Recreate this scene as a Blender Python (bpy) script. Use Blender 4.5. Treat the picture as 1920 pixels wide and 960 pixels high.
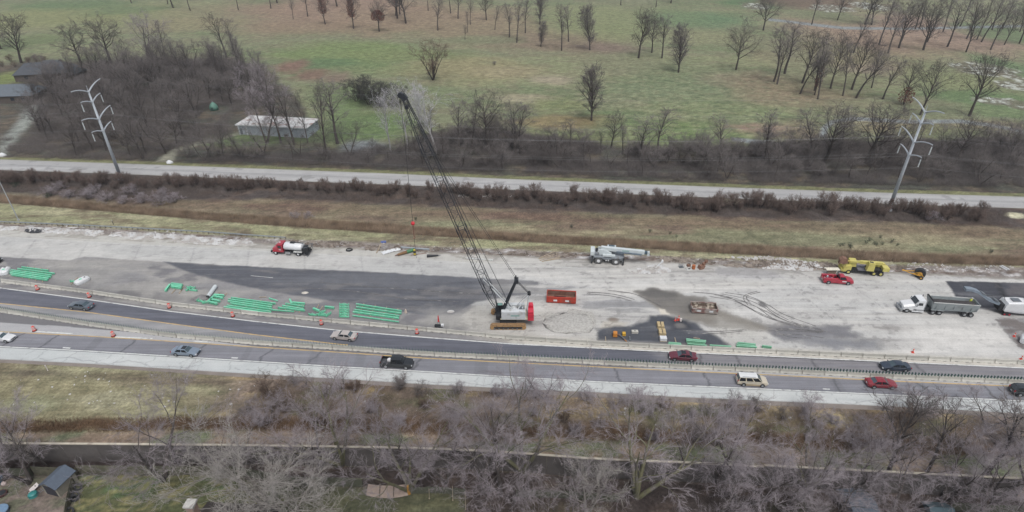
import bpy, math, random
import numpy as np
from mathutils import Vector, Matrix
R = math.radians
SC = bpy.context.scene
for o in list(bpy.data.objects): bpy.data.objects.remove(o)
# ---------------------------------------------------------------- camera
FPX, PITCH, CH = 1110.0, 31.66, 71.8           # focal length in photo pixels (1920 wide), tilt below the horizon, height
cd = bpy.data.cameras.new('camera'); cam = bpy.data.objects.new('camera', cd)
SC.collection.objects.link(cam); SC.camera = cam
cd.sensor_width = 36.0; cd.lens = 36.0*FPX/1920.0; cd.clip_start = 1.0; cd.clip_end = 20000
cam.location = (0, 0, CH); cam.rotation_euler = (R(90-PITCH), 0, 0)
# ---------------------------------------------------------------- sky and sun (overcast)
SUN_EL, SUN_ROT = 64.0, 165.0
w = bpy.data.worlds.new('World'); SC.world = w; w.use_nodes = True
nt = w.node_tree; nt.nodes.clear()
wo = nt.nodes.new('ShaderNodeOutputWorld'); bg = nt.nodes.new('ShaderNodeBackground')
sk = nt.nodes.new('ShaderNodeTexSky'); sk.sky_type = 'NISHITA'; sk.sun_disc = False
sk.sun_elevation = R(SUN_EL); sk.sun_rotation = R(SUN_ROT); sk.air_density = 1.0; sk.dust_density = 3.0
hs = nt.nodes.new('ShaderNodeHueSaturation'); hs.inputs['Saturation'].default_value = 0.34
nt.links.new(sk.outputs[0], hs.inputs['Color']); nt.links.new(hs.outputs[0], bg.inputs[0])
bg.inputs[1].default_value = 0.10; nt.links.new(bg.outputs[0], wo.inputs[0])
sl = bpy.data.lights.new('sun', 'SUN'); so = bpy.data.objects.new('sun', sl); SC.collection.objects.link(so)
sl.energy = 1.15; sl.angle = R(24); sl.color = (1.0, 0.97, 0.93)
# sky rotation: azimuth measured from +Y clockwise
az = R(SUN_ROT); sd = Vector((math.sin(az)*math.cos(R(SUN_EL)), math.cos(az)*math.cos(R(SUN_EL)), math.sin(R(SUN_EL))))
so.rotation_euler = sd.to_track_quat('Z', 'Y').to_euler()
SC.view_settings.view_transform = 'Standard'; SC.view_settings.look = 'None'
SC.view_settings.gamma = 1.0; SC.view_settings.exposure = 0.72
SC.cycles.max_bounces = 4; SC.cycles.diffuse_bounces = 2; SC.cycles.glossy_bounces = 2
SC.cycles.transmission_bounces = 2; SC.cycles.transparent_max_bounces = 4; SC.cycles.volume_bounces = 0
SC.cycles.use_adaptive_sampling = True; SC.cycles.adaptive_threshold = 0.02

# ---------------------------------------------------------------- photo pixel -> place on the ground
ct, st = math.cos(R(PITCH)), math.sin(R(PITCH))
def G(px, py, z=0.0):
    a, b = (px-960)/FPX, (480-py)/FPX
    dy, dz = ct + b*st, -st + b*ct
    t = (z-CH)/dz
    return Vector((a*t, dy*t, z))
def Gn(px, py):
    a, b = (np.asarray(px, float)-960)/FPX, (480-np.asarray(py, float))/FPX
    t = -CH/(-st + b*ct)
    return a*t, (ct + b*st)*t
def VP(px, py, Y):                     # the point seen at a pixel in the upright plane at distance Y
    a, b = (px-960)/FPX, (480-py)/FPX
    t = Y/(ct + b*st)
    return Vector((a*t, Y, CH + (-st + b*ct)*t))
def HT(bx, by, ty):                    # height of something standing at (bx,by) whose top is at row ty
    g = G(bx, by); return VP(bx, ty, g.y).z
def lin(c):
    c = c/255.0
    return c/12.92 if c <= 0.04045 else ((c+0.055)/1.055)**2.4
KALB = 1.3
def P(r, g, b, k=1.0): return tuple(min(0.95, lin(v)/KALB*k) for v in (r, g, b))
# ---------------------------------------------------------------- naming
def tag(o, label=None, cat=None, group=None, kind=None):
    if label: o['label'] = label
    if cat:
        o['category'] = cat
        if not kind: o['kind'] = 'thing'
    if group: o['group'] = group
    if kind: o['kind'] = kind
    return o
def link(o, parent=None):
    SC.collection.objects.link(o)
    if parent is not None: o.parent = parent
    return o
def thing(name, label, cat, loc=(0, 0, 0), rz=0.0, group=None, scale=1.0):
    o = bpy.data.objects.new(name, None); o.empty_display_size = 0.5
    link(o); o.location = loc; o.rotation_euler = (0, 0, rz); o.scale = (scale,)*3
    return tag(o, label, cat, group)
def kids(o): return [c for c in bpy.data.objects if c.parent == o]
KIDS = {}
def dup(root, loc, rz, label, scale=1.0, group=None, mats=None):
    if root.name not in KIDS:
        KIDS[root.name] = [(c, kids(c)) for c in kids(root)]
    r = root.copy(); link(r); r.location = loc; r.rotation_euler = (0, 0, rz)
    r.scale = scale if isinstance(scale, tuple) else (scale,)*3
    r['label'] = label
    if group: r['group'] = group
    for c, gs in KIDS[root.name]:
        d = c.copy(); link(d, r)
        if mats and c.name.split('.')[0] in mats:
            d.data = d.data.copy(); d.data.materials[0] = mats[c.name.split('.')[0]]
        for g in gs:
            e = g.copy(); link(e, d)
    return r
_O1 = 'first second third fourth fifth sixth seventh eighth ninth tenth eleventh twelfth thirteenth fourteenth fifteenth sixteenth seventeenth eighteenth nineteenth'.split()
_T = {2: 'twent', 3: 'thirt', 4: 'fort', 5: 'fift', 6: 'sixt', 7: 'sevent', 8: 'eight', 9: 'ninet'}
def ordw(n):
    if n < 20: return _O1[n-1]
    if n >= 100: return 'hundred-and-' + ordw(n-100) if n > 100 else 'hundredth'
    return _T[n//10] + 'ieth' if n % 10 == 0 else _T[n//10] + 'y-' + _O1[n % 10 - 1]
# ---------------------------------------------------------------- noise on arrays
def vnoise(x, y, seed=0):
    xi, yi = np.floor(x).astype(np.int64), np.floor(y).astype(np.int64)
    fx, fy = x-xi, y-yi; fx = fx*fx*(3-2*fx); fy = fy*fy*(3-2*fy)
    def h(a, b):
        n = (a*374761393 + b*668265263 + seed*1442695041) & 0x7fffffff
        n = ((n ^ (n >> 13))*1274126177) & 0x7fffffff
        return ((n ^ (n >> 16)) & 0xffff)/65535.0
    return (h(xi, yi)*(1-fx)+h(xi+1, yi)*fx)*(1-fy) + (h(xi, yi+1)*(1-fx)+h(xi+1, yi+1)*fx)*fy
def fbm(x, y, seed=0, oct=4):
    s, a, t = 0, 1.0, 0
    for i in range(oct):
        s = s + a*vnoise(x*2**i, y*2**i, seed+i*17); t += a; a *= 0.55
    return s/t
def sstep(a, b, x):
    t = np.clip((x-a)/(b-a), 0, 1); return t*t*(3-2*t)
# ---------------------------------------------------------------- materials
def mat(name, col, rough=0.8, var=0.15, scale=3.0, metal=0.0, bump=0.0, spec=0.5, coat=0.0, rnd=0.0, col2=None, c2t=0.55, c2s=1.0, emit=None):
    m = bpy.data.materials.new(name); m.use_nodes = True
    n, l = m.node_tree.nodes, m.node_tree.links
    b = n['Principled BSDF']; b.inputs['Roughness'].default_value = rough; b.inputs['Metallic'].default_value = metal
    b.inputs['Specular IOR Level'].default_value = spec
    if coat: b.inputs['Coat Weight'].default_value = coat; b.inputs['Coat Roughness'].default_value = 0.08
    tc = n.new('ShaderNodeTexCoord')
    nz = n.new('ShaderNodeTexNoise'); nz.inputs['Scale'].default_value = scale; nz.inputs['Detail'].default_value = 5
    l.new(tc.outputs['Object'], nz.inputs['Vector'])
    mr = n.new('ShaderNodeMapRange'); mr.inputs[1].default_value = 0.3; mr.inputs[2].default_value = 0.7
    mr.inputs[3].default_value = 1-var; mr.inputs[4].default_value = 1+var
    l.new(nz.outputs['Fac'], mr.inputs[0])
    vm = n.new('ShaderNodeVectorMath'); vm.operation = 'SCALE'
    src = None
    if col2:
        mx = n.new('ShaderNodeMix'); mx.data_type = 'RGBA'; mx.inputs[6].default_value = (*col, 1); mx.inputs[7].default_value = (*col2, 1)
        n2 = n.new('ShaderNodeTexNoise'); n2.inputs['Scale'].default_value = c2s; n2.inputs['Detail'].default_value = 6
        l.new(tc.outputs['Object'], n2.inputs['Vector'])
        cr = n.new('ShaderNodeMapRange'); cr.inputs[1].default_value = c2t-0.06; cr.inputs[2].default_value = c2t+0.06
        l.new(n2.outputs['Fac'], cr.inputs[0]); l.new(cr.outputs[0], mx.inputs[0]); l.new(mx.outputs[2], vm.inputs[0])
    else: vm.inputs[0].default_value = col
    l.new(mr.outputs[0], vm.inputs['Scale'])
    out = vm.outputs[0]
    if rnd:
        oi = n.new('ShaderNodeObjectInfo'); r2 = n.new('ShaderNodeMapRange')
        r2.inputs[3].default_value = 1-rnd; r2.inputs[4].default_value = 1+rnd; l.new(oi.outputs['Random'], r2.inputs[0])
        v2 = n.new('ShaderNodeVectorMath'); v2.operation = 'SCALE'; l.new(out, v2.inputs[0]); l.new(r2.outputs[0], v2.inputs['Scale']); out = v2.outputs[0]
    l.new(out, b.inputs['Base Color'])
    if bump:
        bp = n.new('ShaderNodeBump'); bp.inputs['Strength'].default_value = bump; bp.inputs['Distance'].default_value = 0.05
        l.new(nz.outputs['Fac'], bp.inputs['Height']); l.new(bp.outputs[0], b.inputs['Normal'])
    return m
def ground_mat(name, rough=0.95, grain=0.12, gscale=3.0, streak=0.0, bump=0.3, fine=0.1):
    """colour attribute 'Col' x world-space noise"""
    m = bpy.data.materials.new(name); m.use_nodes = True
    n, l = m.node_tree.nodes, m.node_tree.links
    b = n['Principled BSDF']; b.inputs['Roughness'].default_value = rough; b.inputs['Specular IOR Level'].default_value = 0.25
    at = n.new('ShaderNodeAttribute'); at.attribute_name = 'Col'
    ge = n.new('ShaderNodeNewGeometry')
    cur = at.outputs['Color']
    def mul(fac_out, lo, hi, a, bb):
        nonlocal cur
        mr = n.new('ShaderNodeMapRange'); mr.inputs[1].default_value = a; mr.inputs[2].default_value = bb
        mr.inputs[3].default_value = lo; mr.inputs[4].default_value = hi; l.new(fac_out, mr.inputs[0])
        v = n.new('ShaderNodeVectorMath'); v.operation = 'SCALE'; l.new(cur, v.inputs[0]); l.new(mr.outputs[0], v.inputs['Scale']); cur = v.outputs[0]
    n1 = n.new('ShaderNodeTexNoise'); n1.inputs['Scale'].default_value = gscale; n1.inputs['Detail'].default_value = 8; n1.inputs['Roughness'].default_value = 0.7
    l.new(ge.outputs['Position'], n1.inputs['Vector']); mul(n1.outputs['Fac'], 1-grain, 1+grain, 0.35, 0.65)
    n2 = n.new('ShaderNodeTexNoise'); n2.inputs['Scale'].default_value = 0.35; n2.inputs['Detail'].default_value = 6; n2.inputs['Roughness'].default_value = 0.65
    l.new(ge.outputs['Position'], n2.inputs['Vector']); mul(n2.outputs['Fac'], 1-fine, 1+fine, 0.35, 0.65)
    if streak:
        mp = n.new('ShaderNodeMapping'); mp.inputs['Scale'].default_value = (0.05, 1.4, 1); mp.inputs['Rotation'].default_value = (0, 0, R(5))
        l.new(ge.outputs['Position'], mp.inputs[0]); n3 = n.new('ShaderNodeTexNoise'); n3.inputs['Scale'].default_value = 1.5; n3.inputs['Detail'].default_value = 6
        l.new(mp.outputs[0], n3.inputs['Vector']); mul(n3.outputs['Fac'], 1-streak, 1+streak, 0.35, 0.65)
    l.new(cur, b.inputs['Base Color'])
    if bump:
        bp = n.new('ShaderNodeBump'); bp.inputs['Strength'].default_value = bump; bp.inputs['Distance'].default_value = 0.15
        l.new(n1.outputs['Fac'], bp.inputs['Height']); l.new(bp.outputs[0], b.inputs['Normal'])
    return m
# ---------------------------------------------------------------- meshes
def arr_mesh(name, V, F, col=None, smooth=False):
    """V (n,3), F list of (m,k) arrays"""
    me = bpy.data.meshes.new(name)
    if not isinstance(F, (list, tuple)): F = [F]
    F = [f for f in F if len(f)]
    nl = sum(f.size for f in F); nf = sum(len(f) for f in F)
    me.vertices.add(len(V)); me.vertices.foreach_set('co', np.ascontiguousarray(V, np.float32).ravel())
    me.loops.add(nl); me.loops.foreach_set('vertex_index', np.concatenate([f.ravel() for f in F]).astype(np.int32))
    me.polygons.add(nf)
    tot = np.concatenate([np.full(len(f), f.shape[1], np.int32) for f in F]); stt = np.concatenate([[0], np.cumsum(tot)[:-1]]).astype(np.int32)
    me.polygons.foreach_set('loop_start', stt)
    if smooth: me.polygons.foreach_set('use_smooth', np.ones(nf, bool))
    me.update(calc_edges=True); me.validate()
    if col is not None:
        ca = me.color_attributes.new('Col', 'FLOAT_COLOR', 'POINT')
        c4 = np.ones((len(V), 4), np.float32); c4[:, :3] = col; ca.data.foreach_set('color', c4.ravel())
    return me
def mobj(name, me, m, parent=None):
    me.materials.append(m); o = bpy.data.objects.new(name, me); return link(o, parent)
def tubes(P0, P1, R0, R1, k=3, off=0):
    P0, P1 = np.asarray(P0, float), np.asarray(P1, float); n = len(P0)
    d = P1-P0; d /= (np.linalg.norm(d, axis=1, keepdims=True)+1e-9)
    a = np.where(np.abs(d[:, 2:3]) < 0.9, np.array([[0, 0, 1.0]]), np.array([[1.0, 0, 0]]))
    u = np.cross(d, a); u /= (np.linalg.norm(u, axis=1, keepdims=True)+1e-9); v = np.cross(d, u)
    an = np.arange(k)*2*np.pi/k
    ring = u[:, None, :]*np.cos(an)[None, :, None] + v[:, None, :]*np.sin(an)[None, :, None]
    A = P0[:, None, :] + ring*np.asarray(R0)[:, None, None]; B = P1[:, None, :] + ring*np.asarray(R1)[:, None, None]
    V = np.concatenate([A, B], 1).reshape(-1, 3)
    base = (np.arange(n)*2*k)[:, None]+off; i = np.arange(k); j = (i+1) % k
    F = np.stack([base+i, base+j, base+k+j, base+k+i], -1).reshape(-1, 4)
    return V, F
def cones(P0, P1, R0, k=3, off=0):
    V, F = tubes(P0, P1, R0, np.zeros(len(P0)), k)
    V = V.reshape(len(P0), 2*k, 3)[:, :k+1]; n = len(P0)
    base = (np.arange(n)*(k+1))[:, None]+off; i = np.arange(k); j = (i+1) % k
    F = np.stack([base+i, base+j, base+k+0*i], -1).reshape(-1, 3)
    return V.reshape(-1, 3), F
class MB:
    def __init__(s): s.v = []; s.f = []
    def add(s, vs, fs):
        o = len(s.v); s.v += [tuple(p) for p in vs]; s.f += [tuple(i+o for i in f) for f in fs]; return s
    def box(s, c, d, rz=0.0, ry=0.0, top=(1, 1)):
        m = Matrix.Translation(c) @ Matrix.Rotation(rz, 4, 'Z') @ Matrix.Rotation(ry, 4, 'Y')
        x, y, z = (q/2 for q in d); tx, ty = top
        vs = [(-x, -y, -z), (x, -y, -z), (x, y, -z), (-x, y, -z), (-x*tx, -y*ty, z), (x*tx, -y*ty, z), (x*tx, y*ty, z), (-x*tx, y*ty, z)]
        return s.add([m @ Vector(p) for p in vs], [(0, 3, 2, 1), (4, 5, 6, 7), (0, 1, 5, 4), (1, 2, 6, 5), (2, 3, 7, 6), (3, 0, 4, 7)])
    def b2(s, x0, x1, y0, y1, z0, z1): return s.box(((x0+x1)/2, (y0+y1)/2, (z0+z1)/2), (abs(x1-x0), abs(y1-y0), abs(z1-z0)))
    def cyl(s, p0, p1, r0, r1=None, n=12, caps=True):
        r1 = r0 if r1 is None else r1
        V, F = tubes([tuple(p0)], [tuple(p1)], [r0], [r1], n)
        fs = [tuple(f) for f in F.tolist()]
        if caps: fs += [tuple(range(n))[::-1], tuple(range(n, 2*n))]
        return s.add(V.tolist(), fs)
    def path(s, pts, r, n=6):
        for a, b in zip(pts[:-1], pts[1:]): s.cyl(a, b, r, r, n)
        return s
    def prism(s, pts, y0, y1):          # outline in x,z pushed along y
        n = len(pts); vs = [(x, y0, z) for x, z in pts] + [(x, y1, z) for x, z in pts]
        fs = [tuple(range(n)), tuple(range(2*n-1, n-1, -1))] + [(i, i+n, (i+1) % n+n, (i+1) % n) for i in range(n)]
        return s.add(vs, fs)
    def loft(s, secs, closed=True):
        n = len(secs[0]); vs = [p for q in secs for p in q]; fs = []
        for i in range(len(secs)-1):
            for j in range(n if closed else n-1):
                k = (j+1) % n; fs.append((i*n+j, i*n+k, (i+1)*n+k, (i+1)*n+j))
        fs += [tuple(range(n))[::-1], tuple(range((len(secs)-1)*n, len(secs)*n))]
        return s.add(vs, fs)
    def poly(s, pts): return s.add(pts, [tuple(range(len(pts)))])
    def obj(s, name, m, parent=None, label=None, smooth=False):
        me = bpy.data.meshes.new(name); me.from_pydata(s.v, [], s.f); me.update()
        if smooth: me.polygons.foreach_set('use_smooth', [True]*len(s.f))
        else:
            try: me.shade_flat()
            except Exception: pass
        o = mobj(name, me, m, parent)
        if label: o['label'] = label
        return o
# ================================================================ lines of the place (photo pixels turned into ground points)
def line(pts):
    x, y = Gn([p[0] for p in pts], [p[1] for p in pts]); return (x, y)
def ext(l, X):      # y of a line at world X, extended straight beyond its ends
    x, y = l; r = np.interp(X, x, y)
    sl_ = (y[-1]-y[-3])/(x[-1]-x[-3]); sr = (y[2]-y[0])/(x[2]-x[0])
    r = np.where(X > x[-1], y[-1]+(X-x[-1])*sl_, r); return np.where(X < x[0], y[0]+(X-x[0])*sr, r)
L = {k: line(v) for k, v in dict(
 frontTop=[(0,299),(240,307),(480,316),(720,325),(960,336),(1200,345),(1440,354),(1680,362),(1920,369)],
 frontBot=[(0,319),(240,327),(480,337),(720,346),(960,356),(1200,365),(1440,375),(1680,383),(1920,391)],
 hedgeBot=[(0,362),(240,380),(480,374),(720,384),(960,395),(1200,402),(1440,412),(1680,418),(1920,430)],
 reedTop=[(0,366),(240,388),(480,405),(720,420),(960,437),(1200,450),(1440,462),(1680,474),(1920,484)],
 reedBot=[(0,380),(240,400),(480,421),(720,437),(960,452),(1200,466),(1440,480),(1680,492),(1850,497),(1920,499)],
 grassBot=[(0,418),(240,430),(480,446),(720,456),(960,468),(1200,478),(1440,492),(1680,498),(1920,502)],
 pavTop=[(0,429),(120,435),(240,442),(360,449),(480,455),(600,461),(720,468),(840,474),(960,479),(1100,486),(1200,488),(1300,493),(1440,502),(1560,506),(1680,510),(1920,522)],
 bar1=[(0,530),(160,550),(320,574),(480,592),(640,607),(800,622),(960,637),(1120,648),(1280,656),(1440,663),(1680,674),(1920,684)],
 wh1=[(0,540),(160,561),(320,584),(480,603),(640,620),(800,633),(960,645),(1120,653),(1280,661),(1440,668),(1680,679),(1920,690)],
 yel1=[(0,569),(160,585),(320,607),(480,628),(640,646),(800,659),(960,667),(1120,675),(1280,683),(1440,690),(1680,701),(1920,711)],
 bar2=[(0,586),(160,611),(320,633),(480,647),(640,657),(800,668),(960,676),(1120,684),(1280,692),(1440,699),(1680,711),(1920,721)],
 yel2=[(0,622),(160,630),(320,640),(480,651),(640,661),(800,672),(960,680),(1120,688),(1280,696),(1440,703),(1680,715),(1920,725)],
 wh2=[(0,650),(160,658),(320,668),(480,678),(640,688),(800,697),(960,707),(1120,716),(1280,723),(1440,730),(1680,741),(1920,752)],
 shBot=[(0,674),(160,682),(320,692),(480,702),(640,711),(800,721),(960,729),(1120,736),(1280,745),(1440,752),(1600,759),(1760,767),(1920,776)],
 grBot=[(0,680),(160,688),(320,698),(480,709),(640,718),(800,728),(960,737),(1120,745),(1280,754),(1440,760),(1600,767),(1760,775),(1920,784)],
 wall=[(0,866),(200,867),(420,869),(570,871),(795,875),(930,881),(1120,896),(1280,902),(1440,911),(1760,928),(1880,934)],
 reed2T=[(0,790),(420,783),(700,785),(1000,800),(1440,815),(1920,835)], reed2B=[(0,812),(420,806),(700,812),(1000,820),(1440,838),(1920,858)],
 topland=[(0,120),(300,105),(520,120),(760,150),(1000,190),(1400,200),(1920,210)],
).items()}
def pmask(X, Y, pts, soft=0.6, rag=0.8, seed=3):
    px, py = Gn([p[0] for p in pts], [p[1] for p in pts])
    Xw = X + (fbm(X*0.5, Y*0.5, seed)-0.5)*2*rag; Yw = Y + (fbm(X*0.5+40, Y*0.5, seed+5)-0.5)*2*rag
    n = len(px); ins = np.zeros(X.shape, bool); dmin = np.full(X.shape, 1e9)
    for i in range(n):
        x0, y0, x1, y1 = px[i], py[i], px[(i+1) % n], py[(i+1) % n]
        c = ((y0 > Yw) != (y1 > Yw)) & (Xw < (x1-x0)*(Yw-y0)/(y1-y0+1e-12)+x0); ins ^= c
        dx, dy = x1-x0, y1-y0; t = np.clip(((Xw-x0)*dx+(Yw-y0)*dy)/(dx*dx+dy*dy), 0, 1)
        dmin = np.minimum(dmin, np.hypot(Xw-x0-t*dx, Yw-y0-t*dy))
    sd_ = np.where(ins, dmin, -dmin)
    return sstep(-soft, soft, sd_)
def emask(X, Y, cx, cy, rx, ry, seed=1, soft=0.35, rag=0.35):
    c = G(cx, cy); a = abs(G(cx+rx, cy).x-c.x); b = abs(G(cx, cy-ry).y-G(cx, cy+ry).y)/2
    d = np.hypot((X-c.x)/a, (Y-c.y)/b) + (fbm(X/a*2.2, Y/b*2.2, seed)-0.5)*2*rag
    return 1-sstep(1-soft, 1+soft, d)
def mixc(C, m, col): 
    m = m[..., None] if m.ndim == C.ndim-1 else m
    C[...] = C*(1-m) + np.array(col)*m
# ================================================================ ground sheet
def paint_ground(X, Y):
    C = np.empty(X.shape+(3,)); C[...] = P(128, 128, 100)
    Yf = ext(L['frontTop'], X)
    f1 = fbm(X*0.03, Y*0.06, 2, 5); f2 = fbm(X*0.012+9, Y*0.05, 8, 4); f3 = fbm(X*0.12, Y*0.25, 21, 4); f4 = fbm(X*0.5, Y*0.8, 31, 3)
    # park
    mixc(C, sstep(0.42, 0.62, f1), P(118, 124, 92)); mixc(C, sstep(0.5, 0.7, f2)*0.7, P(140, 138, 104)); mixc(C, sstep(0.5, 0.62, f3)*0.55, P(130, 119, 98))
    E = [  # cx, cy, rx, ry, colour, strength
     (640,20,210,32,(146,120,108),.9),(800,35,170,26,(144,122,106),.8),(560,52,110,14,(142,120,104),.6),(910,60,120,22,(140,122,104),.75),(1050,78,130,22,(134,114,102),.8),
     (1150,88,60,10,(128,108,104),.6),(120,30,170,22,(135,134,92),.8),(360,25,60,20,(138,128,100),.5),(140,8,110,10,(96,118,82),.7),(230,20,70,9,(98,116,82),.6),(350,45,90,14,(142,130,104),.6),
     (60,75,60,12,(104,116,78),.7),(640,95,120,18,(118,132,82),.8),(640,118,90,10,(92,116,78),.8),(760,105,110,13,(122,130,84),.7),(720,130,90,12,(116,128,84),.6),(900,75,90,8,(118,124,94),.6),
     (880,130,110,22,(146,134,104),.7),(960,135,70,12,(152,138,114),.6),(1040,150,40,8,(158,144,128),.8),(985,185,50,8,(158,146,126),.8),(1050,195,60,12,(128,130,88),.7),
     (1130,40,110,30,(132,134,96),.8),(1310,35,90,14,(96,122,88),.8),(1420,5,60,10,(86,116,78),.8),(1260,30,60,20,(118,128,92),.5),(1320,70,90,14,(136,132,100),.8),
     (1170,120,90,20,(126,122,98),.6),(1300,140,90,26,(118,126,94),.6),(1260,165,130,22,(118,128,96),.7),(1350,205,130,22,(120,130,92),.7),(1400,150,80,14,(138,124,108),.7),
     (1450,165,70,30,(134,118,100),.7),(1150,220,60,14,(104,122,84),.7),(1060,228,90,14,(140,118,88),.7),(1060,262,110,16,(118,122,82),.75),(1240,248,70,22,(112,128,78),.8),(1330,250,80,18,(112,128,80),.7),
     (1640,60,150,38,(148,124,112),.9),(1790,60,130,36,(150,126,116),.9),(1560,110,130,36,(136,122,100),.6),(1480,100,40,30,(124,122,98),.5),(1590,140,90,18,(124,124,94),.6),(1500,180,110,16,(140,122,104),.7),
     (1640,130,60,10,(150,130,120),.6),(1870,60,60,22,(100,120,84),.8),(1900,130,40,30,(96,122,82),.7),(1790,150,90,22,(128,130,92),.8),(1850,185,90,16,(100,122,80),.8),
     (1880,210,60,16,(106,124,84),.7),(1700,235,110,14,(140,120,100),.7),(1850,235,90,10,(140,126,106),.7),(1480,245,60,18,(138,118,104),.7),(1760,245,80,14,(118,124,84),.6),(1420,240,60,8,(150,122,112),.8),
     (1560,30,60,14,(112,118,88),.7),(1520,5,110,12,(110,84,80),.7),
     (690,235,70,22,(104,122,78),.9),(650,200,40,26,(108,126,82),.8),(720,225,60,16,(110,124,82),.7),(440,262,60,14,(102,114,78),.9),(480,255,90,10,(100,112,76),.8),(560,262,60,8,(96,104,76),.6),
     (620,180,40,22,(108,122,82),.7),(600,165,40,10,(118,124,88),.6),(530,270,40,8,(98,112,76),.6),(20,140,34,14,(128,134,76),.9),(20,165,40,12,(96,122,72),.8),
     (545,125,32,12,(128,100,92),.9),(585,140,30,10,(124,96,88),.8),(630,145,26,10,(126,104,98),.7),(675,275,34,14,(120,120,126),.85),(700,280,40,12,(116,116,122),.6)]
    for i, (cx, cy, rx, ry, c, s) in enumerate(E):
        if c[0] > c[1]+11: c, s = (c[0]+1, c[1]-1, c[2]-4), min(1, s*1.1)
        mixc(C, emask(X, Y, cx, cy, rx, ry, i*7, 0.5, 0.45)*s, P(*c))
    mot = sstep(0.5, 0.68, fbm(X*0.35, Y*0.6, 44, 4))*emask(X, Y, 1320, 180, 260, 90, 5); mixc(C, mot*0.45, P(148, 142, 112))
    mot = sstep(0.55, 0.7, fbm(X*0.45, Y*0.8, 48, 4))*emask(X, Y, 1320, 190, 260, 80, 6); mixc(C, mot*0.5, P(82, 92, 70))
    # bunkers: rust weeds with white sand
    for cx, cy, rx, ry in [(1845,130,52,14),(1905,195,30,12),(1860,190,32,8),(1900,160,30,10),(1560,16,40,7),(1630,12,30,8),(1415,12,26,6),(1900,145,16,20)]:
        e = emask(X, Y, cx, cy, rx, ry, cx, 0.15, 0.3); mixc(C, e*.8, P(112, 102, 90))
        mixc(C, e*sstep(0.54, 0.60, fbm(X*0.5, Y*0.4, cx+3, 4)), P(184, 182, 178))
    for path in ([(1440,34),(1500,41),(1500,45),(1440,39)],[(1500,41),(1580,50),(1700,52),(1700,56),(1580,55),(1500,46)],[(1700,52),(1900,47),(1920,47),(1920,51),(1700,56)],[(1536,258),(1540,240),(1556,226),(1600,219),(1700,225),(1700,231),(1600,226),(1565,231),(1552,242),(1550,258)],[(1700,225),(1800,224),(1860,232),(1920,244),(1920,250),(1860,238),(1800,231),(1700,231)],[(1372,258),(1420,262),(1500,271),(1500,279),(1420,271),(1372,264)]):
        mixc(C, pmask(X, Y, path, .5, .2), P(136, 138, 144))
    # woods floor north of the frontage road
    dN = Y - Yf
    wood_top = np.interp(X, *line([(0,118),(240,112),(420,105),(492,120),(548,170),(600,262),(640,282),(760,268),(825,240),(930,238),(1000,256),(1100,270),(1230,280),(1400,276),(1560,262),(1700,262),(1920,262)]))
    wd = sstep(3.5, -3.5, Y - wood_top + (fbm(X*0.1, Y*0.1, 60)-0.5)*14)
    leaf = np.empty_like(C); leaf[...] = P(88, 80, 74); mixc(leaf, sstep(0.45, 0.65, fbm(X*0.25, Y*0.25, 61)), P(102, 88, 78)); mixc(leaf, sstep(0.5, 0.7, fbm(X*0.1, Y*0.2, 63)), P(84, 82, 76))
    C[...] = C*(1-wd[..., None]) + leaf*wd[..., None]
    for i, (cx, cy, rx, ry, c, s) in enumerate([(460,262,70,14,(100,112,76),.9),(520,255,90,12,(98,108,76),.8),(690,240,70,25,(104,120,78),.9),(600,250,60,20,(100,112,78),.6),(20,145,38,16,(124,132,76),.9),(20,170,40,10,(92,120,70),.8),(680,278,40,14,(122,122,130),.8)]):
        mixc(C, emask(X, Y, cx, cy, rx, ry, 90+i, 0.4, 0.4)*s, P(*c))
    m = pmask(X, Y, [(0,275),(0,262),(28,235),(45,205),(75,190),(75,215),(40,250),(10,290),(0,300)], 1.5, 1.0); mixc(C, m, P(142, 142, 140))
    m = pmask(X, Y, [(286,307),(318,282),(360,268),(450,248),(452,252),(372,272),(335,284),(325,308)], 1.0, 0.8); mixc(C, m*0.85, P(142, 136, 124))
    b = ((dN > -1) & (dN < 60))
    mixc(C, b*sstep(2.6, 1.9, dN-(fbm(X*0.2, Y*0, 71)-.5)*1.4), P(122, 124, 86))
    mixc(C, b*sstep(0.4, 0.0, np.abs(dN-2.9-(fbm(X*0.15, Y*0, 72)-.5)*1.2))*0.7, P(56, 50, 46))
    # south of the frontage road
    S = (Y < ext(L['frontBot'], X)+1.5)
    hb, rt, rb, gb, gr = (ext(L[k], X) for k in ('hedgeBot', 'reedTop', 'reedBot', 'grassBot', 'grBot'))
    C2 = np.empty_like(C); C2[...] = P(88, 80, 75); mixc(C2, sstep(0.45, 0.65, fbm(X*0.2, Y*0.4, 75)), P(98, 84, 74))
    nb = (fbm(X*0.15, Y*0.15, 77)-0.5)*3
    slope = np.empty_like(C); slope[...] = P(134, 124, 98); mixc(slope, sstep(0.4, 0.65, fbm(X*0.07, Y*0.3, 79, 5)), P(148, 140, 108)); mixc(slope, sstep(0.5, 0.66, fbm(X*0.05+7, Y*0.2, 81, 5)), P(122, 106, 88)); mixc(slope, sstep(0.5, 0.7, fbm(X*0.03+3, Y*0.25, 82, 4))*0.8, P(128, 130, 98))
    m = sstep(1.5, -1.5, Y-hb+nb)[..., None]; C2 = C2*(1-m)+slope*m
    mixc(C2, sstep(4.5, 0.5, np.abs(Y-hb+nb+3.0))*0.55, P(108, 84, 72))
    mixc(C2, (sstep(0.8, -0.8, Y-rt+nb*0.4)), P(120, 106, 88)); mixc(C2, sstep(1.6, 0, np.abs(Y-rb-1.3))*0.7, P(80, 70, 60))
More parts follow.
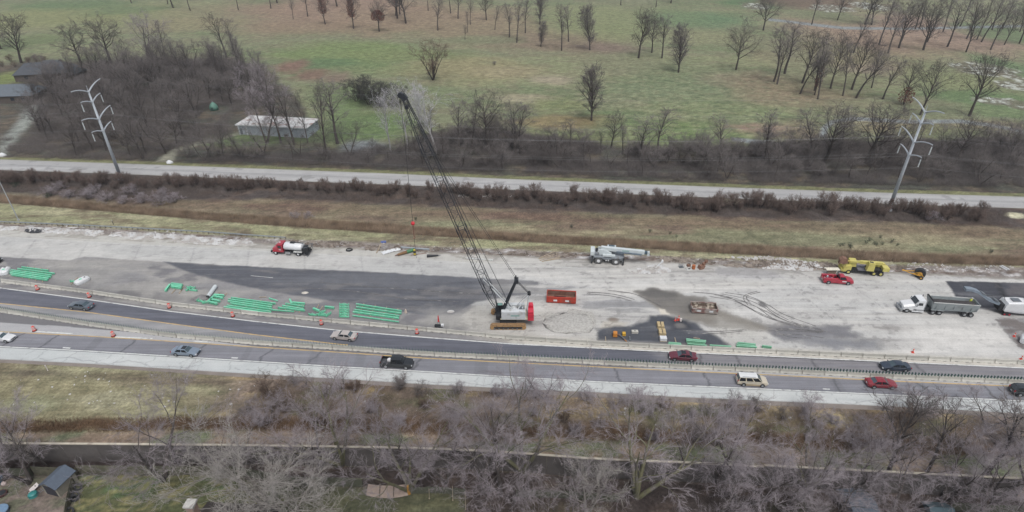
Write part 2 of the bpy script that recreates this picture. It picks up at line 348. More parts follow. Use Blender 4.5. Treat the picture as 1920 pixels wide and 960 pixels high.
    gl = np.empty_like(C); gl[...] = P(150, 150, 112); mixc(gl, sstep(0.45, 0.65, fbm(X*0.06, Y*0.5, 83)), P(160, 156, 122)); mixc(gl, sstep(0.5, 0.7, fbm(X*0.15, Y*0.5, 84)), P(126, 116, 92))
    m = sstep(0.5, -0.5, Y-rb+nb*0.3)[..., None]; C2 = C2*(1-m)+gl*m
    db = np.empty_like(C); db[...] = P(142, 134, 126); mixc(db, sstep(0.48, 0.6, fbm(X*0.5, Y*0.9, 85)), P(116, 102, 92)); mixc(db, sstep(0.6, 0.68, fbm(X*0.7, Y*1.2, 86)), P(186, 184, 180))
    m = sstep(0.6, -0.6, Y-gb+nb*0.5)[..., None]; C2 = C2*(1-m)+db*m
    for cx, cy, rx, ry in ((1368,378,20,5),(1904,404,18,6),(15,58,1,1)): mixc(C2, emask(X, Y, cx, cy, rx, ry, cx, .2, .2), P(198, 194, 160))
    # south of the highway
    s2 = np.empty_like(C); s2[...] = P(134, 128, 96); f = fbm(X*0.06, Y*0.14, 88, 5)
    mixc(s2, sstep(0.45, 0.65, f), P(148, 144, 110)); mixc(s2, sstep(0.5, 0.66, fbm(X*0.15, Y*0.2, 89, 5))*0.8, P(112, 102, 80))
    rx_ = sstep(G(400, 740).x-6, G(560, 740).x, X+(fbm(X*0.05, Y*0.1, 90)-0.5)*30)
    br = np.empty_like(C); br[...] = P(118, 104, 90); mixc(br, sstep(0.45, 0.62, fbm(X*0.12, Y*0.2, 91, 5)), P(132, 116, 100)); mixc(br, sstep(0.52, 0.66, fbm(X*0.1, Y*0.2+9, 92, 5)), P(98, 82, 68)); mixc(br, sstep(0.58, 0.68, fbm(X*0.07+3, Y*0.2, 93, 4)), P(150, 134, 98)); mixc(br, sstep(0.6, 0.7, fbm(X*0.09+8, Y*0.2, 94, 4)), P(104, 106, 74))
    s2 = s2*(1-rx_[..., None]) + br*rx_[..., None]
    for cx, cy, rx, ry, c in [(230,705,90,8,(104,94,74)),(60,700,60,7,(100,92,76)),(330,715,100,8,(110,98,82)),(460,708,30,4,(160,140,100)),(690,735,30,7,(168,148,96)),(1090,755,45,12,(160,140,112)),(1320,770,50,10,(96,112,74)),(1420,790,40,8,(104,96,62)),(1560,785,40,14,(164,150,106)),(1650,768,18,6,(172,150,104)),(1820,810,60,14,(112,90,62)),(1130,800,30,14,(104,80,56)),(200,750,60,16,(150,146,116)),(60,760,60,16,(132,134,102)),(720,745,25,8,(96,88,62))]:
        mixc(s2, emask(X, Y, cx, cy, rx, ry, cx, 0.5, 0.5)*0.8, P(*c))
    a_, b_ = ext(L['reed2T'], X), ext(L['reed2B'], X); mixc(s2, sstep(0.9, -0.9, Y-a_+nb*0.8)*sstep(-0.9, 0.9, Y-b_+nb*0.8), P(92, 72, 52))
    wl = ext(L['wall'], X)
    st_ = np.empty_like(C); st_[...] = P(126, 112, 98); mixc(st_, sstep(0.45, 0.6, fbm(X*0.1, Y*0.3, 95)), P(108, 114, 86)); mixc(st_, sstep(0.5, 0.7, fbm(X*0.2, Y*0.4, 96)), P(140, 122, 102))
    m = sstep(0.6, -0.6, Y-b_+nb*0.6)[..., None]; s2 = s2*(1-m)+st_*m
    dk = np.empty_like(C); dk[...] = P(76, 68, 64); mixc(dk, sstep(0.45, 0.62, fbm(X*0.3, Y*0.4, 97)), P(92, 80, 72))
    m = sstep(0.3, -0.3, Y-wl)[..., None]; s2 = s2*(1-m)+dk*m
    m = pmask(X, Y, [(148,889),(428,889),(470,905),(520,990),(100,990),(122,955)], 0.4, 0.3); mixc(s2, m, P(84, 89, 58)); mixc(s2, m*sstep(0.45, 0.6, fbm(X*0.3, Y*0.4, 98)), P(98, 98, 66)); mixc(s2, m*sstep(0.55, 0.65, fbm(X*0.25+4, Y*0.3, 99)), P(80, 98, 62)); mixc(s2, m*sstep(.56, .62, fbm(X*2., Y*2., 109, 2))*.5, P(150, 140, 90))
    m = pmask(X, Y, [(-60,895),(140,893),(140,940),(118,990),(-80,990)], 0.4, 0.4); mixc(s2, m, P(118, 106, 96)); mixc(s2, m*sstep(0.5, 0.62, fbm(X*0.5, Y*0.6, 100)), P(104, 104, 84))
    m = pmask(X, Y, [(470,905),(680,915),(870,925),(880,990),(520,990)], 0.5, 0.4); mixc(s2, m, P(82, 84, 62)); mixc(s2, m*sstep(0.45, 0.62, fbm(X*0.2, Y*0.5, 101)), P(92, 92, 66))
    m = pmask(X, Y, [(980,935),(1140,945),(1140,990),(980,990)], 0.8, 0.8); mixc(s2, m*0.7, P(92, 84, 66))
    m = pmask(X, Y, [(1440,945),(1560,945),(1560,990),(1420,990)], 0.8, 0.8); mixc(s2, m*0.7, P(78, 82, 60))
    m = (Y < gr+0.4)[..., None]; C2 = np.where(m, s2, C2)
    C = np.where(S[..., None], C2, C)
    C *= (1 + (f4[..., None]-0.5)*0.6)*(1+(fbm(X*1.0, Y*1.2, 58, 2)[..., None]-.5)*.55)
    C *= np.where(Y < gr+0.4, 1.10, 1.0)[..., None]
    g_ = C.mean(-1, keepdims=True); C = g_ + (C-g_)*np.where(dN > 3, .84, .88)[..., None]; C *= np.where((dN > 3)[..., None], np.array([1.0, 1.07, .96]), 1.0)
    C *= np.array([1.0, 1.0, 1.04])
    return C
def axis(core0, core1, step, far):
    a = list(np.arange(core0, core1+1e-6, step)); s = step
    while a[-1] < far: s *= 1.5; a.append(a[-1]+s)
    b = []; s = step; x = core0
    while x > -far: s *= 1.5; x -= s; b.append(x)
    return np.array(b[::-1]+a)
def grid_sheet(name, X, Y, Z, C, m):
    ny, nx = X.shape; V = np.stack([X, Y, Z], -1).reshape(-1, 3)
    i = (np.arange(ny-1)[:, None]*nx+np.arange(nx-1)[None, :]).ravel()
    F = np.stack([i, i+1, i+nx+1, i+nx], -1)
    return mobj(name, arr_mesh(name, V, F, C.reshape(-1, 3)), m)
gx, gy = axis(-400, 400, 0.9, 1900), axis(48, 160, 0.5, 1900)
gy = np.array([y for y in gy if y <= 160]); add = list(np.arange(160.8, 330, 0.9))+list(np.arange(331.5, 520, 1.5)); s_ = 1.6; yy = 520
while yy < 2000: s_ *= 1.5; yy += s_; add.append(yy)
gy = np.concatenate([gy, add])
GX, GY = np.meshgrid(gx, gy)
GZ = (fbm(GX*0.05, GY*0.05, 5, 3)-0.5)*0.0
ug = ground_mat('ground_material', 1.0, 0.34, 2.0, 0.10, 0.9, 0.18)
ground = tag(grid_sheet('ground', GX, GY, GZ, paint_ground(GX, GY), ug), kind='structure')
# ================================================================ paved strips between two lines
def strip(name, top, bot, m, paint, z=0.02, x0=-60, x1=1980, res=0.4, nrow=None, extra=0, toff=0, boff=0):
    xa, xb = G(x0, 600).x*1.7 if x0 < 0 else G(x0, float(np.interp(x0, [0, 1920], [560, 700]))).x, G(x1, 600).x*1.7 if x1 > 1920 else G(x1, float(np.interp(x1, [0, 1920], [560, 700]))).x
    X = np.arange(xa, xb, res); yt = ext(L[top], X)+toff; yb = ext(L[bot], X)+boff
    n = nrow or max(2, int(np.max(yt-yb)/res)); t = np.linspace(0, 1, n+1)[:, None]
    Y = yb[None]*(1-t)+yt[None]*t; XX = np.repeat(X[None], n+1, 0)
    C = paint(XX, Y, np.repeat(t, len(X), 1))
    return tag(grid_sheet(name, XX, Y, np.full_like(XX, z), C, m), kind='structure')
conc = ground_mat('pavement_concrete', 0.9, 0.06, 4.0, 0.03, 0.15, 0.05)
aspm = ground_mat('pavement_asphalt', 0.85, 0.08, 5.0, 0.10, 0.15, 0.06)
yardm = ground_mat('yard_surface', 0.9, 0.09, 3.0, 0.05, 0.25, 0.08)
def joints(C, X, Y, amt=0.12, sp=15.2, sk=0.35, w=0.28):
    u = (X + sk*Y) % sp; mixc(C, sstep(w, 0, np.minimum(u, sp-u))*amt*4, P(110, 110, 112))
def paint_front(X, Y, t):
    C = np.empty(X.shape+(3,)); C[...] = P(172, 172, 172); mixc(C, sstep(0.4, 0.7, fbm(X*0.05, Y*0.8, 5)), P(184, 184, 184))
    mixc(C, sstep(0.07, 0.02, np.abs(t-0.5+(fbm(X*0.1, Y*0, 9)-.5)*.06))*0.5, P(140, 140, 140))
    mixc(C, sstep(0.12, 0, np.minimum(t, 1-t))*0.5, P(150, 146, 136)); mixc(C, sstep(0.02, 0.0, fbm(X*0.3, Y*0.3, 7)-0.27)*0.5, P(130, 130, 130)); return C
strip('frontage_road', 'frontTop', 'frontBot', conc, paint_front, 0.03, x0=-300, x1=2300, res=0.6)
DK = (96, 98, 105)
def paint_yard(X, Y, t):
    C = np.empty(X.shape+(3,)); C[...] = P(184, 184, 182)
    mixc(C, sstep(0.4, 0.7, fbm(X*0.04, Y*0.16, 12, 4)), P(193, 192, 189)); mixc(C, sstep(0.5, 0.7, fbm(X*0.1, Y*0.2, 13, 4))*0.35, P(174, 173, 170))
    pm = lambda pts, s=.5, r=.6, sd=3: pmask(X, Y, pts, s, r, sd)
    joints(C, X, Y, 0.07, 13.0, 0.3)
    lane_edge = np.interp(X, *line([(0,444),(480,470),(960,497),(1280,509),(1500,519)]))
    mixc(C, (Y > lane_edge)*sstep(0.0, 0.3, Y-lane_edge)*0.5, P(188, 185, 176))
    mixc(C, sstep(0.45, 0.62, fbm(X*0.4, Y*0.6, 15))*(Y > lane_edge+1.2)*0.5, P(150, 145, 136))
    right = sstep(G(860, 560).x, G(1000, 560).x, X)
    # worn asphalt in the lower left half
    worn = pm([(-200,478),(0,482),(130,488),(160,481),(300,491),(345,500),(480,520),(640,545),(860,560),(940,600),(960,640),(960,660),(400,600),(-200,540)], .35, .25)
    Wn = np.empty_like(C); Wn[...] = P(146, 145, 146); mixc(Wn, sstep(0.42, 0.62, fbm(X*0.08, Y*0.25, 16, 5)), P(162, 160, 157)); mixc(Wn, sstep(0.52, 0.66, fbm(X*0.15, Y*0.3, 17, 5)), P(128, 127, 130))
    C[...] = C*(1-worn[..., None]) + Wn*worn[..., None]
    mixc(C, pm([(60,500),(160,488),(240,500),(200,535),(110,540)], 3, 2)*0.5, P(172, 170, 165)); mixc(C, pm([(250,545),(380,548),(420,580),(330,580)], 2, 1.5)*0.4, P(180, 177, 170))
    mixc(C, pm([(175,545),(260,548),(262,562),(190,558)], .8, 1.2)*0.6, P(92, 92, 95)); mixc(C, pm([(352,558),(372,556),(372,567),(352,565)], .8, .4)*0.7, P(120, 119, 120))
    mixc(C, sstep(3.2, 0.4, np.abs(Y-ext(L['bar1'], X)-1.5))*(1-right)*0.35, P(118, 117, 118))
    # dark fresh asphalt
    dk = pm([(305,491),(400,496),(480,500),(600,506),(720,511),(840,518),(960,525),(1010,528),(1010,548),(960,556),(890,566),(850,590),(800,592),(740,583),(700,577),(640,568),(560,555),(500,546),(430,531),(380,519),(345,507)], .35, .25)
    D = np.empty_like(C); D[...] = P(*DK); mixc(D, sstep(0.45, 0.65, fbm(X*0.03, Y*0.9, 18, 5)), P(110, 112, 118)); mixc(D, sstep(0.55, 0.7, fbm(X*0.12, Y*0.4, 19, 5))*0.6, P(132, 130, 130))
    C[...] = C*(1-dk[..., None]) + D*dk[..., None]
    d2 = pm([(960,527),(1080,537),(1140,548),(1120,562),(1000,556),(950,552)], 1.8, 1.5); mixc(C, d2*0.7, P(128, 130, 136))
    d3 = pm([(1100,565),(1150,556),(1240,575),(1260,600),(1160,608),(1120,600),(1060,575)], 2.2, 2.2); mixc(C, d3*0.8, P(138, 140, 145))
    # dusty work area round the crawler crane
    du = pm([(870,585),(900,572),(960,566),(1010,566),(1060,580),(1120,590),(1130,610),(1115,645),(900,628),(850,612)], 1.6, 1.6); mixc(C, du*0.9, P(184, 181, 174))
    gv = emask(X, Y, 1072, 604, 50, 22, 3, 0.25, 0.2); g_ = np.empty_like(C); g_[...] = P(160, 159, 156); mixc(g_, sstep(0.45, 0.6, fbm(X*1.6, Y*1.6, 23, 3)), P(124, 123, 121)); C[...] = C*(1-gv[..., None]) + g_*gv[..., None]
    mixc(C, pm([(790,580),(860,578),(880,610),(800,612)], 2.5, 2)*0.55, P(168, 166, 162)); mixc(C, pm([(860,610),(960,625),(960,632),(860,622)], .8, .8)*.5, P(150,148,146))
    # right half: dusty pale slabs with stains
    mixc(C, right*sstep(0.4, 0.72, fbm(X*0.04, Y*0.4, 24, 5))*0.5, P(166, 164, 160)); mixc(C, right*sstep(0.45, 0.72, fbm(X*0.06+5, Y*0.5, 25, 5))*0.7, P(198, 196, 191)); mixc(C, right*sstep(.42, .7, fbm(X*.02+3, Y*.35, 61, 5))*.45, P(162, 160, 158)); mixc(C, right*sstep(.5, .72, fbm(X*.05+3, Y*1.1, 62, 5))*.3, P(140, 138, 136))
    mixc(C, pm([(1192,548),(1225,540),(1268,546),(1290,556),(1320,558),(1345,578),(1390,590),(1500,615),(1560,625),(1400,620),(1330,612),(1290,600),(1250,590),(1220,572)], .8, .8), P(142, 138, 131))
    mixc(C, pm([(1196,548),(1222,541),(1262,546),(1282,556),(1262,566),(1240,562),(1215,560)], 1.0, .8), P(108, 106, 104)); mixc(C, pm([(1215,562),(1280,556),(1320,560),(1325,582),(1290,592),(1240,582)], 1.2, 1)*.9, P(124, 121, 117))
    mixc(C, pm([(1233,577),(1246,580),(1256,592),(1240,590)], .3, .4), P(200, 194, 182))
    bk = pm([(1120,620),(1150,610),(1180,612),(1212,600),(1222,590),(1248,592),(1270,600),(1300,605),(1318,618),(1350,634),(1372,648),(1345,652),(1240,648),(1118,640)], .5, .7, 8)
    B = np.empty_like(C); B[...] = P(84, 87, 94); mixc(B, sstep(0.5, 0.68, fbm(X*0.1, Y*0.4, 26, 5)), P(110, 112, 118)); C[...] = C*(1-bk[..., None]) + B*bk[..., None]
    mixc(C, pm([(1255,595),(1290,600),(1300,618),(1262,620)], .8, .6), P(66, 69, 76)); mixc(C, emask(X, Y, 1275, 611, 10, 5, 7, .4, .3)*.7, P(128, 126, 124))
    mixc(C, emask(X, Y, 1150, 600, 10, 4, 9, .4, .3)*.8, P(124, 110, 98)); mixc(C, pm([(1130,602),(1180,604),(1170,612),(1125,615)], .5, .4)*.7, P(178, 172, 160))
    mixc(C, pm([(1345,595),(1400,610),(1440,630),(1440,650),(1380,650),(1340,620)], 1.5, 1.2)*.6, P(180, 178, 172)); mixc(C, pm([(1350,582),(1450,612),(1465,606),(1420,575)], .8, .8)*.8, P(198, 197, 194))
    mixc(C, pm([(1440,608),(1540,610),(1600,612),(1590,622),(1618,628),(1608,634),(1540,632),(1470,640),(1440,625)], .8, .9)*.95, P(124, 124, 128)); mixc(C, pm([(1500,635),(1640,640),(1650,652),(1560,652)], 1.5, 1.2)*.85, P(128, 130, 135)); mixc(C, pm([(1460,628),(1520,628),(1600,640),(1640,650),(1520,652)], 1.2, 1.6)*.6, P(134,135,140))
    mixc(C, pm([(1640,613),(1720,612),(1726,618),(1690,621),(1650,617)], .5, .4)*.7, P(152, 149, 146)); mixc(C, pm([(1480,606),(1440,598),(1400,590),(1440,620)], 1, 1)*.4, P(150,148,146))
    mixc(C, pm([(1700,600),(1850,600),(1890,640),(1880,665),(1700,660)], 3, 2)*.6, P(206, 204, 200)); mixc(C, emask(X, Y, 1430, 571, 7, 5, 7, .4, .3)*.8, P(112, 111, 112))
    mixc(C, pm([(1340,500),(1430,503),(1470,520),(1400,525),(1345,514)], .8, .8)*.6, P(164, 163, 164)); mixc(C, pm([(1420,540),(1700,548),(1700,560),(1460,556)], 2, 1.5)*.4, P(168, 166, 164))
    mixc(C, pm([(1390,484),(1480,490),(1540,500),(1480,505),(1400,498)], .8, .8)*.6, P(186,186,186))
    # black lot at the far right
    bl = pm([(1772,527),(1850,529),(1980,532),(1980,580),(1900,580),(1800,574),(1786,545)], .25, .25, 9); B = np.empty_like(C); B[...] = P(74, 76, 83); mixc(B, sstep(0.5, 0.66, fbm(X*0.08, Y*0.7, 28, 5)), P(88, 90, 96)); C[...] = C*(1-bl[..., None]) + B*bl[..., None]
    mixc(C, pm([(1862,530),(1872,531),(1895,555),(1880,560)], .4, .5), P(62, 63, 68)); mixc(C, pm([(1785,548),(1830,550),(1880,556),(1862,560),(1800,553)], .5, .4)*.6, P(122, 123, 127)); mixc(C, pm([(1885,533),(1980,534),(1980,560),(1890,552)], .8, 1.2)*.6, P(116, 112, 114))
    mixc(C, pm([(1830,578),(1980,580),(1980,592),(1880,588)], .6, .6)*.8, P(108, 104, 106))
    ex = pm([(1866,599),(1980,598),(1980,680),(1912,650),(1893,628)], .4, .6); B = np.empty_like(C); B[...] = P(122, 116, 114); mixc(B, sstep(.5, .6, fbm(X*.6, Y*.9, 29)), P(150, 148, 148)); C[...] = C*(1-ex[..., None]) + B*ex[..., None]
    mixc(C, sstep(.35, 0, np.abs(ex-.5))*ex*.8, P(92, 92, 94))
    mixc(C, sstep(2.2, 0.8, Y-ext(L['bar1'], X))*right*0.6, P(196, 190, 178)); mixc(C, sstep(0.62, 0.72, fbm(X*0.8, Y*1.1, 30, 3))*0.25, P(120, 118, 118))
    # ragged far edge
    yt = ext(L['pavTop'], X); mixc(C, sstep(1.2, 0.0, yt-Y+(fbm(X*.6, Y*.6, 33)-.5)*1.2)*.8, P(140, 133, 124))
    C *= np.where(C.mean(-1, keepdims=True) > .3, 1.04+.09*right[..., None], .96)*np.array([1.0, 1.0, 1.0])
    return C
strip('construction_yard', 'pavTop', 'bar1', yardm, paint_yard, 0.02, x0=-300, x1=2300, res=0.3, boff=-1.0)
def lanes(base, dark_t, edge):
    def f(X, Y, t):
        C = np.empty(X.shape+(3,)); C[...] = P(*base); mixc(C, sstep(0.45, 0.65, fbm(X*0.02, Y*1.2, 35, 4)), P(*dark_t))
        for c in (0.3, 0.72): mixc(C, sstep(0.16, 0.0, np.abs(t-c))*0.35, P(*edge))
        return C*1.14*np.array([.98, 1.0, 1.04])
    return f
strip('northern_shoulder', 'bar1', 'wh1', conc, lambda X, Y, t: (lambda C: C)(np.where((X > G(1000, 650).x)[..., None]+0*X[..., None] > 0.5, np.array(P(166, 162, 152)), np.array(P(134, 132, 132)))*(0.9+0.2*fbm(X*.2, Y*.6, 36)[..., None])), 0.02, x0=-300, x1=2300, toff=-1.0)
def p_north(X, Y, t):
    C = lanes((96, 97, 104), (103, 104, 111), (88, 89, 96))(X, Y, t)
    e = sstep(G(930, 655).x, G(985, 655).x, X+(Y-127)*.6); mixc(C, e, P(130, 129, 134))
    for c in (0.28, 0.7): mixc(C, e*sstep(0.2, 0.0, np.abs(t-c))*0.6, P(142, 140, 142))
    for sx in (1148, 1312, 1384, 1524, 1706): 
        x = G(sx, 672).x; mixc(C, e*sstep(.35, .08, np.abs(X-x-(fbm(X*0, Y*.6, sx)-.5)*1.6))*.6, P(72, 72, 76))
    return C
strip('northern_traffic_lane', 'wh1', 'yel1', aspm, p_north, 0.02, x0=-300, x1=2300)
def p_med(X, Y, t):
    C = np.empty(X.shape+(3,)); C[...] = P(142, 143, 146); mixc(C, sstep(0.4, 0.65, fbm(X*0.08, Y*0.6, 38)), P(158, 158, 160))
    # between median barrier and near lane on the left: dark asphalt then pale shoulder
    b2_ = ext(L['bar2'], X); y2 = ext(L['yel2'], X); q = np.interp(X, *line([(0,605),(120,612),(300,628),(480,650),(900,690)]))
    mixc(C, (Y < b2_)*1.0*sstep(-.2, .2, Y-q), P(120, 119, 122)); mixc(C, (Y < q)*1.0, P(176, 176, 178))
    return C
strip('median_strip', 'yel1', 'yel2', conc, p_med, 0.02, x0=-300, x1=2300)
def p_near(X, Y, t):
    C = lanes((126, 126, 130), (132, 131, 135), (120, 120, 124))(X, Y, t); mixc(C, sstep(.12, 0, t)*.75, P(84, 86, 92))
    for sx in (55, 130, 300, 448, 590, 688, 832, 890, 1154, 1318, 1550, 1700, 1810):
        x = G(sx, 690).x; mixc(C, sstep(.32, .06, np.abs(X-x-(fbm(X*0, Y*.6, sx)-.5)*1.8-(Y-110)*.35*(sx < 900)))*.7, P(78, 78, 82))
    for a, b in ((125, 145), (440, 455), (570, 590), (660, 680), (890, 916), (1540, 1556), (1690, 1706)):
        xa, xb = G(a, 690).x, G(b, 690).x; mixc(C, ((X > xa) & (X < xb))*.35, P(112, 113, 118))
    return C
strip('southern_traffic_lane', 'yel2', 'wh2', aspm, p_near, 0.02, x0=-300, x1=2300, res=0.3)
def p_sh(X, Y, t):
    C = np.empty(X.shape+(3,)); C[...] = P(184, 188, 188); mixc(C, sstep(0.4, 0.65, fbm(X*0.08, Y*0.4, 39)), P(192, 195, 194))
    mixc(C, sstep(.90, .93, t), P(82, 84, 88)); mixc(C, sstep(.1, 0, t)*.7, P(150, 148, 146))
    for i in range(60):
        x = -135+i*4.9+((i*37) % 11)*.3; mixc(C, sstep(.18, .04, np.abs(X-x-(fbm(X*0+i, Y*.7, i)-.5)*2.6-(Y-100)*.25*(x < 10)))*.42*(t < .9)*(fbm(X*.3+i, Y*.6, 2) > .35), P(120, 124, 126))
    cr = fbm(X*.25, Y*0+3, 41); mixc(C, sstep(.05, .01, np.abs(t-.28-(cr-.5)*.7))*(fbm(X*.06, Y*0, 43) > .5)*.5, P(122, 124, 126))
    return C*1.1
strip('southern_shoulder', 'wh2', 'shBot', conc, p_sh, 0.02, x0=-300, x1=2300, res=0.2)
strip('gravel_edge', 'shBot', 'grBot', conc, lambda X, Y, t: np.array(P(138, 130, 124))*(0.75+0.5*fbm(X*.8, Y*2, 45)[..., None])*np.ones(X.shape+(3,)), 0.012, x0=-300, x1=2300, res=0.4)
# ---------------------------------------------------------------- painted lines
def pl(name, key, wid, col, off=0.0, z=0.03, x0=-40, x1=1960, seg=None, wear=0.25):
    xs = np.arange(G(x0, 600).x if x0 >= 0 else -190, G(x1, 690).x if x1 <= 1920 else 190, 0.5)
    if isinstance(key, str): y = ext(L[key], xs)+off
    else: y = ext(line(key), xs)+off
    vs, fs = [], []
    t = np.gradient(y, xs)
    for i in range(len(xs)-1):
        o = len(vs)
        for k in (i, i+1):
            vs += [(xs[k], y[k]-wid/2, z), (xs[k], y[k]+wid/2, z)]
        fs.append((o, o+2, o+3, o+1))
    b = MB(); b.add(vs, fs); return tag(b.obj(name, col), kind='structure')
wpaint = mat('worn_white_paint', P(216, 218, 216), 0.6, 0.12, 2.0, col2=P(170, 170, 170), c2t=0.6, c2s=0.8)
wfaint = mat('faint_white_paint', P(206, 206, 202), 0.6, 0.1, 2.0, col2=P(186, 186, 184), c2t=0.5, c2s=0.5)
ypaint = mat('worn_yellow_paint', P(200, 172, 120), 0.6, 0.1, 2.0, col2=P(176, 158, 124), c2t=0.55, c2s=0.8)
pl('white_lane_line', 'wh1', 0.26, wpaint); pl('yellow_lane_line', 'yel1', 0.26, ypaint, x1=640)
pl('white_edge_line', 'wh2', 0.26, wpaint); pl('yellow_edge_line', 'yel2', 0.24, ypaint)
pl('faint_edge_line', [(0,444),(120,451),(260,459),(480,470),(660,481),(960,498),(1120,504),(1280,510),(1330,513)], 0.2, wfaint, x1=1330)
b = MB()
def seg_paint(b, x0, y0, x1, y1, w=0.16, z=0.032):
    p, q = G(x0, y0), G(x1, y1); d = (q-p).normalized(); n = Vector((-d.y, d.x, 0))*w/2
    b.add([p-n+Vector((0, 0, z)), q-n+Vector((0, 0, z)), q+n+Vector((0, 0, z)), p+n+Vector((0, 0, z))], [(0, 1, 2, 3)])
for s in [(20,465,88,469),(155,472,217,476),(285,479,348,484),(415,486,480,490),(550,494,620,498),(680,501,740,505),(812,509,880,513),(945,516,1010,520),(1080,523,1140,526),(1200,528,1262,532)]: seg_paint(b, *s)
for s in [(470,517,512,521)]: seg_paint(b, *s)
tag(b.obj('dashed_lane_markings', wfaint), kind='structure')
b = MB()
for s in [(58,621,136,626),(216,632,286,635),(362,640,400,642),(118,652,132,653),(434,671,446,671.5),(1543,729.5,1556,730),(1692,736,1706,737)]: seg_paint(b, *s, w=0.3)
tag(b.obj('leftover_lane_markings', wpaint), kind='structure')
# tyre marks
tm = mat('tyre_mark', P(106, 104, 104), 0.9, 0.3, 1.5, col2=P(160, 158, 154), c2t=0.6, c2s=0.7)
def marks(name, curves, w=0.28, z=0.034):
    b = MB()
    for c in curves:
        ps = [G(*p) for p in c]; q = []
        for i in range(len(ps)-1):
            p0, p1, p2, p3 = ps[max(i-1, 0)], ps[i], ps[i+1], ps[min(i+2, len(ps)-1)]
            for k in range(10):
                t = k/10; q.append(0.5*((2*p1)+(p2-p0)*t+(2*p0-5*p1+4*p2-p3)*t*t+(3*p1-p0-3*p2+p3)*t**3))
        q.append(ps[-1])
        for a, c2 in zip(q[:-1], q[1:]):
            d = (c2-a).normalized(); n = Vector((-d.y, d.x, 0))*w/2; u = Vector((0, 0, z)); b.add([a-n+u, c2-n+u, c2+n+u, a+n+u], [(0, 1, 2, 3)])
        z += 0.002
    return tag(b.obj(name, tm), kind='structure')
marks('tyre_marks', [[(1340,553),(1380,560),(1420,577),(1450,597),(1500,612),(1560,624)], [(1352,551),(1395,560),(1430,575),(1462,596),(1510,614),(1545,621)], [(1395,556),(1425,566),(1450,585),(1490,605),(1545,620)],
 [(1440,615),(1490,617),(1543,622)], [(1440,619),(1490,621),(1540,624)], [(1280,620),(1340,622),(1400,618)], [(1290,625),(1350,625),(1400,620)], [(1452,627),(1500,628),(1545,634)], [(1450,620),(1480,632),(1520,634)], [(1425,548),(1400,556),(1408,570)], [(1420,546),(1394,556),(1402,572)], [(1350,556),(1400,568),(1440,586),(1480,604),(1540,618)], [(1360,549),(1404,556),(1440,572),(1470,590),(1530,612)], [(1330,556),(1380,566),(1430,592),(1470,606),(1520,620)], [(1300,548),(1360,556),(1420,585),(1460,603)], [(1455,618),(1500,619),(1544,623.5)], [(1100,551),(1150,556),(1185,565)], [(560,540),(650,545),(760,560),(860,566)], [(600,530),(720,540),(840,548),(900,552)], [(1100,548),(1150,552),(1190,562)], [(1140,545),(1190,552),(1240,575)]], 0.17)
# ================================================================ concrete barriers, segment by segment
mconc = mat('barrier_concrete', P(188, 186, 178), 0.9, 0.12, 1.5, bump=0.3, rnd=0.13, col2=P(150, 145, 134), c2t=0.62, c2s=0.7)
mpaddle = mat('green_paddle', P(70, 104, 96), 0.5, 0.1)
mrail = mat('paddle_rail', P(176, 180, 168), 0.6, 0.1)
def barrier_mesh(Ls, h=0.81):
    b = MB(); g = 0.05
    prof = [(-0.30, 0), (0.30, 0), (0.30, 0.07), (0.12, 0.33), (0.08, h), (-0.08, h), (-0.12, 0.33), (-0.30, 0.07)]
    secs = [[(x, y, z) for y, z in prof] for x in (-Ls/2+g, Ls/2-g)]
    return b.loft(secs)
def barrier_run(key, zone, lab, grp, SL, paddles, x_left):
    xs = np.arange(-150, 150, 0.05); ys = ext(L[key], xs)+0.30
    s = np.concatenate([[0], np.cumsum(np.hypot(np.diff(xs), np.diff(ys)))]); n = 0
    proto = None; pos = s[np.searchsorted(xs, x_left)]
    while pos+SL < s[-1]:
        p0 = Vector((np.interp(pos, s, xs), np.interp(pos, s, ys), 0.02)); p1 = Vector((np.interp(pos+SL, s, xs), np.interp(pos+SL, s, ys), 0.02)); pos += SL
        c = (p0+p1)/2; k = abs(c.x)/(c.y*ct+CH*st)
        if k > 0.92: continue
        n += 1; d = p1-p0; rz = math.atan2(d.y, d.x)
        L_ = lab(ordw(n))
        if proto is None:
            proto = thing('concrete_barrier', L_, 'barrier', c, rz, grp)
            bm_ = barrier_mesh(SL); bm_.obj('barrier_block', mconc, proto)
            msl = mat('slot_dark', (0.10, 0.10, 0.095))
            for sx in (-SL*0.24, SL*0.24): MB().box((sx, -0.285, 0.045), (0.55, 0.06, 0.09)).obj('drain_slot', msl, proto)
            if paddles:
                MB().box((0, 0, 0.84), (SL-0.1, 0.12, 0.05)).obj('mounting_rail', mrail, proto)
                for i in range(7):
                    MB().box(((i-3)*SL/7, 0, 1.14), (0.035, 0.22, 0.56), rz=R(35)).obj('glare_paddle', mpaddle, proto)
        else: dup(proto, c, rz, L_)
barrier_run('bar1', 0, lambda o: f'pale concrete barrier along the construction yard, {o} from the left', 'plain concrete barriers beside the yard', 3.81, False, -110)
barrier_run('bar2', 0, lambda o: f'concrete median barrier topped with green paddles, {o} from the left', 'median barriers with green glare paddles', 3.81, True, -108)
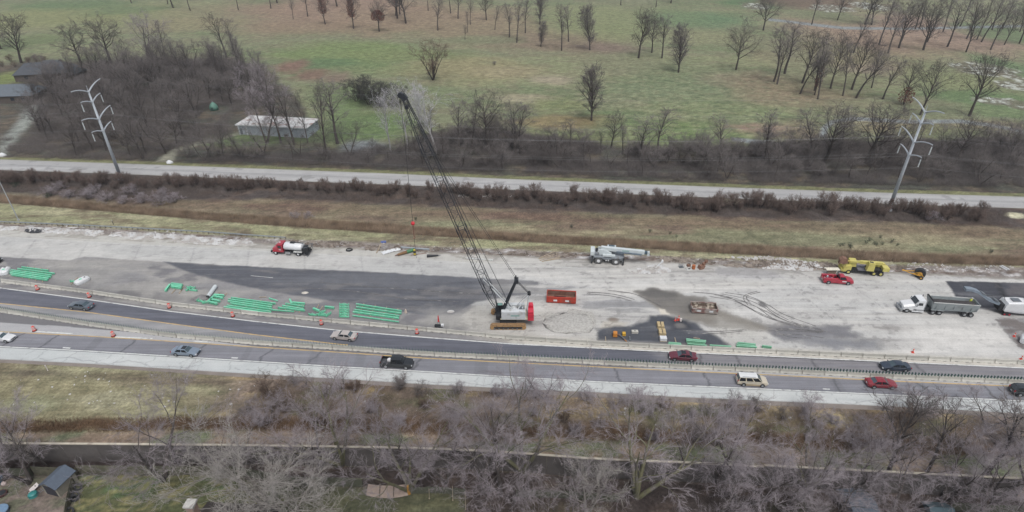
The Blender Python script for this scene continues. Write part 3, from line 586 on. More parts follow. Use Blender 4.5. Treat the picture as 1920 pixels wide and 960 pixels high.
# ================================================================ noise wall (panels between posts)
mwall = mat('noise_wall_panel', P(98, 93, 91), 0.95, 0.10, 1.2, rnd=0.08, col2=P(86, 82, 80), c2t=0.55, c2s=0.6, bump=0.2)
mcap = mat('noise_wall_cap', P(196, 188, 172), 0.85, 0.15, 0.8, col2=P(160, 150, 138), c2t=0.58, c2s=0.5)
xs = np.arange(-130, 130, 0.05); ys = ext(L['wall'], xs)
s = np.concatenate([[0], np.cumsum(np.hypot(np.diff(xs), np.diff(ys)))]); pos = 0; n = 0
wall_things = []
while pos+5 < s[-1]:
    p0 = Vector((np.interp(pos, s, xs), np.interp(pos, s, ys), 0)); p1 = Vector((np.interp(pos+5, s, xs), np.interp(pos+5, s, ys), 0)); pos += 5
    c = (p0+p1)/2; k = c.x/(c.y*ct+CH*st)
    if k < -0.93 or k > 0.83: continue
    wall_things.append((c, math.atan2((p1-p0).y, (p1-p0).x)))
wr = thing('noise_wall', 'long grey noise wall with a pale cap running behind the backyard trees', 'wall', (0, 0, 0))
for i, (c, rz) in enumerate(wall_things):
    q = bpy.data.objects.new('wall_panel', None)
    h = 3.95 + (0.25 if i > 22 else 0)
    b = MB().box((c.x, c.y, h/2), (4.96, 0.18, h), rz=rz); b.obj('wall_panel', mwall, wr)
    MB().box((c.x, c.y, h+0.06), (5.0, 0.30, 0.14), rz=rz).obj('wall_cap', mcap, wr)
# ================================================================ wooden fences
mfence = mat('weathered_fence_boards', P(108, 106, 90), 0.95, 0.15, 3.0, col2=P(92, 90, 76), c2t=0.5, c2s=1.2)
mfgreen = mat('mossy_fence_boards', P(88, 90, 76), 0.95, 0.15, 3.0)
def fence(name, label, pts, h, m, sag=0.0, board=0.14):
    r = thing(name, label, 'fence', G(*pts[0])); o = G(*pts[0]); b = MB(); rl = MB()
    rg = random.Random(len(label))
    for a, c in zip(pts[:-1], pts[1:]):
        p, q = G(*a)-o, G(*c)-o; n = max(1, int((q-p).length/board)); rz = math.atan2((q-p).y, (q-p).x)
        for i in range(n):
            t = (i+.5)/n; w = p.lerp(q, t); hh = h*(1+rg.uniform(-.01, .01)) - sag*abs(math.sin(t*9))
            b.box((w.x, w.y, hh/2), (board*.95, 0.025, hh), rz=rz)
        for z in (0.35, h-0.35): rl.box(((p.x+q.x)/2, (p.y+q.y)/2, z), ((q-p).length, 0.09, 0.09), rz=rz)
        k = max(1, int((q-p).length/2.4))
        for i in range(k+1):
            w = p.lerp(q, i/k)+Vector((-math.sin(rz), math.cos(rz), 0))*0.09; MB().box((w.x, w.y, h*0.49), (0.1, 0.1, h*0.98)).obj('fence_post', m, r)
    b.obj('fence_boards', m, r); rl.obj('fence_rails', m, r); return r
fence('board_fence', 'weathered board fence closing the green lawn below the noise wall', [(150,889), (300,890), (440,891)], 1.9, mfence)
fence('board_fence', 'short board fence behind the small dark-roofed garden shed', [(66,891), (142,894)], 1.9, mfence)
fence('board_fence', 'dim board fence at the bottom left corner behind fallen branches', [(-30,892), (62,893)], 1.7, mfgreen)
fence('board_fence', 'narrow side fence with old tyres leaning on it, beside the shed', [(146,890), (140,912), (132,945), (126,985)], 1.5, mfence)
fence('board_fence', 'weathered board fence left of the collapsed pale fence panel', [(440,891), (560,910), (605,911), (680,913)], 1.9, mfgreen)
fence('board_fence', 'sagging mossy fence right of the collapsed fence panel', [(768,926), (820,924), (872,928)], 1.5, mfgreen, 0.25)
fence('board_fence', 'dark mossy fence running under the bare trees at bottom centre', [(968,932), (1060,934), (1160,942)], 1.6, mfgreen)
fence('board_fence', 'dark fence half hidden by trees at the bottom right corner', [(1780,958), (1860,962), (1960,966)], 1.8, mfgreen)
# collapsed fence panel
ft = thing('collapsed_fence', 'pale collapsed fence panel lying tilted between two trunks', 'fence panel', G(725, 926))
mp_ = mat('bleached_boards', P(158, 142, 132), 0.95, 0.12, 3.0)
b = MB(); o = G(725, 926)
for i in range(34):
    t = i/33; p = G(688+t*76, 930+ (1-(2*t-1)**2)*5)-o; q = G(693+t*70, 914+(1-(2*t-1)**2)*3)-o
    p.z = 0.15; q.z = 0.75; d = Vector((0.11, 0, 0)); u = Vector((0, 0, 0.03))
    b.add([p-d, p+d, q+d, q-d, p-d-u, p+d-u, q+d-u, q-d-u], [(0, 1, 2, 3), (7, 6, 5, 4), (0, 4, 5, 1), (1, 5, 6, 2), (2, 6, 7, 3), (3, 7, 4, 0)])
b.obj('panel_boards', mp_, ft)
for z0, s_ in ((0.28, .2), (0.5, .5), (0.68, .8)):
    b = MB(); pp = []
    for i in range(9):
        t = i/8; p = G(688+t*76, 930+(1-(2*t-1)**2)*5)-o; q = G(693+t*70, 914+(1-(2*t-1)**2)*3)-o; p.z = .15; q.z = .75; w = p.lerp(q, s_); w.z += .06; pp.append(w)
    b.path(pp, 0.04, 4); b.obj('cross_rail', mp_, ft)
for xx in (712, 738): 
    p, q = G(xx, 934)-o, G(xx+2, 914)-o; p.z = .3; q.z = .95; MB().cyl(p, q, .07, .07, 5).obj('fence_post', mat('dark_post', P(100, 90, 80)), ft)
# ================================================================ guardrail
mgal = mat('galvanised_steel', P(178, 186, 192), 0.45, 0.08, 4.0, metal=0.3)
gr_t = thing('guardrail', 'galvanised guardrail on short posts along the pale rubble strip', 'guardrail', G(260, 431))
o = G(260, 431); xs = np.linspace(G(-60, 416).x, G(536, 449).x, 60); yl = line([(-60,415),(0,419),(120,424),(240,430),(400,439),(480,445),(536,449)])
pts = [Vector((x, float(np.interp(x, *yl)), 0))-o for x in xs]
b = MB()
for a, c in zip(pts[:-1], pts[1:]):
    rz = math.atan2((c-a).y, (c-a).x); m_ = (a+c)/2; Ln = (c-a).length
    b.box((m_.x, m_.y, .68), (Ln, .05, .11), rz=rz); b.box((m_.x, m_.y, .50), (Ln, .05, .11), rz=rz); b.box((m_.x, m_.y+.03, .59), (Ln, .04, .1), rz=rz)
b.obj('rail_beam', mgal, gr_t)
for p in pts[::1]: MB().box((p.x, p.y+.12, .36), (.12, .16, .72)).obj('guardrail_post', mat('post_timber', P(110, 100, 92)) if p is pts[0] else bpy.data.materials['post_timber'], gr_t)
# second short rail and loose pieces are with the small things
# ================================================================ street light at the left edge
mpole = mat('pale_steel_pole', P(172, 176, 178), 0.5, 0.06, 3.0)
lp = thing('street_lamp', 'tall grey light pole leaning out of the left edge beside the guardrail', 'street lamp', G(35, 413))
MB().cyl((0, 0, 0), (0, 0, 13.5), 0.14, 0.08, 10).obj('pole', mpole, lp); MB().cyl((0, 0, 0), (0, 0, .25), .3, .3, 12).obj('base', mpole, lp)
MB().path([(0, 0, 13.4), (-.3, -1.2, 13.9), (-.4, -2.4, 14.0)], .05).obj('arm', mpole, lp); MB().box((-.4, -2.8, 13.95), (.35, .8, .16), top=(.7, .8)).obj('lamp_head', mpole, lp)
# ================================================================ transmission poles
mtp = mat('weathered_galvanised_pole', P(190, 197, 204), 0.6, 0.06, 1.5)
mins = mat('pale_insulator', P(206, 214, 216), 0.35, 0.05)
def tpole(label, bx, by, top, seps, name='transmission_pole'):
    g = G(bx, by); h = VP(bx, top, g.y).z; t = thing(name, label, 'power pole', g)
    MB().cyl((0, 0, 0), (0, 0, h-.3), .48, .22, 14).obj('pole_shaft', mtp, t, smooth=True); MB().cyl((0, 0, -.1), (0, 0, .35), .85, .85, 14).obj('base_collar', mtp, t)
    MB().cyl((0, 0, h-.3), (0, 0, h+1.1), .08, .05, 6).obj('tip_rod', mtp, t)
    att = []
    for k, (dz, ln, ins) in enumerate(seps):
        for sg in (1, -1):
            pts = []
            for i in range(7):
                u = i/6; pts.append(Vector((0, sg*(.15+u*ln), h-dz+ (1.6*u-.75*u*u)*ln*.34)))
            b = MB()
            for i, (a, c) in enumerate(zip(pts[:-1], pts[1:])): b.cyl(a, c, .2-.015*i, .185-.015*i, 8)
            b.obj('cross_arm', mtp, t); e = pts[-1]
            if ins:
                MB().cyl(e, e-Vector((0, 0, .7)), .03, .03, 5).obj('hanger', mtp, t)
                b = MB(); b.cyl(e-Vector((0, 0, .6)), e-Vector((0, 0, 2.5)), .13, .13, 8); b.obj('insulator', mins, t); e = e-Vector((0, 0, 2.6))
            att.append(g+e)
    return att, h
A1, h1 = tpole('steel transmission pole with curved arms beside the left part of the frontage road', 228, 337, 168, [(.6, 6.2, 0), (3.4, 4.2, 1), (8.2, 6.4, 1), (11.6, 4.4, 1)])
A2, h2 = tpole('steel transmission pole with curved arms rising beside the right part of the frontage road', 1666, 394, 206, [(.6, 6.2, 0), (3.4, 4.2, 1), (8.2, 6.4, 1), (11.6, 4.4, 1)])
mwire = mat('aluminium_wire', P(140, 142, 146), 0.5, 0.05, metal=0.3)
span = (A2[0]-A1[0])
wn = ['far top ground wire', 'near top ground wire', 'upper far conductor', 'upper near conductor', 'middle far conductor', 'middle near conductor', 'lowest far conductor', 'lowest near conductor']
for i, (p, q) in enumerate(zip(A1, A2)):
    b = MB()
    for a, c in ((p, q), (p-span, p), (q, q+span)):
        pts = []
        for k in range(41):
            u = k/40; w_ = a.lerp(c, u); w_.z -= 4*(4.2 if i > 1 else 3.0)*u*(1-u); pts.append(w_)
        b.path(pts, 0.012 if i > 1 else .009, 4)
    tag(b.obj('power_line', mwire), f'thin {wn[i]} strung between the two steel transmission poles', 'power line', 'wires between the transmission poles')
# ================================================================ buildings
msid = mat('white_metal_siding', P(176, 184, 192), 0.6, 0.08, 1.0, col2=P(160, 168, 176), c2t=.55, c2s=.4)
mroofw = mat('peeling_white_roof', P(206, 206, 206), 0.85, 0.14, 0.8, col2=P(150, 128, 122), c2t=.58, c2s=.30)
def bldg(g, rz): return g, rz
g0, g1 = G(449, 252), G(578, 259); rz = math.atan2((g1-g0).y, (g1-g0).x); Ln = (g1-g0).length; W = 9.0; H_ = 3.5
t = thing('mobile_home', 'long white single-storey building with a peeling white roof among bare trees', 'building', g0, rz)
MB().b2(0, Ln, 0, W, 0, H_).obj('wall', msid, t)
b = MB(); b.prism([(-.4, H_), (Ln+.4, H_), (Ln+.4, H_+.22), (-.4, H_+.22)], -.5, W+.5); b.obj('roof', mroofw, t)
MB().b2(-.45, Ln+.45, -.56, -.505, H_-.12, H_+.26).obj('fascia', mat('white_fascia', P(214, 218, 220)), t)
for x in (0.4, Ln*.13, ): MB().b2(x, x+.14, -.45, -.3, 0, H_-.01).obj('porch_post', mat('white_post', P(210, 214, 216)), t)
MB().b2(.6, 1.5, -.03, -.004, .1, 2.2).obj('door', mat('grey_door', P(110, 116, 122)), t); MB().b2(Ln*.66, Ln*.66+1, -.03, -.004, .25, .85).obj('vent_opening', mat('opening_dark', P(40, 42, 46)), t)
MB().b2(Ln*.42, Ln*.45, -.02, -.004, 0, H_-.1).obj('downpipe', mat('pipe_white', P(200, 206, 208)), t)
MB().b2(Ln*.2, Ln*.62, .3, 1.5, H_+.23, H_+.30).obj('roof_patch', mat('roof_patch', P(150, 132, 124), col2=P(190, 186, 180), c2t=.5, c2s=.5), t)
mshg = mat('dark_shingles', P(80, 84, 90), 0.95, 0.12, 2.0, bump=.4)
mbrk = mat('tan_house_wall', P(96, 88, 82), 0.9, .1, 2)
def gable_house(name, label, bx, by, Lx, Wy, h, rh, rz, roofm, wallm, hip=0.0, cat='house', over=.5):
    t = thing(name, label, cat, G(bx, by), rz)
    MB().b2(0, Lx, 0, Wy, 0, h).obj('wall', wallm, t)
    o_ = over; a = [(-o_, -o_, h-.1), (Lx+o_, -o_, h-.1), (Lx+o_, Wy+o_, h-.1), (-o_, Wy+o_, h-.1)]
    r0, r1 = (-o_+hip, Wy/2, h+rh), (Lx+o_-hip, Wy/2, h+rh)
    b = MB(); b.add([(x, y, z+.02) for x, y, z in a]+[r0, r1], [(0, 1, 5, 4), (2, 3, 4, 5), (1, 2, 5), (3, 0, 4), (3, 2, 1, 0)]); b.obj('roof', roofm, t)
    return t, Lx, Wy, h
t, *_ = gable_house('house', 'dark grey roofed house half hidden by bare woods at the upper left', 30, 154, 21, 13, 3.0, 3.6, R(12), mshg, mbrk, 3.5)
for x in (4, 9, 15): MB().b2(x, x+1.4, -.03, -.004, 1.0, 2.2).obj('window', mat('dark_window', P(50, 56, 64), .2), t)
MB().b2(6, 13, 12.8, 17, 2.0, 5.2).obj('rear_wing', mshg, t)
t, *_ = gable_house('house', 'dark roofed outbuilding in the woods right of the larger grey house', 92, 147, 13, 8, 2.4, 2.2, R(-8), mat('dark_shingles_mossy', P(72, 76, 80), .95, .2, 1), mbrk, 1.0)
MB().b2(2, 3.2, -.03, -.004, 0, 2).obj('door', bpy.data.materials['grey_door'], t)
t, *_ = gable_house('house', 'pale grey roofed house cut off by the left edge above the driveway', -48, 196, 22, 12, 3.0, 3.0, R(6), mat('pale_grey_shingles', P(102, 110, 118), .9, .08, 1.5), mbrk, 2.5)
for x in (6, 14, 18): MB().b2(x, x+1.4, -.03, -.004, 1.0, 2.2).obj('window', bpy.data.materials['dark_window'], t)
# green playhouse / canopy in the woods
mgrn = mat('green_canvas', P(96, 138, 124), .6, .1, 2)
t = thing('play_tent', 'small green domed tent standing in the brown woods', 'tent', G(402, 206))
b = MB(); secs = []
for z, r_ in ((0, 1.6), (1.2, 1.55), (2.0, 1.25), (2.6, .75), (3.0, .15)): secs.append([(r_*math.cos(a)*1.0, r_*math.sin(a), z) for a in [k*math.pi/6 for k in range(12)]])
b.loft(secs); b.obj('canopy', mgrn, t, smooth=True); MB().box((0, -1.57, .7), (.9, .05, 1.4)).obj('tent_door', mat('tent_door', P(60, 84, 78)), t); MB().cyl((0, 0, 2.9), (0, 0, 3.5), .05).obj('tip_rod', mtp, t)
# garden shed
mshr = mat('blue_grey_shingles', P(88, 98, 112), .9, .08, 3); mshw = mat('beige_siding', P(152, 148, 136), .85, .08, 3)
a, c, d = G(80, 920), G(104, 927), G(121, 905)
rz = math.atan2((c-a).y, (c-a).x); t = thing('garden_shed', 'small garden shed with blue-grey roof and dark open door in the leafy yard', 'shed', G(86, 925), R(-14))
Lx, Wy, h, rh = 2.6, 2.9, 1.9, .75
b = MB(); b.prism([(0, 0), (Lx, 0), (Lx, h), (Lx/2, h+rh), (0, h)], 0, Wy); b.obj('wall', mshw, t)
for sg, x0, x1 in ((-1, -.2, Lx/2), (1, Lx+.2, Lx/2)):
    z0 = h-.12; MB().add([(x0, -.25, z0), (x1, -.25, h+rh+.03), (x1, Wy+.2, h+rh+.03), (x0, Wy+.2, z0), (x0, -.25, z0+.08), (x1, -.25, h+rh+.11), (x1, Wy+.2, h+rh+.11), (x0, Wy+.2, z0+.08)], [(3, 2, 1, 0), (4, 5, 6, 7), (0, 1, 5, 4), (1, 2, 6, 5), (2, 3, 7, 6), (3, 0, 4, 7)]).obj('roof', mshr, t)
MB().b2(.35, Lx-.35, -.04, -.004, .05, h-.05).obj('door', mat('dark_doorway', P(52, 52, 60)), t)
# chimney and roof at the bottom edge
t, Lx, Wy, h = gable_house('house', 'brown-roofed house cut by the bottom edge, with a chimney', 352, 1064, 9, 7, 2.6, 1.3, R(-3), mat('dark_brown_shingles', P(66, 60, 58), .95, .15, 2), mbrk, 0)
ch = MB().b2(-1.3, -.3, 4.6, 5.6, 0, 5.3).obj('chimney', mat('salmon_brick', P(164, 138, 122), .9, .1, 6), t); MB().b2(-1.45, -.15, 4.45, 5.75, 5.3, 5.55).obj('chimney_cap', mat('white_cap', P(208, 206, 200)), ch)
for k in range(4): MB().cyl((2.2+k*1.1, 4.6, 3.1), (2.2+k*1.1, 4.6, 3.95), .16).obj('roof_vent', mat('vent_dark', P(50, 50, 52)) if k == 0 else bpy.data.materials['vent_dark'], t)
mslate = mat('slate_blue_shingles', P(92, 100, 112), .85, .08, 2)
t, *_ = gable_house('shed', 'grey gable-roofed shed under the bare trees at the bottom edge', 1600, 992, 3.2, 4.6, 1.9, 1.1, R(6), mslate, mbrk, 0, 'shed', .2)
MB().b2(.9, 2.2, -.03, -.004, 0, 1.7).obj('door', bpy.data.materials['dark_doorway'], t)
t, *_ = gable_house('shed', 'tiny blue-grey roofed shed at the bottom edge, right of the grey gable shed', 1742, 990, 2.8, 2.8, 1.6, .9, R(-5), mat('teal_grey_roof', P(74, 92, 100), .85, .08, 2), mbrk, 0, 'shed', .2)
MB().b2(.7, 1.9, -.03, -.004, 0, 1.4).obj('door', bpy.data.materials['dark_doorway'], t)
# ================================================================ road vehicles
mtyre = mat('tyre_rubber', P(50, 51, 54), 0.85, .1, 8); mrim = mat('alloy_rim', P(176, 180, 184), 0.35, .05, metal=.5)
mglass = mat('car_glass', P(74, 90, 98), 0.08, .05, spec=.9); mglassd = mat('dark_tinted_glass', P(38, 44, 50), 0.08, .05, spec=.9)
mchr = mat('chrome_trim', P(190, 194, 198), .25, .05, metal=.7); mlamp = mat('lamp_lens', P(214, 218, 220), .15, .02, spec=.8); mtail = mat('red_tail_lens', P(170, 40, 46), .25, .05)
mblk = mat('black_plastic', P(40, 42, 46), .6, .1); msteel = mat('grey_steel', P(120, 126, 132), .5, .12, 3, metal=.3)
def paint(name, c, rough=.32): return mat(name, P(*c), rough, .04, 1.0, spec=.5, coat=.6)
def wheel(parent, x, y, r=.33, w=.22, tm_=None, rm=None, rr=.62, name='wheel'):
    t = MB().cyl((x, y-w/2, r), (x, y+w/2, r), r, r, 18).obj(name, tm_ or mtyre, parent)
    sg = 1 if y > 0 else -1
    MB().cyl((x, y+sg*(w/2-.02), r), (x, y+sg*(w/2+.012), r), r*rr, r*rr*.92, 14).obj('rim', rm or mrim, t); return t
CARS = dict(
 sedan=dict(L=4.85, W=1.82, belt=.92, H=1.44, hood=[(2.42,.50),(2.38,.66),(2.15,.74),(1.6,.86),(1.05,.93)], ws=(1.05,.30), rw=(-1.72,-1.02), tail=[(-1.72,.96),(-2.15,.95),(-2.36,.88),(-2.42,.55)]),
 coupe=dict(L=4.6, W=1.78, belt=.90, H=1.36, hood=[(2.30,.48),(2.26,.62),(2.0,.72),(1.5,.82),(.85,.92)], ws=(.85,.10), rw=(-1.75,-.85), tail=[(-1.75,.93),(-2.1,.92),(-2.26,.84),(-2.3,.55)]),
 minivan=dict(L=5.1, W=1.96, belt=1.02, H=1.78, hood=[(2.55,.52),(2.50,.72),(2.3,.84),(1.9,.96),(1.55,1.04)], ws=(1.55,.65), rw=(-2.48,-2.25), tail=[(-2.44,1.02),(-2.52,.98),(-2.55,.8),(-2.55,.5)]),
 suv=dict(L=4.75, W=1.90, belt=1.04, H=1.72, hood=[(2.37,.55),(2.33,.78),(2.1,.92),(1.6,1.0),(1.1,1.05)], ws=(1.1,.45), rw=(-2.25,-1.85), tail=[(-2.22,1.05),(-2.32,1.0),(-2.37,.85),(-2.37,.5)]),
 pickup=dict(L=5.8, W=1.98, belt=1.10, H=1.88, hood=[(2.9,.6),(2.86,.88),(2.6,1.0),(2.0,1.08),(1.5,1.12)], ws=(1.5,.9), rw=(-.95,-.85), tail=[(-.95,1.1)]),
 utility=dict(L=6.3, W=2.02, belt=1.10, H=1.86, hood=[(3.15,.6),(3.11,.86),(2.8,.98),(2.3,1.06),(1.75,1.12)], ws=(1.75,1.15), rw=(.05,.12), tail=[(.0,1.1)]))
def car(kind, label, px, py, px2, py2, pm, roofm=None, name=None, sunroof=False, glass=None, left=True, cat='car', bed=None, scale=1.0, lower=None):
    """px,py: a ground pixel under the middle; px2,py2 a second pixel along the lane the nose points to"""
    c = CARS[kind]; g, h = G(px, py), G(px2, py2); rz = math.atan2((h-g).y, (h-g).x)
    t = thing(name or {'sedan': 'sedan', 'coupe': 'coupe', 'minivan': 'minivan', 'suv': 'suv', 'pickup': 'pickup_truck', 'utility': 'utility_pickup'}[kind], label, cat, (g.x, g.y, .025), rz, scale=scale)
    W2, glass = c['W']/2, glass or mglass
    prof = c['hood']+c['tail']; secs = []; n = len(prof); xl = prof[-1][0]
    if kind in ('pickup', 'utility'): prof = prof+[(prof[-1][0]-.02, 1.1)]
    for i, (x, z) in enumerate(prof):
        e = abs(x)/(c['L']/2); w = W2*(1-.10*max(0, e-.72)/.28) if e > .72 else W2
        if e > .97: w = W2*.84
        zb = .30 if e > .93 else .22
        m_ = max(zb+.1, min(z-.1, .62))
        secs.append([(x, -w*.90, zb), (x, -w*.98, zb+.1), (x, -w, m_), (x, -w*.95, z-.02), (x, -w*.80, z+.03), (x, 0, z+.06), (x, w*.80, z+.03), (x, w*.95, z-.02), (x, w, m_), (x, w*.98, zb+.1), (x, w*.90, zb)])
    b = MB(); b.loft(secs); b.obj('body', pm, t, smooth=False)
    # cabin
    x0, x1 = c['ws'][0], c['ws'][1]; x3, x2 = c['rw']; bz, H = c['belt']-.02, c['H']; wb, wt = W2*.90, W2*.70
    cab = [(x0, -wb, bz), (x0, wb, bz), (x3, wb, bz), (x3, -wb, bz), (x1, -wt, H-.05), (x1, wt, H-.05), (x2, wt, H-.05), (x2, -wt, H-.05)]
    b = MB(); b.add(cab, [(0, 3, 2, 1), (4, 5, 6, 7), (0, 1, 5, 4), (1, 2, 6, 5), (2, 3, 7, 6), (3, 0, 4, 7)]); b.obj('cabin', pm, t)
    b = MB(); xm = (x1+x2)/2
    b.loft([[(x1+.06, -wt*.96, H-.06), (x1+.06, 0, H-.02), (x1+.06, wt*.96, H-.06)], [(x1-.25, -wt*1.02, H-.03), (x1-.25, 0, H+.02), (x1-.25, wt*1.02, H-.03)], [(x2+.3, -wt*1.02, H-.03), (x2+.3, 0, H+.02), (x2+.3, wt*1.02, H-.03)], [(x2-.06, -wt*.96, H-.06), (x2-.06, 0, H-.02), (x2-.06, wt*.96, H-.06)]])
    rf = b.obj('roof', roofm or pm, t)
    def inset(nm, A, B_, C_, D, off, m=None, mg=(.06, .06)):
        A, B_, C_, D = map(Vector, (A, B_, C_, D)); nrm = (B_-A).cross(D-A).normalized(); o = nrm*off
        q = [A.lerp(B_, mg[0]), A.lerp(B_, 1-mg[0]), D.lerp(C_, 1-mg[0]), D.lerp(C_, mg[0])]
        r_ = [q[0].lerp(q[3], mg[1]), q[1].lerp(q[2], mg[1]), q[1].lerp(q[2], 1-mg[1]), q[0].lerp(q[3], 1-mg[1])]
        bb = MB(); bb.add([v+o for v in r_]+[v-o*.5 for v in r_], [(0, 1, 2, 3), (7, 6, 5, 4), (0, 4, 5, 1), (1, 5, 6, 2), (2, 6, 7, 3), (3, 7, 4, 0)]); return bb.obj(nm, m or glass, t)
    inset('windshield', cab[0], cab[1], cab[5], cab[4], .015); inset('rear_window', cab[2], cab[3], cab[7], cab[6], .015)
    for sg in (-1, 1):
        k = [.5] if kind in ('sedan', 'suv', 'pickup', 'coupe') else ([.34, .68] if kind == 'minivan' else [])
        ts = [0]+k+[1]
        for a, b_ in zip(ts[:-1], ts[1:]):
            lo = lambda t_: Vector((x0+(x3-x0)*t_, sg*wb, bz)); hi = lambda t_: Vector((x1+(x2-x1)*t_, sg*wt, H-.05))
            if sg < 0: inset('side_window', lo(b_), lo(a), hi(a), hi(b_), .015, mglassd if kind != 'sedan' else mglassd, (.07, .10))
            else: inset('side_window', lo(a), lo(b_), hi(b_), hi(a), .015, mglassd, (.07, .10))
    L2 = c['L']/2; wx = L2*.62 if kind != 'pickup' else L2*.63; wr = .33 if kind in ('sedan', 'coupe', 'minivan') else .40
    for x in (wx, -wx+(.05 if kind not in ('utility',) else -.1)):
        for y in (-W2+.08, W2-.08):
            MB().cyl((x, y-.10 if y < 0 else y+.05, wr+.02), (x, y-.05 if y < 0 else y+.10, wr+.02), wr+.07, wr+.07, 18).obj('wheel_arch', mblk, t); 
            wheel(t, x, y-.02 if y < 0 else y+.02, wr, .22)
    hz = c['hood'][1][1]-.08
    for y in (-W2*.66, W2*.66):
        MB().box((L2-.10, y, hz), (.22, .36, .16), rz=(-.25 if y > 0 else .25)).obj('headlight', mlamp, t)
        zt = .80 if kind not in ('pickup', 'utility', 'suv', 'minivan') else .95
        MB().box((-L2+.05, y*1.1, zt), (.14, .28 if kind in ('sedan', 'coupe') else .14, .16 if kind in ('sedan', 'coupe') else .4)).obj('tail_light', mtail, t)
        MB().box((x0-.12, (W2+.06)*(1 if y > 0 else -1), bz+.08), (.14, .18, .14)).obj('side_mirror', pm, t)
    MB().box((L2-.0, 0, .52), (.08, W2*1.0, .16)).obj('grille', mblk, t); MB().box((-L2+.0, 0, .62), (.05, .34, .14)).obj('number_plate', mlamp, t)
    if kind in ('sedan', 'coupe', 'minivan', 'suv'):
        for y in (-1, 1): MB().box(((x0+x3)/2+.1, y*W2*.99, bz-.06), (abs(x0-x3)*.8, .02, .03)).obj('chrome_strip', mchr, t)
    if sunroof: MB().box(((x1+x2)/2+.3, 0, H+.015), (.75, W2*.95, .03)).obj('sunroof', mglassd, t)
    if kind == 'minivan':
        for y in (-.6, .6): MB().box(((x1+x2)/2, y, H+.05), (2.2, .05, .04)).obj('roof_rack', mchr, t)
        MB().loft([[(x, s*W2*1.005, z) for s, z in ((-1, .2), (-1, .55), (1, .55), (1, .2))] for x in (-1.9, 1.9)]).obj('lower_body', lower or pm, t)
    return t
def bed(t, kind, pm):
    c = CARS[kind]; W2 = c['W']/2-.01; xb = c['tail'][-1][0]-.03; xe = -c['L']/2+.06
    MB().b2(xe, xb, -W2+.1, W2-.1, .45, .62).obj('bed_floor', mat('bed_liner', P(70, 72, 76)), t)
    for s_ in (-1, 1): MB().b2(xe, xb, s_*W2-(.12 if s_ > 0 else 0), s_*W2+(.12 if s_ < 0 else 0), .30, 1.12).obj('bed_side', pm, t)
    MB().b2(xe-.03, xe+.07, -W2+.125, W2-.125, .4, 1.10).obj('tailgate', pm, t); MB().b2(xe-.18, xe-.04, -W2*.9, W2*.9, .35, .55).obj('bumper', mchr, t)
car('sedan', 'dark grey sedan on the left of the dark curving lane, heading left', 154, 577, 60, 566, paint('slate_grey_paint', (92, 102, 112)))
car('sedan', 'silver-beige sedan in the upper traffic lane below the green beams', 646, 634, 540, 622, paint('silver_beige_paint', (188, 180, 176)))
car('sedan', 'maroon sedan with a sunroof in the upper traffic lane below the black patch', 1279, 672, 1180, 666, paint('maroon_paint', (104, 44, 58)), sunroof=True)
car('sedan', 'dark navy sedan in the upper traffic lane on the right', 1676, 691, 1590, 687, paint('navy_paint', (46, 58, 74)))
car('coupe', 'white coupe entering at the left edge in the lower lane', 6, 637, 100, 643, paint('white_paint', (222, 224, 226)))
car('sedan', 'light blue-grey sedan with a sunroof in the lower lane', 350, 663, 450, 670, paint('light_blue_grey_paint', (128, 142, 158)), sunroof=True)
tp = car('pickup', 'black crew-cab pickup with a white bundle in its bed', 745, 685, 850, 692, paint('black_paint', (34, 38, 42)), glass=mglassd, cat='pickup truck'); bed(tp, 'pickup', tp.children[0].data.materials[0] if tp.children else mblk)
car('minivan', 'beige minivan with a white roof in the lower lane', 1408, 718, 1500, 723, paint('champagne_paint', (206, 196, 176)), roofm=paint('white_roof_paint', (226, 228, 228)), lower=paint('tan_lower_paint', (172, 156, 130)))
car('sedan', 'bright red sedan in the lower lane on the right', 1650, 723, 1750, 728, paint('cherry_red_paint', (140, 34, 48)))
car('suv', 'black suv cut by the right edge in the lower lane', 1921, 738, 2000, 743, paint('deep_black_paint', (36, 42, 48)), glass=mglassd, cat='suv')
car('suv', 'dark suv cut by the left edge above the green beams', -16, 492, 60, 497, paint('dark_green_black_paint', (38, 46, 48)), glass=mglassd, cat='suv')
car('sedan', 'black car nose at the left edge beside the white wrapped bundle', -22, 511, 60, 516, paint('ink_black_paint', (34, 38, 44)), glass=mglassd)
# load in the black pickup
g = G(731, 676, 1.0); t = thing('bundle', 'white rounded bundle lying in the bed of the black pickup', 'bundle', g); b = MB()
b.loft([[(r*math.cos(a), r*math.sin(a)*.8, z) for a in [k*math.pi/5 for k in range(10)]] for z, r in ((-.3, .3), (0, .5), (.3, .48), (.5, .25))]); b.obj('cloth_bundle', mat('white_cloth', P(226, 226, 228), .9, .06), t, smooth=True)
# ---- red utility pickup in the yard (nose to the right)
mred = paint('crimson_paint', (176, 40, 62)); 
tp = car('utility', 'red utility pickup with a loaded open bed, parked left of the yellow excavator', 1568, 529, 1640, 533, mred, glass=mglassd, cat='pickup truck', name='utility_pickup')
W2 = 1.02; xe, xb = -3.1, -.05
MB().b2(xe, xb, -.6, .6, .55, .72).obj('bed_floor', bpy.data.materials['bed_liner'], tp)
for s_ in (-1, 1): MB().b2(xe, xb, s_*.55, s_*W2, .38, 1.38).obj('tool_body', mred, tp)
MB().b2(xe-.05, xe+.05, -.55, .55, .5, 1.2).obj('tailgate', mred, tp)
rk = MB()
for y in (-.85, .85): rk.cyl((-.05, y, 1.38), (-.05, y, 2.1), .04)
rk.cyl((-.05, -.85, 2.1), (-.05, .85, 2.1), .05).cyl((-.05, -.85, 1.75), (-.05, .85, 1.75), .04); rk.obj('headache_rack', mblk, tp)
for y in (-.5, 0, .5): MB().box((-.0, y, 2.14), (.14, .18, .12)).obj('beacon', mblk, tp)
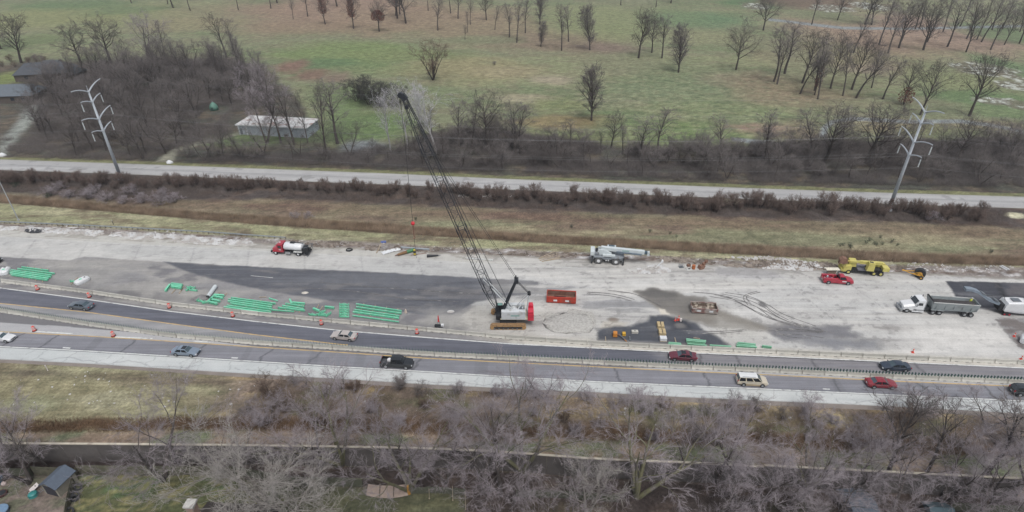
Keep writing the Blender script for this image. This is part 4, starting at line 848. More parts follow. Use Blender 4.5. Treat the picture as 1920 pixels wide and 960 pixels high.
MB().box((1.1, -1.03, .85), (.9, .02, .22)).obj('door_lettering', mat('white_lettering', P(222, 222, 222)), tp)
rg = random.Random(4)
cols = [(214, 214, 216), (50, 52, 60), (206, 208, 212), (60, 70, 120), (190, 192, 196), (196, 60, 60), (30, 32, 36)]
names = ['white tub', 'black toolbox', 'white sack', 'blue crate', 'grey canister', 'red fuel can', 'black bag']
for i in range(7):
    o = tp.matrix_basis @ Vector((-2.8+i*.38, rg.uniform(-.35, .35), .745)); a = rg.uniform(.28, .4)
    tt = thing(names[i].replace(' ', '_'), f'{names[i]} in the bed of the red utility pickup', names[i].split()[-1], o, rg.uniform(0, 1)); mm = mat('load_'+names[i].replace(' ', '_'), P(*cols[i]))
    MB().box((0, 0, a*.8), (a, a*.8, a*1.6), top=(.85, .85)).obj('container', mm, tt); MB().box((0, 0, a*1.62), (a*.5, a*.4, .06)).obj('lid', mm, tt)
# ================================================================ red tank truck (nose to the left)
def heading(a, b_): g, h = G(*a), G(*b_); return math.atan2((h-g).y, (h-g).x)
mr2 = paint('fire_red_paint', (176, 46, 62)); mwhite = mat('white_machine_paint', P(226, 228, 230), .4, .05, 1.5, coat=.3)
mdirt = mat('dusty_white_paint', P(206, 208, 206), .6, .08, 1.5, col2=P(180, 178, 170), c2t=.6, c2s=.8)
rz = heading((545, 478), (450, 471)); t = thing('tanker_truck', 'red-cabbed tank truck with a white cylindrical tank beside the grassy verge', 'tank truck', (G(546, 480).x, G(546, 480).y+1.2, .02), rz)
b = MB(); b.b2(-4.2, 3.9, -.45, .45, .62, .92); b.obj('chassis', mblk, t)
b = MB(); b.loft([[(x, -w, .75), (x, -w*1.0, z), (x, -w*.7, z+.08), (x, w*.7, z+.08), (x, w, z), (x, w, .75)] for x, w, z in ((4.35, .8, 1.25), (4.2, .95, 1.5), (3.0, 1.05, 1.72))]); b.obj('hood', mr2, t)
b = MB(); b.box((2.35, 0, 1.75), (1.5, 2.3, 1.9), top=(.86, .88)); cb = b.obj('cab', mr2, t)
MB().add([(3.12, -.95, 1.85), (3.12, .95, 1.85), (3.02, .88, 2.6), (3.02, -.88, 2.6)], [(0, 1, 2, 3)]).obj('windshield', mglassd, t)
for s_ in (-1, 1):
    MB().box((2.35, s_*1.13, 2.15), (.9, .04, .6), top=(.85, 1)).obj('side_window', mglassd, t); MB().b2(2.9, 4.2, s_*.85, s_*1.2, .85, 1.0).obj('fender', mr2, t)
    MB().box((2.3, s_*1.165, 1.45), (.6, .02, .16)).obj('door_lettering', bpy.data.materials['white_lettering'], t)
    MB().box((4.3, s_*.75, 1.15), (.1, .25, .2)).obj('headlight', mlamp, t); MB().b2(-.1, 1.1, s_*.95, s_*1.25, .5, .95).obj('step_tank', mchr, t)
MB().box((2.6, 0, 2.78), (.3, .3, .12)).obj('roof_lamp', mwhite, t); MB().b2(4.45, 4.75, -1.05, 1.05, .5, .9).obj('front_bumper', mblk, t)
b = MB(); secs = []
for x, k in ((1.4, .9), (1.3, 1), (-2.7, 1), (-2.85, .9)): secs.append([(x, 1.15*k*math.cos(a), 2.02+.88*k*math.sin(a)) for a in [q*math.pi/10 for q in range(20)]])
b.loft(secs); b.obj('tank', mwhite, t, smooth=True); MB().b2(-1.1, 0, -.35, .35, 2.86, 3.05).obj('hatch', mblk, t); MB().b2(-3.2, -1.0, -.1, .1, 2.92, 3.04).obj('walkway_rail', mblk, t)
for s_ in (-1, 1): MB().b2(-2.9, -.9, s_*.8, s_*1.28, 1.05, 1.2).obj('rear_fender', mdirt, t)
b = MB()
for x, y, z, sx, sy, sz in [(-3.3, 0, 1.4, .7, 2.0, 1.2), (-3.8, .5, 1.2, .5, .8, 1.4), (-3.9, -.6, 1.0, .6, .7, .8), (-4.1, 0, .7, .4, 2.5, .3)]: b.box((x, y, z), (sx, sy, sz))
b.obj('pump_unit', mblk, t)
b = MB(); b.path([(-3.2, .9, 2.2), (-4.4, .9, 2.5), (-4.5, -.9, 2.5), (-4.6, -1.2, .8)], .06); b.path([(-4.2, -1.3, 1.2), (-4.7, -1.3, 2.3)], .09); b.obj('spray_bar', msteel, t)
for x, ys in ((3.55, (-1.0, 1.0)), (-1.9, (-.98, .98))):
    for y in ys: wheel(t, x, y, .5, .35, None, mwhite, .5)
# ================================================================ semi tractor with dump trailer (nose to the left)
mgrey = mat('grey_trailer_paint', P(150, 158, 160), .5, .08, 1.2, metal=.1, col2=P(132, 136, 138), c2t=.6, c2s=.6)
rz = heading((1762, 590), (1650, 582))
g = G(1762, 592); t = thing('semi_tractor', 'white day-cab tractor with a sloping hood pulling the grey dump trailer', 'truck', (g.x, g.y+1.3, .02), rz)
def S(x): return x
b = MB(); b.b2(-.6, 6.6, -.45, .45, .65, .95); b.obj('chassis', mblk, t)
b = MB(); b.loft([[(x, -w, .7), (x, -w, z*.86), (x, -w*.72, z), (x, w*.72, z), (x, w, z*.86), (x, w, .7)] for x, w, z in ((7.0, .85, 1.45), (6.85, 1.05, 1.62), (6.0, 1.12, 1.85), (4.95, 1.12, 2.1))]); b.obj('hood', mwhite, t)
MB().box((7.0, 0, 1.15), (.08, 1.15, .75)).obj('grille', mchr, t); MB().b2(6.95, 7.25, -1.2, 1.2, .42, .85).obj('front_bumper', mchr, t)
b = MB(); b.prism([(4.98, 1.0), (4.98, 2.1), (4.45, 2.95), (3.25, 3.1), (3.15, 1.0)], -1.15, 1.15); b.obj('cab', mwhite, t)
MB().add([(5.03, -1.0, 2.13), (5.03, 1.0, 2.13), (4.50, .98, 2.94), (4.50, -.98, 2.94)], [(0, 1, 2, 3)]).obj('windshield', mglassd, t)
for s_ in (-1, 1):
    MB().box((4.05, s_*1.16, 2.25), (.95, .03, .6), top=(.8, 1)).obj('side_window', mglassd, t); MB().box((6.75, s_*.95, 1.2), (.25, .3, .25)).obj('headlight', mlamp, t)
    MB().box((4.75, s_*1.4, 2.1), (.12, .22, .6)).obj('side_mirror', mchr, t); MB().b2(3.0, 5.2, s_*.95, s_*1.22, .4, .6).obj('step', mwhite, t)
    MB().cyl((3.1, s_*.85, .85), (4.4, s_*.85, .85), .33, .33, 14).obj('fuel_tank', mchr, t); MB().cyl((3.0, s_*.95, .9), (3.0, s_*.95, 3.3), .08).obj('exhaust_stack', mchr, t)
    MB().b2(-.6, 1.7, s_*.75, s_*1.2, 1.06, 1.15).obj('mud_guard', mgrey, t)
    wheel(t, 6.1, s_*1.0, .5, .3, None, mchr, .55); wheel(t, 1.25, s_*.95, .5, .5, None, mchr, .5); wheel(t, .05, s_*.95, .5, .5, None, mchr, .5)
MB().box((2.4, 0, 1.15), (.9, 1.6, .5)).obj('catwalk', mblk, t)
t2 = thing('dump_trailer', 'grey open dump trailer full of dark millings behind the white tractor', 'trailer', t.location.copy(), rz)
x0, x1 = 1.6, -6.4; zb, zt = 1.35, 2.95
for s_ in (-1, 1):
    b = MB(); b.add([(x0, s_*1.0, zb), (x1, s_*1.0, zb), (x1-.25, s_*1.28, zt), (x0+.35, s_*1.28, zt), (x0, s_*.93, zb), (x1, s_*.93, zb), (x1-.25, s_*1.20, zt), (x0+.35, s_*1.20, zt)], [(0, 1, 2, 3), (7, 6, 5, 4), (0, 4, 5, 1), (1, 5, 6, 2), (2, 6, 7, 3), (3, 7, 4, 0)])
    sw = b.obj('side_wall', mgrey, t2); MB().b2(x1-.2, x0+.3, s_*1.2, s_*1.31, zt, zt+.12).obj('top_rail', mdirt, sw)
    for k in range(5): MB().box((x0-.6-k*1.6, s_*1.17, (zb+zt)/2), (.1, .12, 1.5)).obj('rib', mgrey, t2)
MB().box((x1-.14, 0, (zb+zt)/2), (.12, 2.4, 1.65), ry=R(-9)).obj('tailgate', mgrey, t2)
MB().add([(x0, -1, zb), (x0, 1, zb), (x0+.55, 1.25, zt+.35), (x0+.55, -1.25, zt+.35), (x0+.1, -1, zb), (x0+.1, 1, zb), (x0+.65, 1.25, zt+.35), (x0+.65, -1.25, zt+.35)], [(0, 1, 2, 3), (7, 6, 5, 4), (0, 4, 5, 1), (1, 5, 6, 2), (2, 6, 7, 3), (3, 7, 4, 0)]).obj('front_wall', mgrey, t2)
MB().cyl((x0+.5, -1.1, zt+.38), (x0+.5, 1.25, zt+.38), .16).obj('tarp_roll', mblk, t2)
MB().b2(x1, x0, -.95, .95, zb-.25, zb+.08).obj('trailer_floor', mgrey, t2); MB().b2(x1+.1, x0, -.4, .4, .85, 1.1).obj('frame', mblk, t2)
ml = mat('asphalt_millings', P(70, 67, 68), 1, .3, 6, bump=.8)
b = MB(); nx_, ny_ = 16, 6; vs = []; rg = random.Random(2)
for i in range(nx_+1):
    for j in range(ny_+1):
        u, v = i/nx_, j/ny_; vs.append((x1+.1+(x0-x1+.1)*u, -1.1+2.2*v, 2.35+.5*math.sin(v*math.pi)*(.5+.5*math.sin(u*9+.6))*.9+rg.uniform(-.05, .05)))
b.add(vs, [(i*(ny_+1)+j, (i+1)*(ny_+1)+j, (i+1)*(ny_+1)+j+1, i*(ny_+1)+j+1) for i in range(nx_) for j in range(ny_)]); b.obj('load_of_millings', ml, t2)
for x in (-4.6, -5.8):
    for s_ in (-1, 1): wheel(t2, x, s_*.95, .5, .5, None, mchr, .5)
for k in range(10): MB().box((-.1-k*.44, -1.19, 2.15), (.26, .02, .26 if k % 3 else .2)).obj('faded_lettering', mat('faded_yellow_lettering', P(176, 160, 96)) if k == 0 else bpy.data.materials['faded_yellow_lettering'], t2)
# ================================================================ cold milling machine with conveyor
g = G(1906, 594); rz = heading((1906, 594), (1820, 588)); t = thing('milling_machine', 'white road milling machine with a long grey conveyor feeding the dump trailer', 'milling machine', (g.x, g.y+1.3, .02), rz)
b = MB(); b.loft([[(x, -1.15, z0), (x, -1.25, z0+.4), (x, -1.2, z1-.15), (x, -1.0, z1), (x, 1.0, z1), (x, 1.2, z1-.15), (x, 1.25, z0+.4), (x, 1.15, z0)] for x, z0, z1 in ((2.6, 1.1, 2.2), (2.3, .9, 2.9), (0, .7, 3.1), (-3.2, .7, 3.0), (-4.2, .9, 2.7))]); b.obj('body', mwhite, t)
MB().b2(-2.4, 1.6, -1.28, -1.21, 2.1, 2.4).obj('side_window', mglass, t); MB().b2(-.2, 1.3, -.6, .6, 3.11, 3.2).obj('roof_vent', msteel, t); MB().b2(-3.6, -1.4, -1.1, 1.1, 3.9, 4.0).obj('canopy', mwhite, t)
for x in (-3.5, -1.5):
    for y in (-1, 1): MB().cyl((x, y, 3.0), (x, y, 3.9), .04).obj('canopy_post', msteel, t)
for x in (1.7, -3.2):
    for s_ in (-1, 1):
        b = MB(); b.prism([(x-.8, .25), (x-.6, .02), (x+.6, .02), (x+.8, .25), (x+.6, .62), (x-.6, .62)], s_*1.05-.16, s_*1.05+.16); tr = b.obj('track', mblk, t)
        for q in (-.45, .45): MB().cyl((x+q, s_*1.05-.2, .3), (x+q, s_*1.05+.2, .3), .17).obj('red_hub', mat('red_hub', P(190, 40, 60)) if 'red_hub' not in bpy.data.materials else bpy.data.materials['red_hub'], tr)
b = MB(); cp = [(2.4, 1.5), (5.5, 2.6), (8.2, 4.3), (9.6, 4.7), (10.6, 4.7)]
for (a, z), (c_, z2) in zip(cp[:-1], cp[1:]):
    b.add([(a, -.5, z), (c_, -.5, z2), (c_, .5, z2), (a, .5, z), (a, -.5, z+.5), (c_, -.5, z2+.5), (c_, .5, z2+.5), (a, .5, z+.5)], [(3, 2, 1, 0), (4, 5, 6, 7), (0, 1, 5, 4), (1, 2, 6, 5), (2, 3, 7, 6), (3, 0, 4, 7)])
b.obj('conveyor', mat('blue_grey_steel', P(132, 144, 156), .5, .1, 2), t)
for a, z in ((4.2, 2.9), (7.0, 4.2)): MB().box((a, 0, z), (1.1, 1.12, .16), ry=R(-26)).obj('belt_cover', msteel, t)
b = MB(); b.path([(2.4, 0, 2.9), (3.2, 0, 4.2), (6.2, 0, 3.6)], .05); b.obj('support_cable', mblk, t); MB().box((2.9, 0, 1.6), (.9, 1.6, 1.4)).obj('conveyor_joint', mblk, t)
# ================================================================ yellow telescopic excavator on truck (nose to the left)
my = mat('yellow_machine_paint', P(208, 198, 112), .5, .07, 1.5, col2=P(176, 158, 84), c2t=.63, c2s=1.0, coat=.15); mrust = mat('rusty_steel', P(136, 104, 88), .9, .2, 3)
g = G(1622, 517); rz = heading((1622, 517), (1500, 508)); t = thing('truck_excavator', 'yellow truck-mounted excavator with a long boxy arm and rusty bucket', 'excavator', (g.x, g.y+1.3, .02), rz)
MB().b2(-3.9, 3.9, -.8, .8, .6, 1.05).obj('chassis', mblk, t)
b = MB(); b.prism([(4.6, .6), (4.6, 1.5), (4.1, 2.0), (3.0, 2.0), (3.0, .6)], -1.15, 1.15); b.obj('hood', my, t)
b = MB(); b.box((2.6, -.45, 2.15), (1.7, 1.35, 1.5), top=(.82, .9)); cb = b.obj('driver_cab', my, t)
MB().add([(3.47, -1.05, 1.75), (3.47, .12, 1.75), (3.34, .08, 2.7), (3.34, -1.0, 2.7)], [(0, 1, 2, 3)]).obj('windshield', mglassd, t)
MB().box((2.65, -1.11, 2.2), (1.0, .04, .7), top=(.85, 1)).obj('side_window', mglassd, t); MB().b2(4.55, 4.9, -1.1, 1.1, .6, 1.0).obj('front_bumper', my, t)
b = MB(); b.path([(4.9, -1.1, .9), (4.5, -1.05, 2.1), (3.5, -1.1, 1.9)], .06); b.obj('guard_rail', my, t)
MB().b2(-.9, 1.6, -1.2, 1.2, 1.1, 1.25).obj('deck', mat('dark_grey_deck', P(108, 108, 116), .8, .1), t)
for x in (1.45, -1.0): MB().box((x, -1.25, .85), (.16, .2, .9), ry=R(14)).obj('ladder', my, t)
b = MB(); b.prism([(-1.5, 1.35), (-1.5, 2.3), (-4.3, 2.25), (-4.6, 1.95), (-4.5, 1.35)], -1.3, -.35); b.obj('engine_cover', my, t); b = MB(); b.prism([(-3.4, 1.3), (-3.4, 2.2), (-4.7, 2.1), (-4.7, 1.3)], -.3, 1.2); b.obj('counterweight', my, t); MB().b2(-3.35, -1.3, -.3, 1.1, 1.3, 1.5).obj('engine_bay', mblk, t)  # last: added black slab standing in for the shaded gap between boom and deck
MB().add([(-1.45, -1.2, 1.5), (-1.45, -.4, 1.5), (-1.45, -.4, 2.25), (-1.45, -1.2, 2.25)], [(0, 1, 2, 3)]).obj('side_window', mglassd, t)
b = MB(); b.box((-.6, 1.3, 2.5), (1.5, .95, 2.0), top=(.85, .9)); b.obj('operator_cab', my, t); MB().box((-.5, 1.3, 3.52), (.7, .5, .05)).obj('roof_window', mglassd, t); MB().b2(-1.1, -.3, -.5, 1, 1.25, 1.6).obj('turntable', mblk, t)
arm = [(-2.9, .25, 2.95), (4.0, .25, 2.95)]; MB().b2(-3.2, 1.4, .1, .65, 2.55, 3.15).obj('outer_boom', my, t); MB().b2(1.4, 3.9, .18, .58, 2.68, 3.05).obj('inner_boom', my, t)
for k in range(6): MB().box((-2.8+k*.95, .09, 2.85), (.22, .03, .2)).obj('boom_port', mblk, t)
b = MB(); b.prism([(3.9, 2.5), (4.3, 3.5), (5.1, 3.7), (5.6, 3.2), (5.5, 2.4), (4.8, 2.2)], -.35, .75); b.obj('bucket', mrust, t)
for k in range(4): MB().box((5.55, -.2+k*.28, 2.25), (.12, .1, .4)).obj('bucket_tooth', mrust, t)
for x in (3.4, -1.9, -3.3):
    for s_ in (-1, 1): wheel(t, x, s_*1.0, .55, .38, None, my, .55)
# ================================================================ yellow wheel roller trailer
myo = mat('orange_yellow_paint', P(220, 166, 60), .45, .06, 2, coat=.2)
g = G(1721, 522); t = thing('tow_roller', 'small orange-yellow towed roller with a big black drum tyre', 'roller', (g.x, g.y+.8, .02), heading((1721, 522), (1690, 514)))
for s_ in (-1, 1):
    b = MB(); b.path([(-1.2, s_*.7, .7), (.9, s_*.65, .75), (2.5, 0, .7)], .09); b.path([(-1.2, s_*.7, .7), (-.4, s_*.7, 1.5), (.9, s_*.65, .75)], .08); b.obj('frame_arm', myo, t)
MB().cyl((-.5, -.5, 1.05), (-.5, .55, 1.05), 1.05, 1.05, 24).obj('drum_tyre', mtyre, t); MB().cyl((-.5, -.56, 1.05), (-.5, .6, 1.05), .45, .45, 16).obj('drum_hub', myo, t)
for s_ in (-1, 1): wheel(t, -.9, s_*1.0, .42, .28, None, myo, .5)
MB().box((2.6, 0, .7), (.4, .3, .2)).obj('hitch', myo, t)
# ================================================================ rough terrain crane (boom to the right)
mcw = mat('pale_grey_crane_paint', P(206, 214, 216), .45, .06, 1.2, coat=.2); mcg = mat('mid_grey_crane_paint', P(142, 148, 154), .6, .1, 1.5, col2=P(120, 120, 120), c2t=.58, c2s=.8)
g = G(1140, 497); rz = heading((1140, 497), (1240, 504)); t = thing('rough_terrain_crane', 'pale grey two-axle crane on big tyres with its telescopic boom lying right', 'crane', (g.x, g.y+1.5, .02), rz)
MB().b2(-3.3, 3.4, -1.05, 1.05, 1.15, 1.75).obj('chassis', mcg, t)
for x in (-2.0, 1.9):
    MB().b2(x-1.1, x+1.1, -1.5, 1.5, 1.76, 1.95).obj('fender', mcg, t)
    for s_ in (-1, 1): wheel(t, x, s_*1.12, .86, .62, mat('dusty_tyre', P(98, 98, 98), .9, .1, 4) if 'dusty_tyre' not in bpy.data.materials else bpy.data.materials['dusty_tyre'], mwhite, .46)
for x in (-3.45, 3.5):
    b = MB(); b.b2(x-.18, x+.18, -1.45, 1.45, .7, 1.5); ob = b.obj('outrigger_box', mcg, t)
    for s_ in (-1, 1): MB().b2(x-.14, x+.14, s_*1.2, s_*1.46, .15, 2.0).obj('outrigger_leg', mblk, ob)
for q in (-.3, .2): MB().cyl((q, -1.12, .95), (q, -1.05, .95), .16).obj('round_lamp', mwhite, t)
b = MB(); b.cyl((-.6, 0, 1.75), (-.6, 0, 2.1), 1.0, 1.0, 20); b.obj('turntable', mblk, t)
b = MB(); b.prism([(-2.6, 2.1), (1.0, 2.1), (.7, 2.7), (-1.0, 3.4), (-2.2, 3.4)], -.7, -.35); b.prism([(-2.6, 2.1), (1.0, 2.1), (.7, 2.7), (-1.0, 3.4), (-2.2, 3.4)], .35, .7); b.obj('superstructure', mcw, t)
MB().b2(-3.9, -3.0, -1.3, 1.3, 2.1, 3.0).obj('counterweight', mcw, t); MB().b2(-3.0, -2.0, -.9, .9, 2.15, 2.7).obj('winch_deck', mcg, t); MB().cyl((-2.5, -.5, 2.95), (-2.5, .5, 2.95), .3).obj('winch', mblk, t)
c_ = MB().b2(-.2, 1.7, .75, 1.6, 2.0, 3.5).obj('operator_cab', mcw, t); MB().b2(.1, 1.4, .85, 1.5, 3.51, 3.54).obj('roof_window', mglass, t); MB().b2(1.71, 1.73, .85, 1.5, 2.6, 3.4).obj('windshield', mglass, t)
b = MB(); b.box((3.2, 0, 3.28), (9.6, .75, .8), ry=R(2.5)); b.obj('boom_section', mcw, t); MB().box((8.15, 0, 3.02), (.9, .6, .62), ry=R(2.5)).obj('boom_inner_section', mat('dark_teal_steel', P(72, 92, 104), .5, .1), t)
MB().box((8.9, 0, 2.85), (.6, .66, .9), top=(.7, 1)).obj('boom_head', mcw, t); MB().cyl((9.1, -.2, 2.6), (9.1, .2, 2.6), .25).obj('sheave', mblk, t)
MB().cyl((-.2, 0, 2.5), (3.4, 0, 3.0), .18).obj('lift_cylinder', mchr, t)
b = MB(); b.box((4.6, -.55, 2.85), (5.6, .2, .35), ry=R(3)); b.obj('jib_stowed', mat('blue_grey_jib', P(112, 126, 138), .5, .15, 2), t)
for k in range(6): MB().box((3.2+k*.26, -.385, 3.30), (.16, .02, .22)).obj('green_lettering', mat('teal_lettering', P(80, 158, 146)) if k == 0 else bpy.data.materials['teal_lettering'], t)
MB().b2(-1.2, 1.6, -1.25, -.72, 2.0, 2.45).obj('side_housing', mcw, t)
# ================================================================ crawler crane with lattice boom (all of it in one upright plane)
gc = G(953, 602); YC = gc.y; CR = Vector((gc.x, YC, 0.02))
t = thing('crawler_crane', 'white crawler crane with a tall black lattice boom and red counterweight', 'crane', CR, math.pi)

# local frame: +x = towards the boom (photo left), y flipped
def LC(px, py, dy=0.0):
    v = VP(px, py, YC); return Vector((-(v.x-CR.x), dy, v.z-CR.z))
mtrk = mat('ochre_dusty_track', P(176, 140, 96), .9, .15, 3, col2=P(110, 96, 84), c2t=.6, c2s=2); mwd = mat('white_crane_body', P(208, 212, 214), .5, .07, 1.2, col2=P(180, 180, 176), c2t=.62, c2s=1.0)
mboom = mat('black_lattice_steel', P(46, 50, 56), .55, .1, 1); mcred = mat('red_counterweight_paint', P(206, 48, 70), .45, .06, 1, coat=.2)
for s_ in (-1, 1):
    ou = []
    for k in range(20):
        a = k/20*2*math.pi; ca, sa = math.cos(a), math.sin(a); ou.append(((2.95 if ca > 0 else -2.95)+.5*ca, .52+.5*sa))
    b = MB(); b.prism(ou, s_*2.35-.42, s_*2.35+.42); tr = b.obj('crawler_track', mtrk, t)
    b = MB(); 
    for k in range(34):
        x = -3.2+k*.19; b.box((x, s_*2.35, 1.04), (.13, .86, .05))
    b.obj('track_shoes', mat('track_shoe_steel', P(140, 112, 82), .9, .2) if s_ < 0 else bpy.data.materials['track_shoe_steel'], tr)
    MB().b2(-2.7, 2.7, s_*2.35-.46, s_*2.35+.46, .28, .72).obj('track_frame', mblk, tr)
    for k in range(7): MB().cyl((-2.6+k*.87, s_*2.35-.49, .3), (-2.6+k*.87, s_*2.35+.49, .3), .16, .16, 10).obj('road_wheel', msteel, tr)
MB().b2(-1.6, 1.6, -1.95, 1.95, .55, 1.15).obj('car_body', mblk, t); MB().cyl((0, 0, 1.15), (0, 0, 1.45), 1.1, 1.1, 20).obj('slew_ring', mblk, t)
MB().b2(-3.9, 1.5, -1.55, 1.55, 1.45, 1.7).obj('deck', mat('cream_deck', P(204, 200, 176), .7, .06), t)
MB().b2(-3.3, 1.3, .85, 1.75, 1.7, 3.45).obj('near_machinery_housing', mwd, t); MB().b2(-3.2, .7, -1.75, -.95, 1.7, 3.2).obj('far_machinery_housing', mwd, t)
for k in range(7): MB().box((-.6-k*.24, 1.762, 2.6), (.17, .02, .26)).obj('green_lettering', bpy.data.materials['teal_lettering'], t)
for x in (-2.4, -1.1, .1): MB().cyl((x, -.75, 2.5), (x, .75, 2.5), .62, .62, 16).obj('winch_drum', mwd if x > -1.5 else msteel, t)
for x, y in ((-1.7, .3), (-.5, -.4), (.5, .2), (-2.4, -.3)): MB().box((x, y, 2.75), (.9, .6, .6)).obj('machinery_cover', mwd, t)
b = MB()
for i in range(3): b.box((-4.35, 0, 1.65+i*.5), (1.15, 3.5, .44), top=(.97, .98))
b.obj('counterweight', mcred, t); MB().box((-4.3, 1.05, 3.1), (1.0, 1.2, .55)).obj('upper_counterweight', mcred, t); MB().box((-4.3, -1.05, 3.1), (1.0, 1.1, .55)).obj('upper_counterweight', mcred, t)
cb = MB().box((1.75, -1.15, 2.35), (1.5, 1.0, 1.7), top=(.85, .95)).obj('operator_cab', mblk, t); MB().box((1.6, -1.15, 3.22), (.9, .7, .05)).obj('roof_window', mat('green_glass', P(130, 170, 162), .15, .05), cb); MB().box((2.5, -1.15, 2.4), (.05, .8, 1.2)).obj('windshield', mglass, cb)
MB().box((1.8, .6, 1.75), (1.1, 1.5, .9)).obj('boom_foot_housing', mblk, t)
# boom
foot = Vector((1.9, 0, 2.1)); tip = LC(757, 182); Lb = (tip-foot).length; ax = (tip-foot).normalized(); si = Vector((0, 1, 0)); up = ax.cross(si).normalized()
def bsec(s_):    # half sizes along the boom
    u = s_/Lb
    if u < .14: k = .35+.65*u/.14
    elif u > .80: k = 1-.62*(u-.80)/.20
    else: k = 1.0
    return .78*k, (.78*k if u > .1 else max(.12, .78*u/.1))
def bp_(s_, a, c): h, v = bsec(s_); return foot+ax*s_+si*(a*h)+up*(c*v)
NB = 27; st_ = [Lb*i/NB for i in range(NB+1)]
b = MB()
for a, c in ((1, 1), (1, -1), (-1, -1), (-1, 1)):
    for i in range(NB): b.cyl(bp_(st_[i], a, c), bp_(st_[i+1], a, c), .062, .062, 6)
bo = b.obj('boom_chords', mboom, t)
b = MB()
cor = [(1, 1), (1, -1), (-1, -1), (-1, 1)]
for i in range(NB):
    for k in range(4):
        p, q = cor[k], cor[(k+1) % 4]
        if i % 2: p, q = q, p
        b.cyl(bp_(st_[i], *p), bp_(st_[i+1], *q), .028, .028, 4, False)
        if i % 3 == 0: b.cyl(bp_(st_[i], *p), bp_(st_[i], *q), .04, .04, 4, False)
b.obj('boom_lacing', mboom, t)
b = MB(); b.box(tuple(tip), (1.0, .6, .9), ry=-.9); b.cyl(tip+Vector((.5, -.35, .3)), tip+Vector((.5, .35, .3)), .42, .42, 16); b.cyl(tip+ax*-1.6-up*.2+Vector((0, -.4, 0)), tip+ax*-1.6-up*.2+Vector((0, .4, 0)), .32, .32, 14); b.obj('boom_head', mboom, t)
for s0 in (.14, .44, .8):
    b = MB()
    for a, c in cor: b.cyl(bp_(Lb*s0-.5, a, c), bp_(Lb*s0+.5, a, c), .12, .12, 6)
    b.obj('boom_joint', mboom, t)
# mast and gantry
mt0, mt1 = Vector((1.2, 0, 2.2)), LC(968, 526)
for s_ in (-1, 1): MB().cyl(mt0+si*s_*.7, mt1+si*s_*.3, .22, .2, 8).obj('mast_leg', mboom, t)
b = MB()
for k in range(6):
    u = k/6; b.cyl((mt0+si*.7).lerp(mt1+si*.3, u), (mt0-si*.7).lerp(mt1-si*.3, u+.1), .06, .06, 4)
b.obj('mast_bracing', mboom, t); b = MB(); b.box(tuple(mt1), (.8, 1.1, .8)); b.path([mt1, mt1+Vector((0.1, 0, 1.1))], .15); b.obj('mast_head', mboom, t)
gt = LC(992, 550)
b = MB()
for s_ in (-1, 1): b.path([Vector((-3.6, s_*.9, 1.8)), gt+si*s_*.3], .09); b.path([Vector((-1.4, s_*.9, 2.8)), gt+si*s_*.3], .08)
b.obj('gantry', mwd, t); MB().cyl(gt-si*.4, gt+si*.4, .32, .32, 12).obj('gantry_sheave', mblk, t)
b = MB()
for s_ in (-.35, -.12, .12, .35): b.path([mt1+si*s_, gt+si*s_], .03, 4)
b.obj('boom_hoist_rope', mblk, t)
b = MB(); bt = tip-ax*.8+up*(.0)
for s_ in (-.4, .4): b.path([mt1+Vector((0, s_, .5)), foot+ax*Lb*.80+si*s_*1.4-up*0+Vector((-.3, 0, .8)), bt+si*s_], .035, 4)
b.obj('pendant_cable', mblk, t)
b = MB()
for s_ in (-.5, .5): b.path([foot+ax*(Lb*.19)+si*s_, Vector((-1.0, s_, 2.8))], .10, 6)
b.obj('backstop', mwd, t)
b = MB()
for s_ in (-.2, .2): b.path([tip+Vector((-.3, s_, .2)), Vector((-.8, s_, 2.5))], .025, 4)
b.obj('hoist_line', mblk, t)
# hanging line, headache ball and hook
tw = CR+Vector((-tip.x-.55, tip.y, tip.z)); zb_ = VP(771, 419, YC).z
t = thing('hook_block', 'red headache ball with hook hanging on a thin line from the crane boom', 'crane hook', (tw.x, tw.y, zb_))
MB().path([(0, 0, .3), (0, 0, tw.z-zb_)], .035, 5).obj('hoist_line', mblk, t)
b = MB(); b.loft([[(r*math.cos(a), r*math.sin(a), z) for a in [k*math.pi/6 for k in range(12)]] for z, r in ((-.38, .1), (-.2, .3), (0, .36), (.22, .3), (.38, .1))]); b.obj('headache_ball', mat('signal_red', P(214, 56, 66), .4), t, smooth=True)
b = MB(); b.path([(0, 0, -.4), (0, 0, -2.6)], .12, 6); b.path([(0, 0, -2.5), (.2, 0, -2.8), (0, 0, -3.1), (-.25, 0, -2.9)], .08, 6); b.obj('hook', mrust, t); MB().path([(0, 0, -3.0), (0, 0, VP(771, 484, YC).z-zb_)], .03, 4).obj('sling', mblk, t)
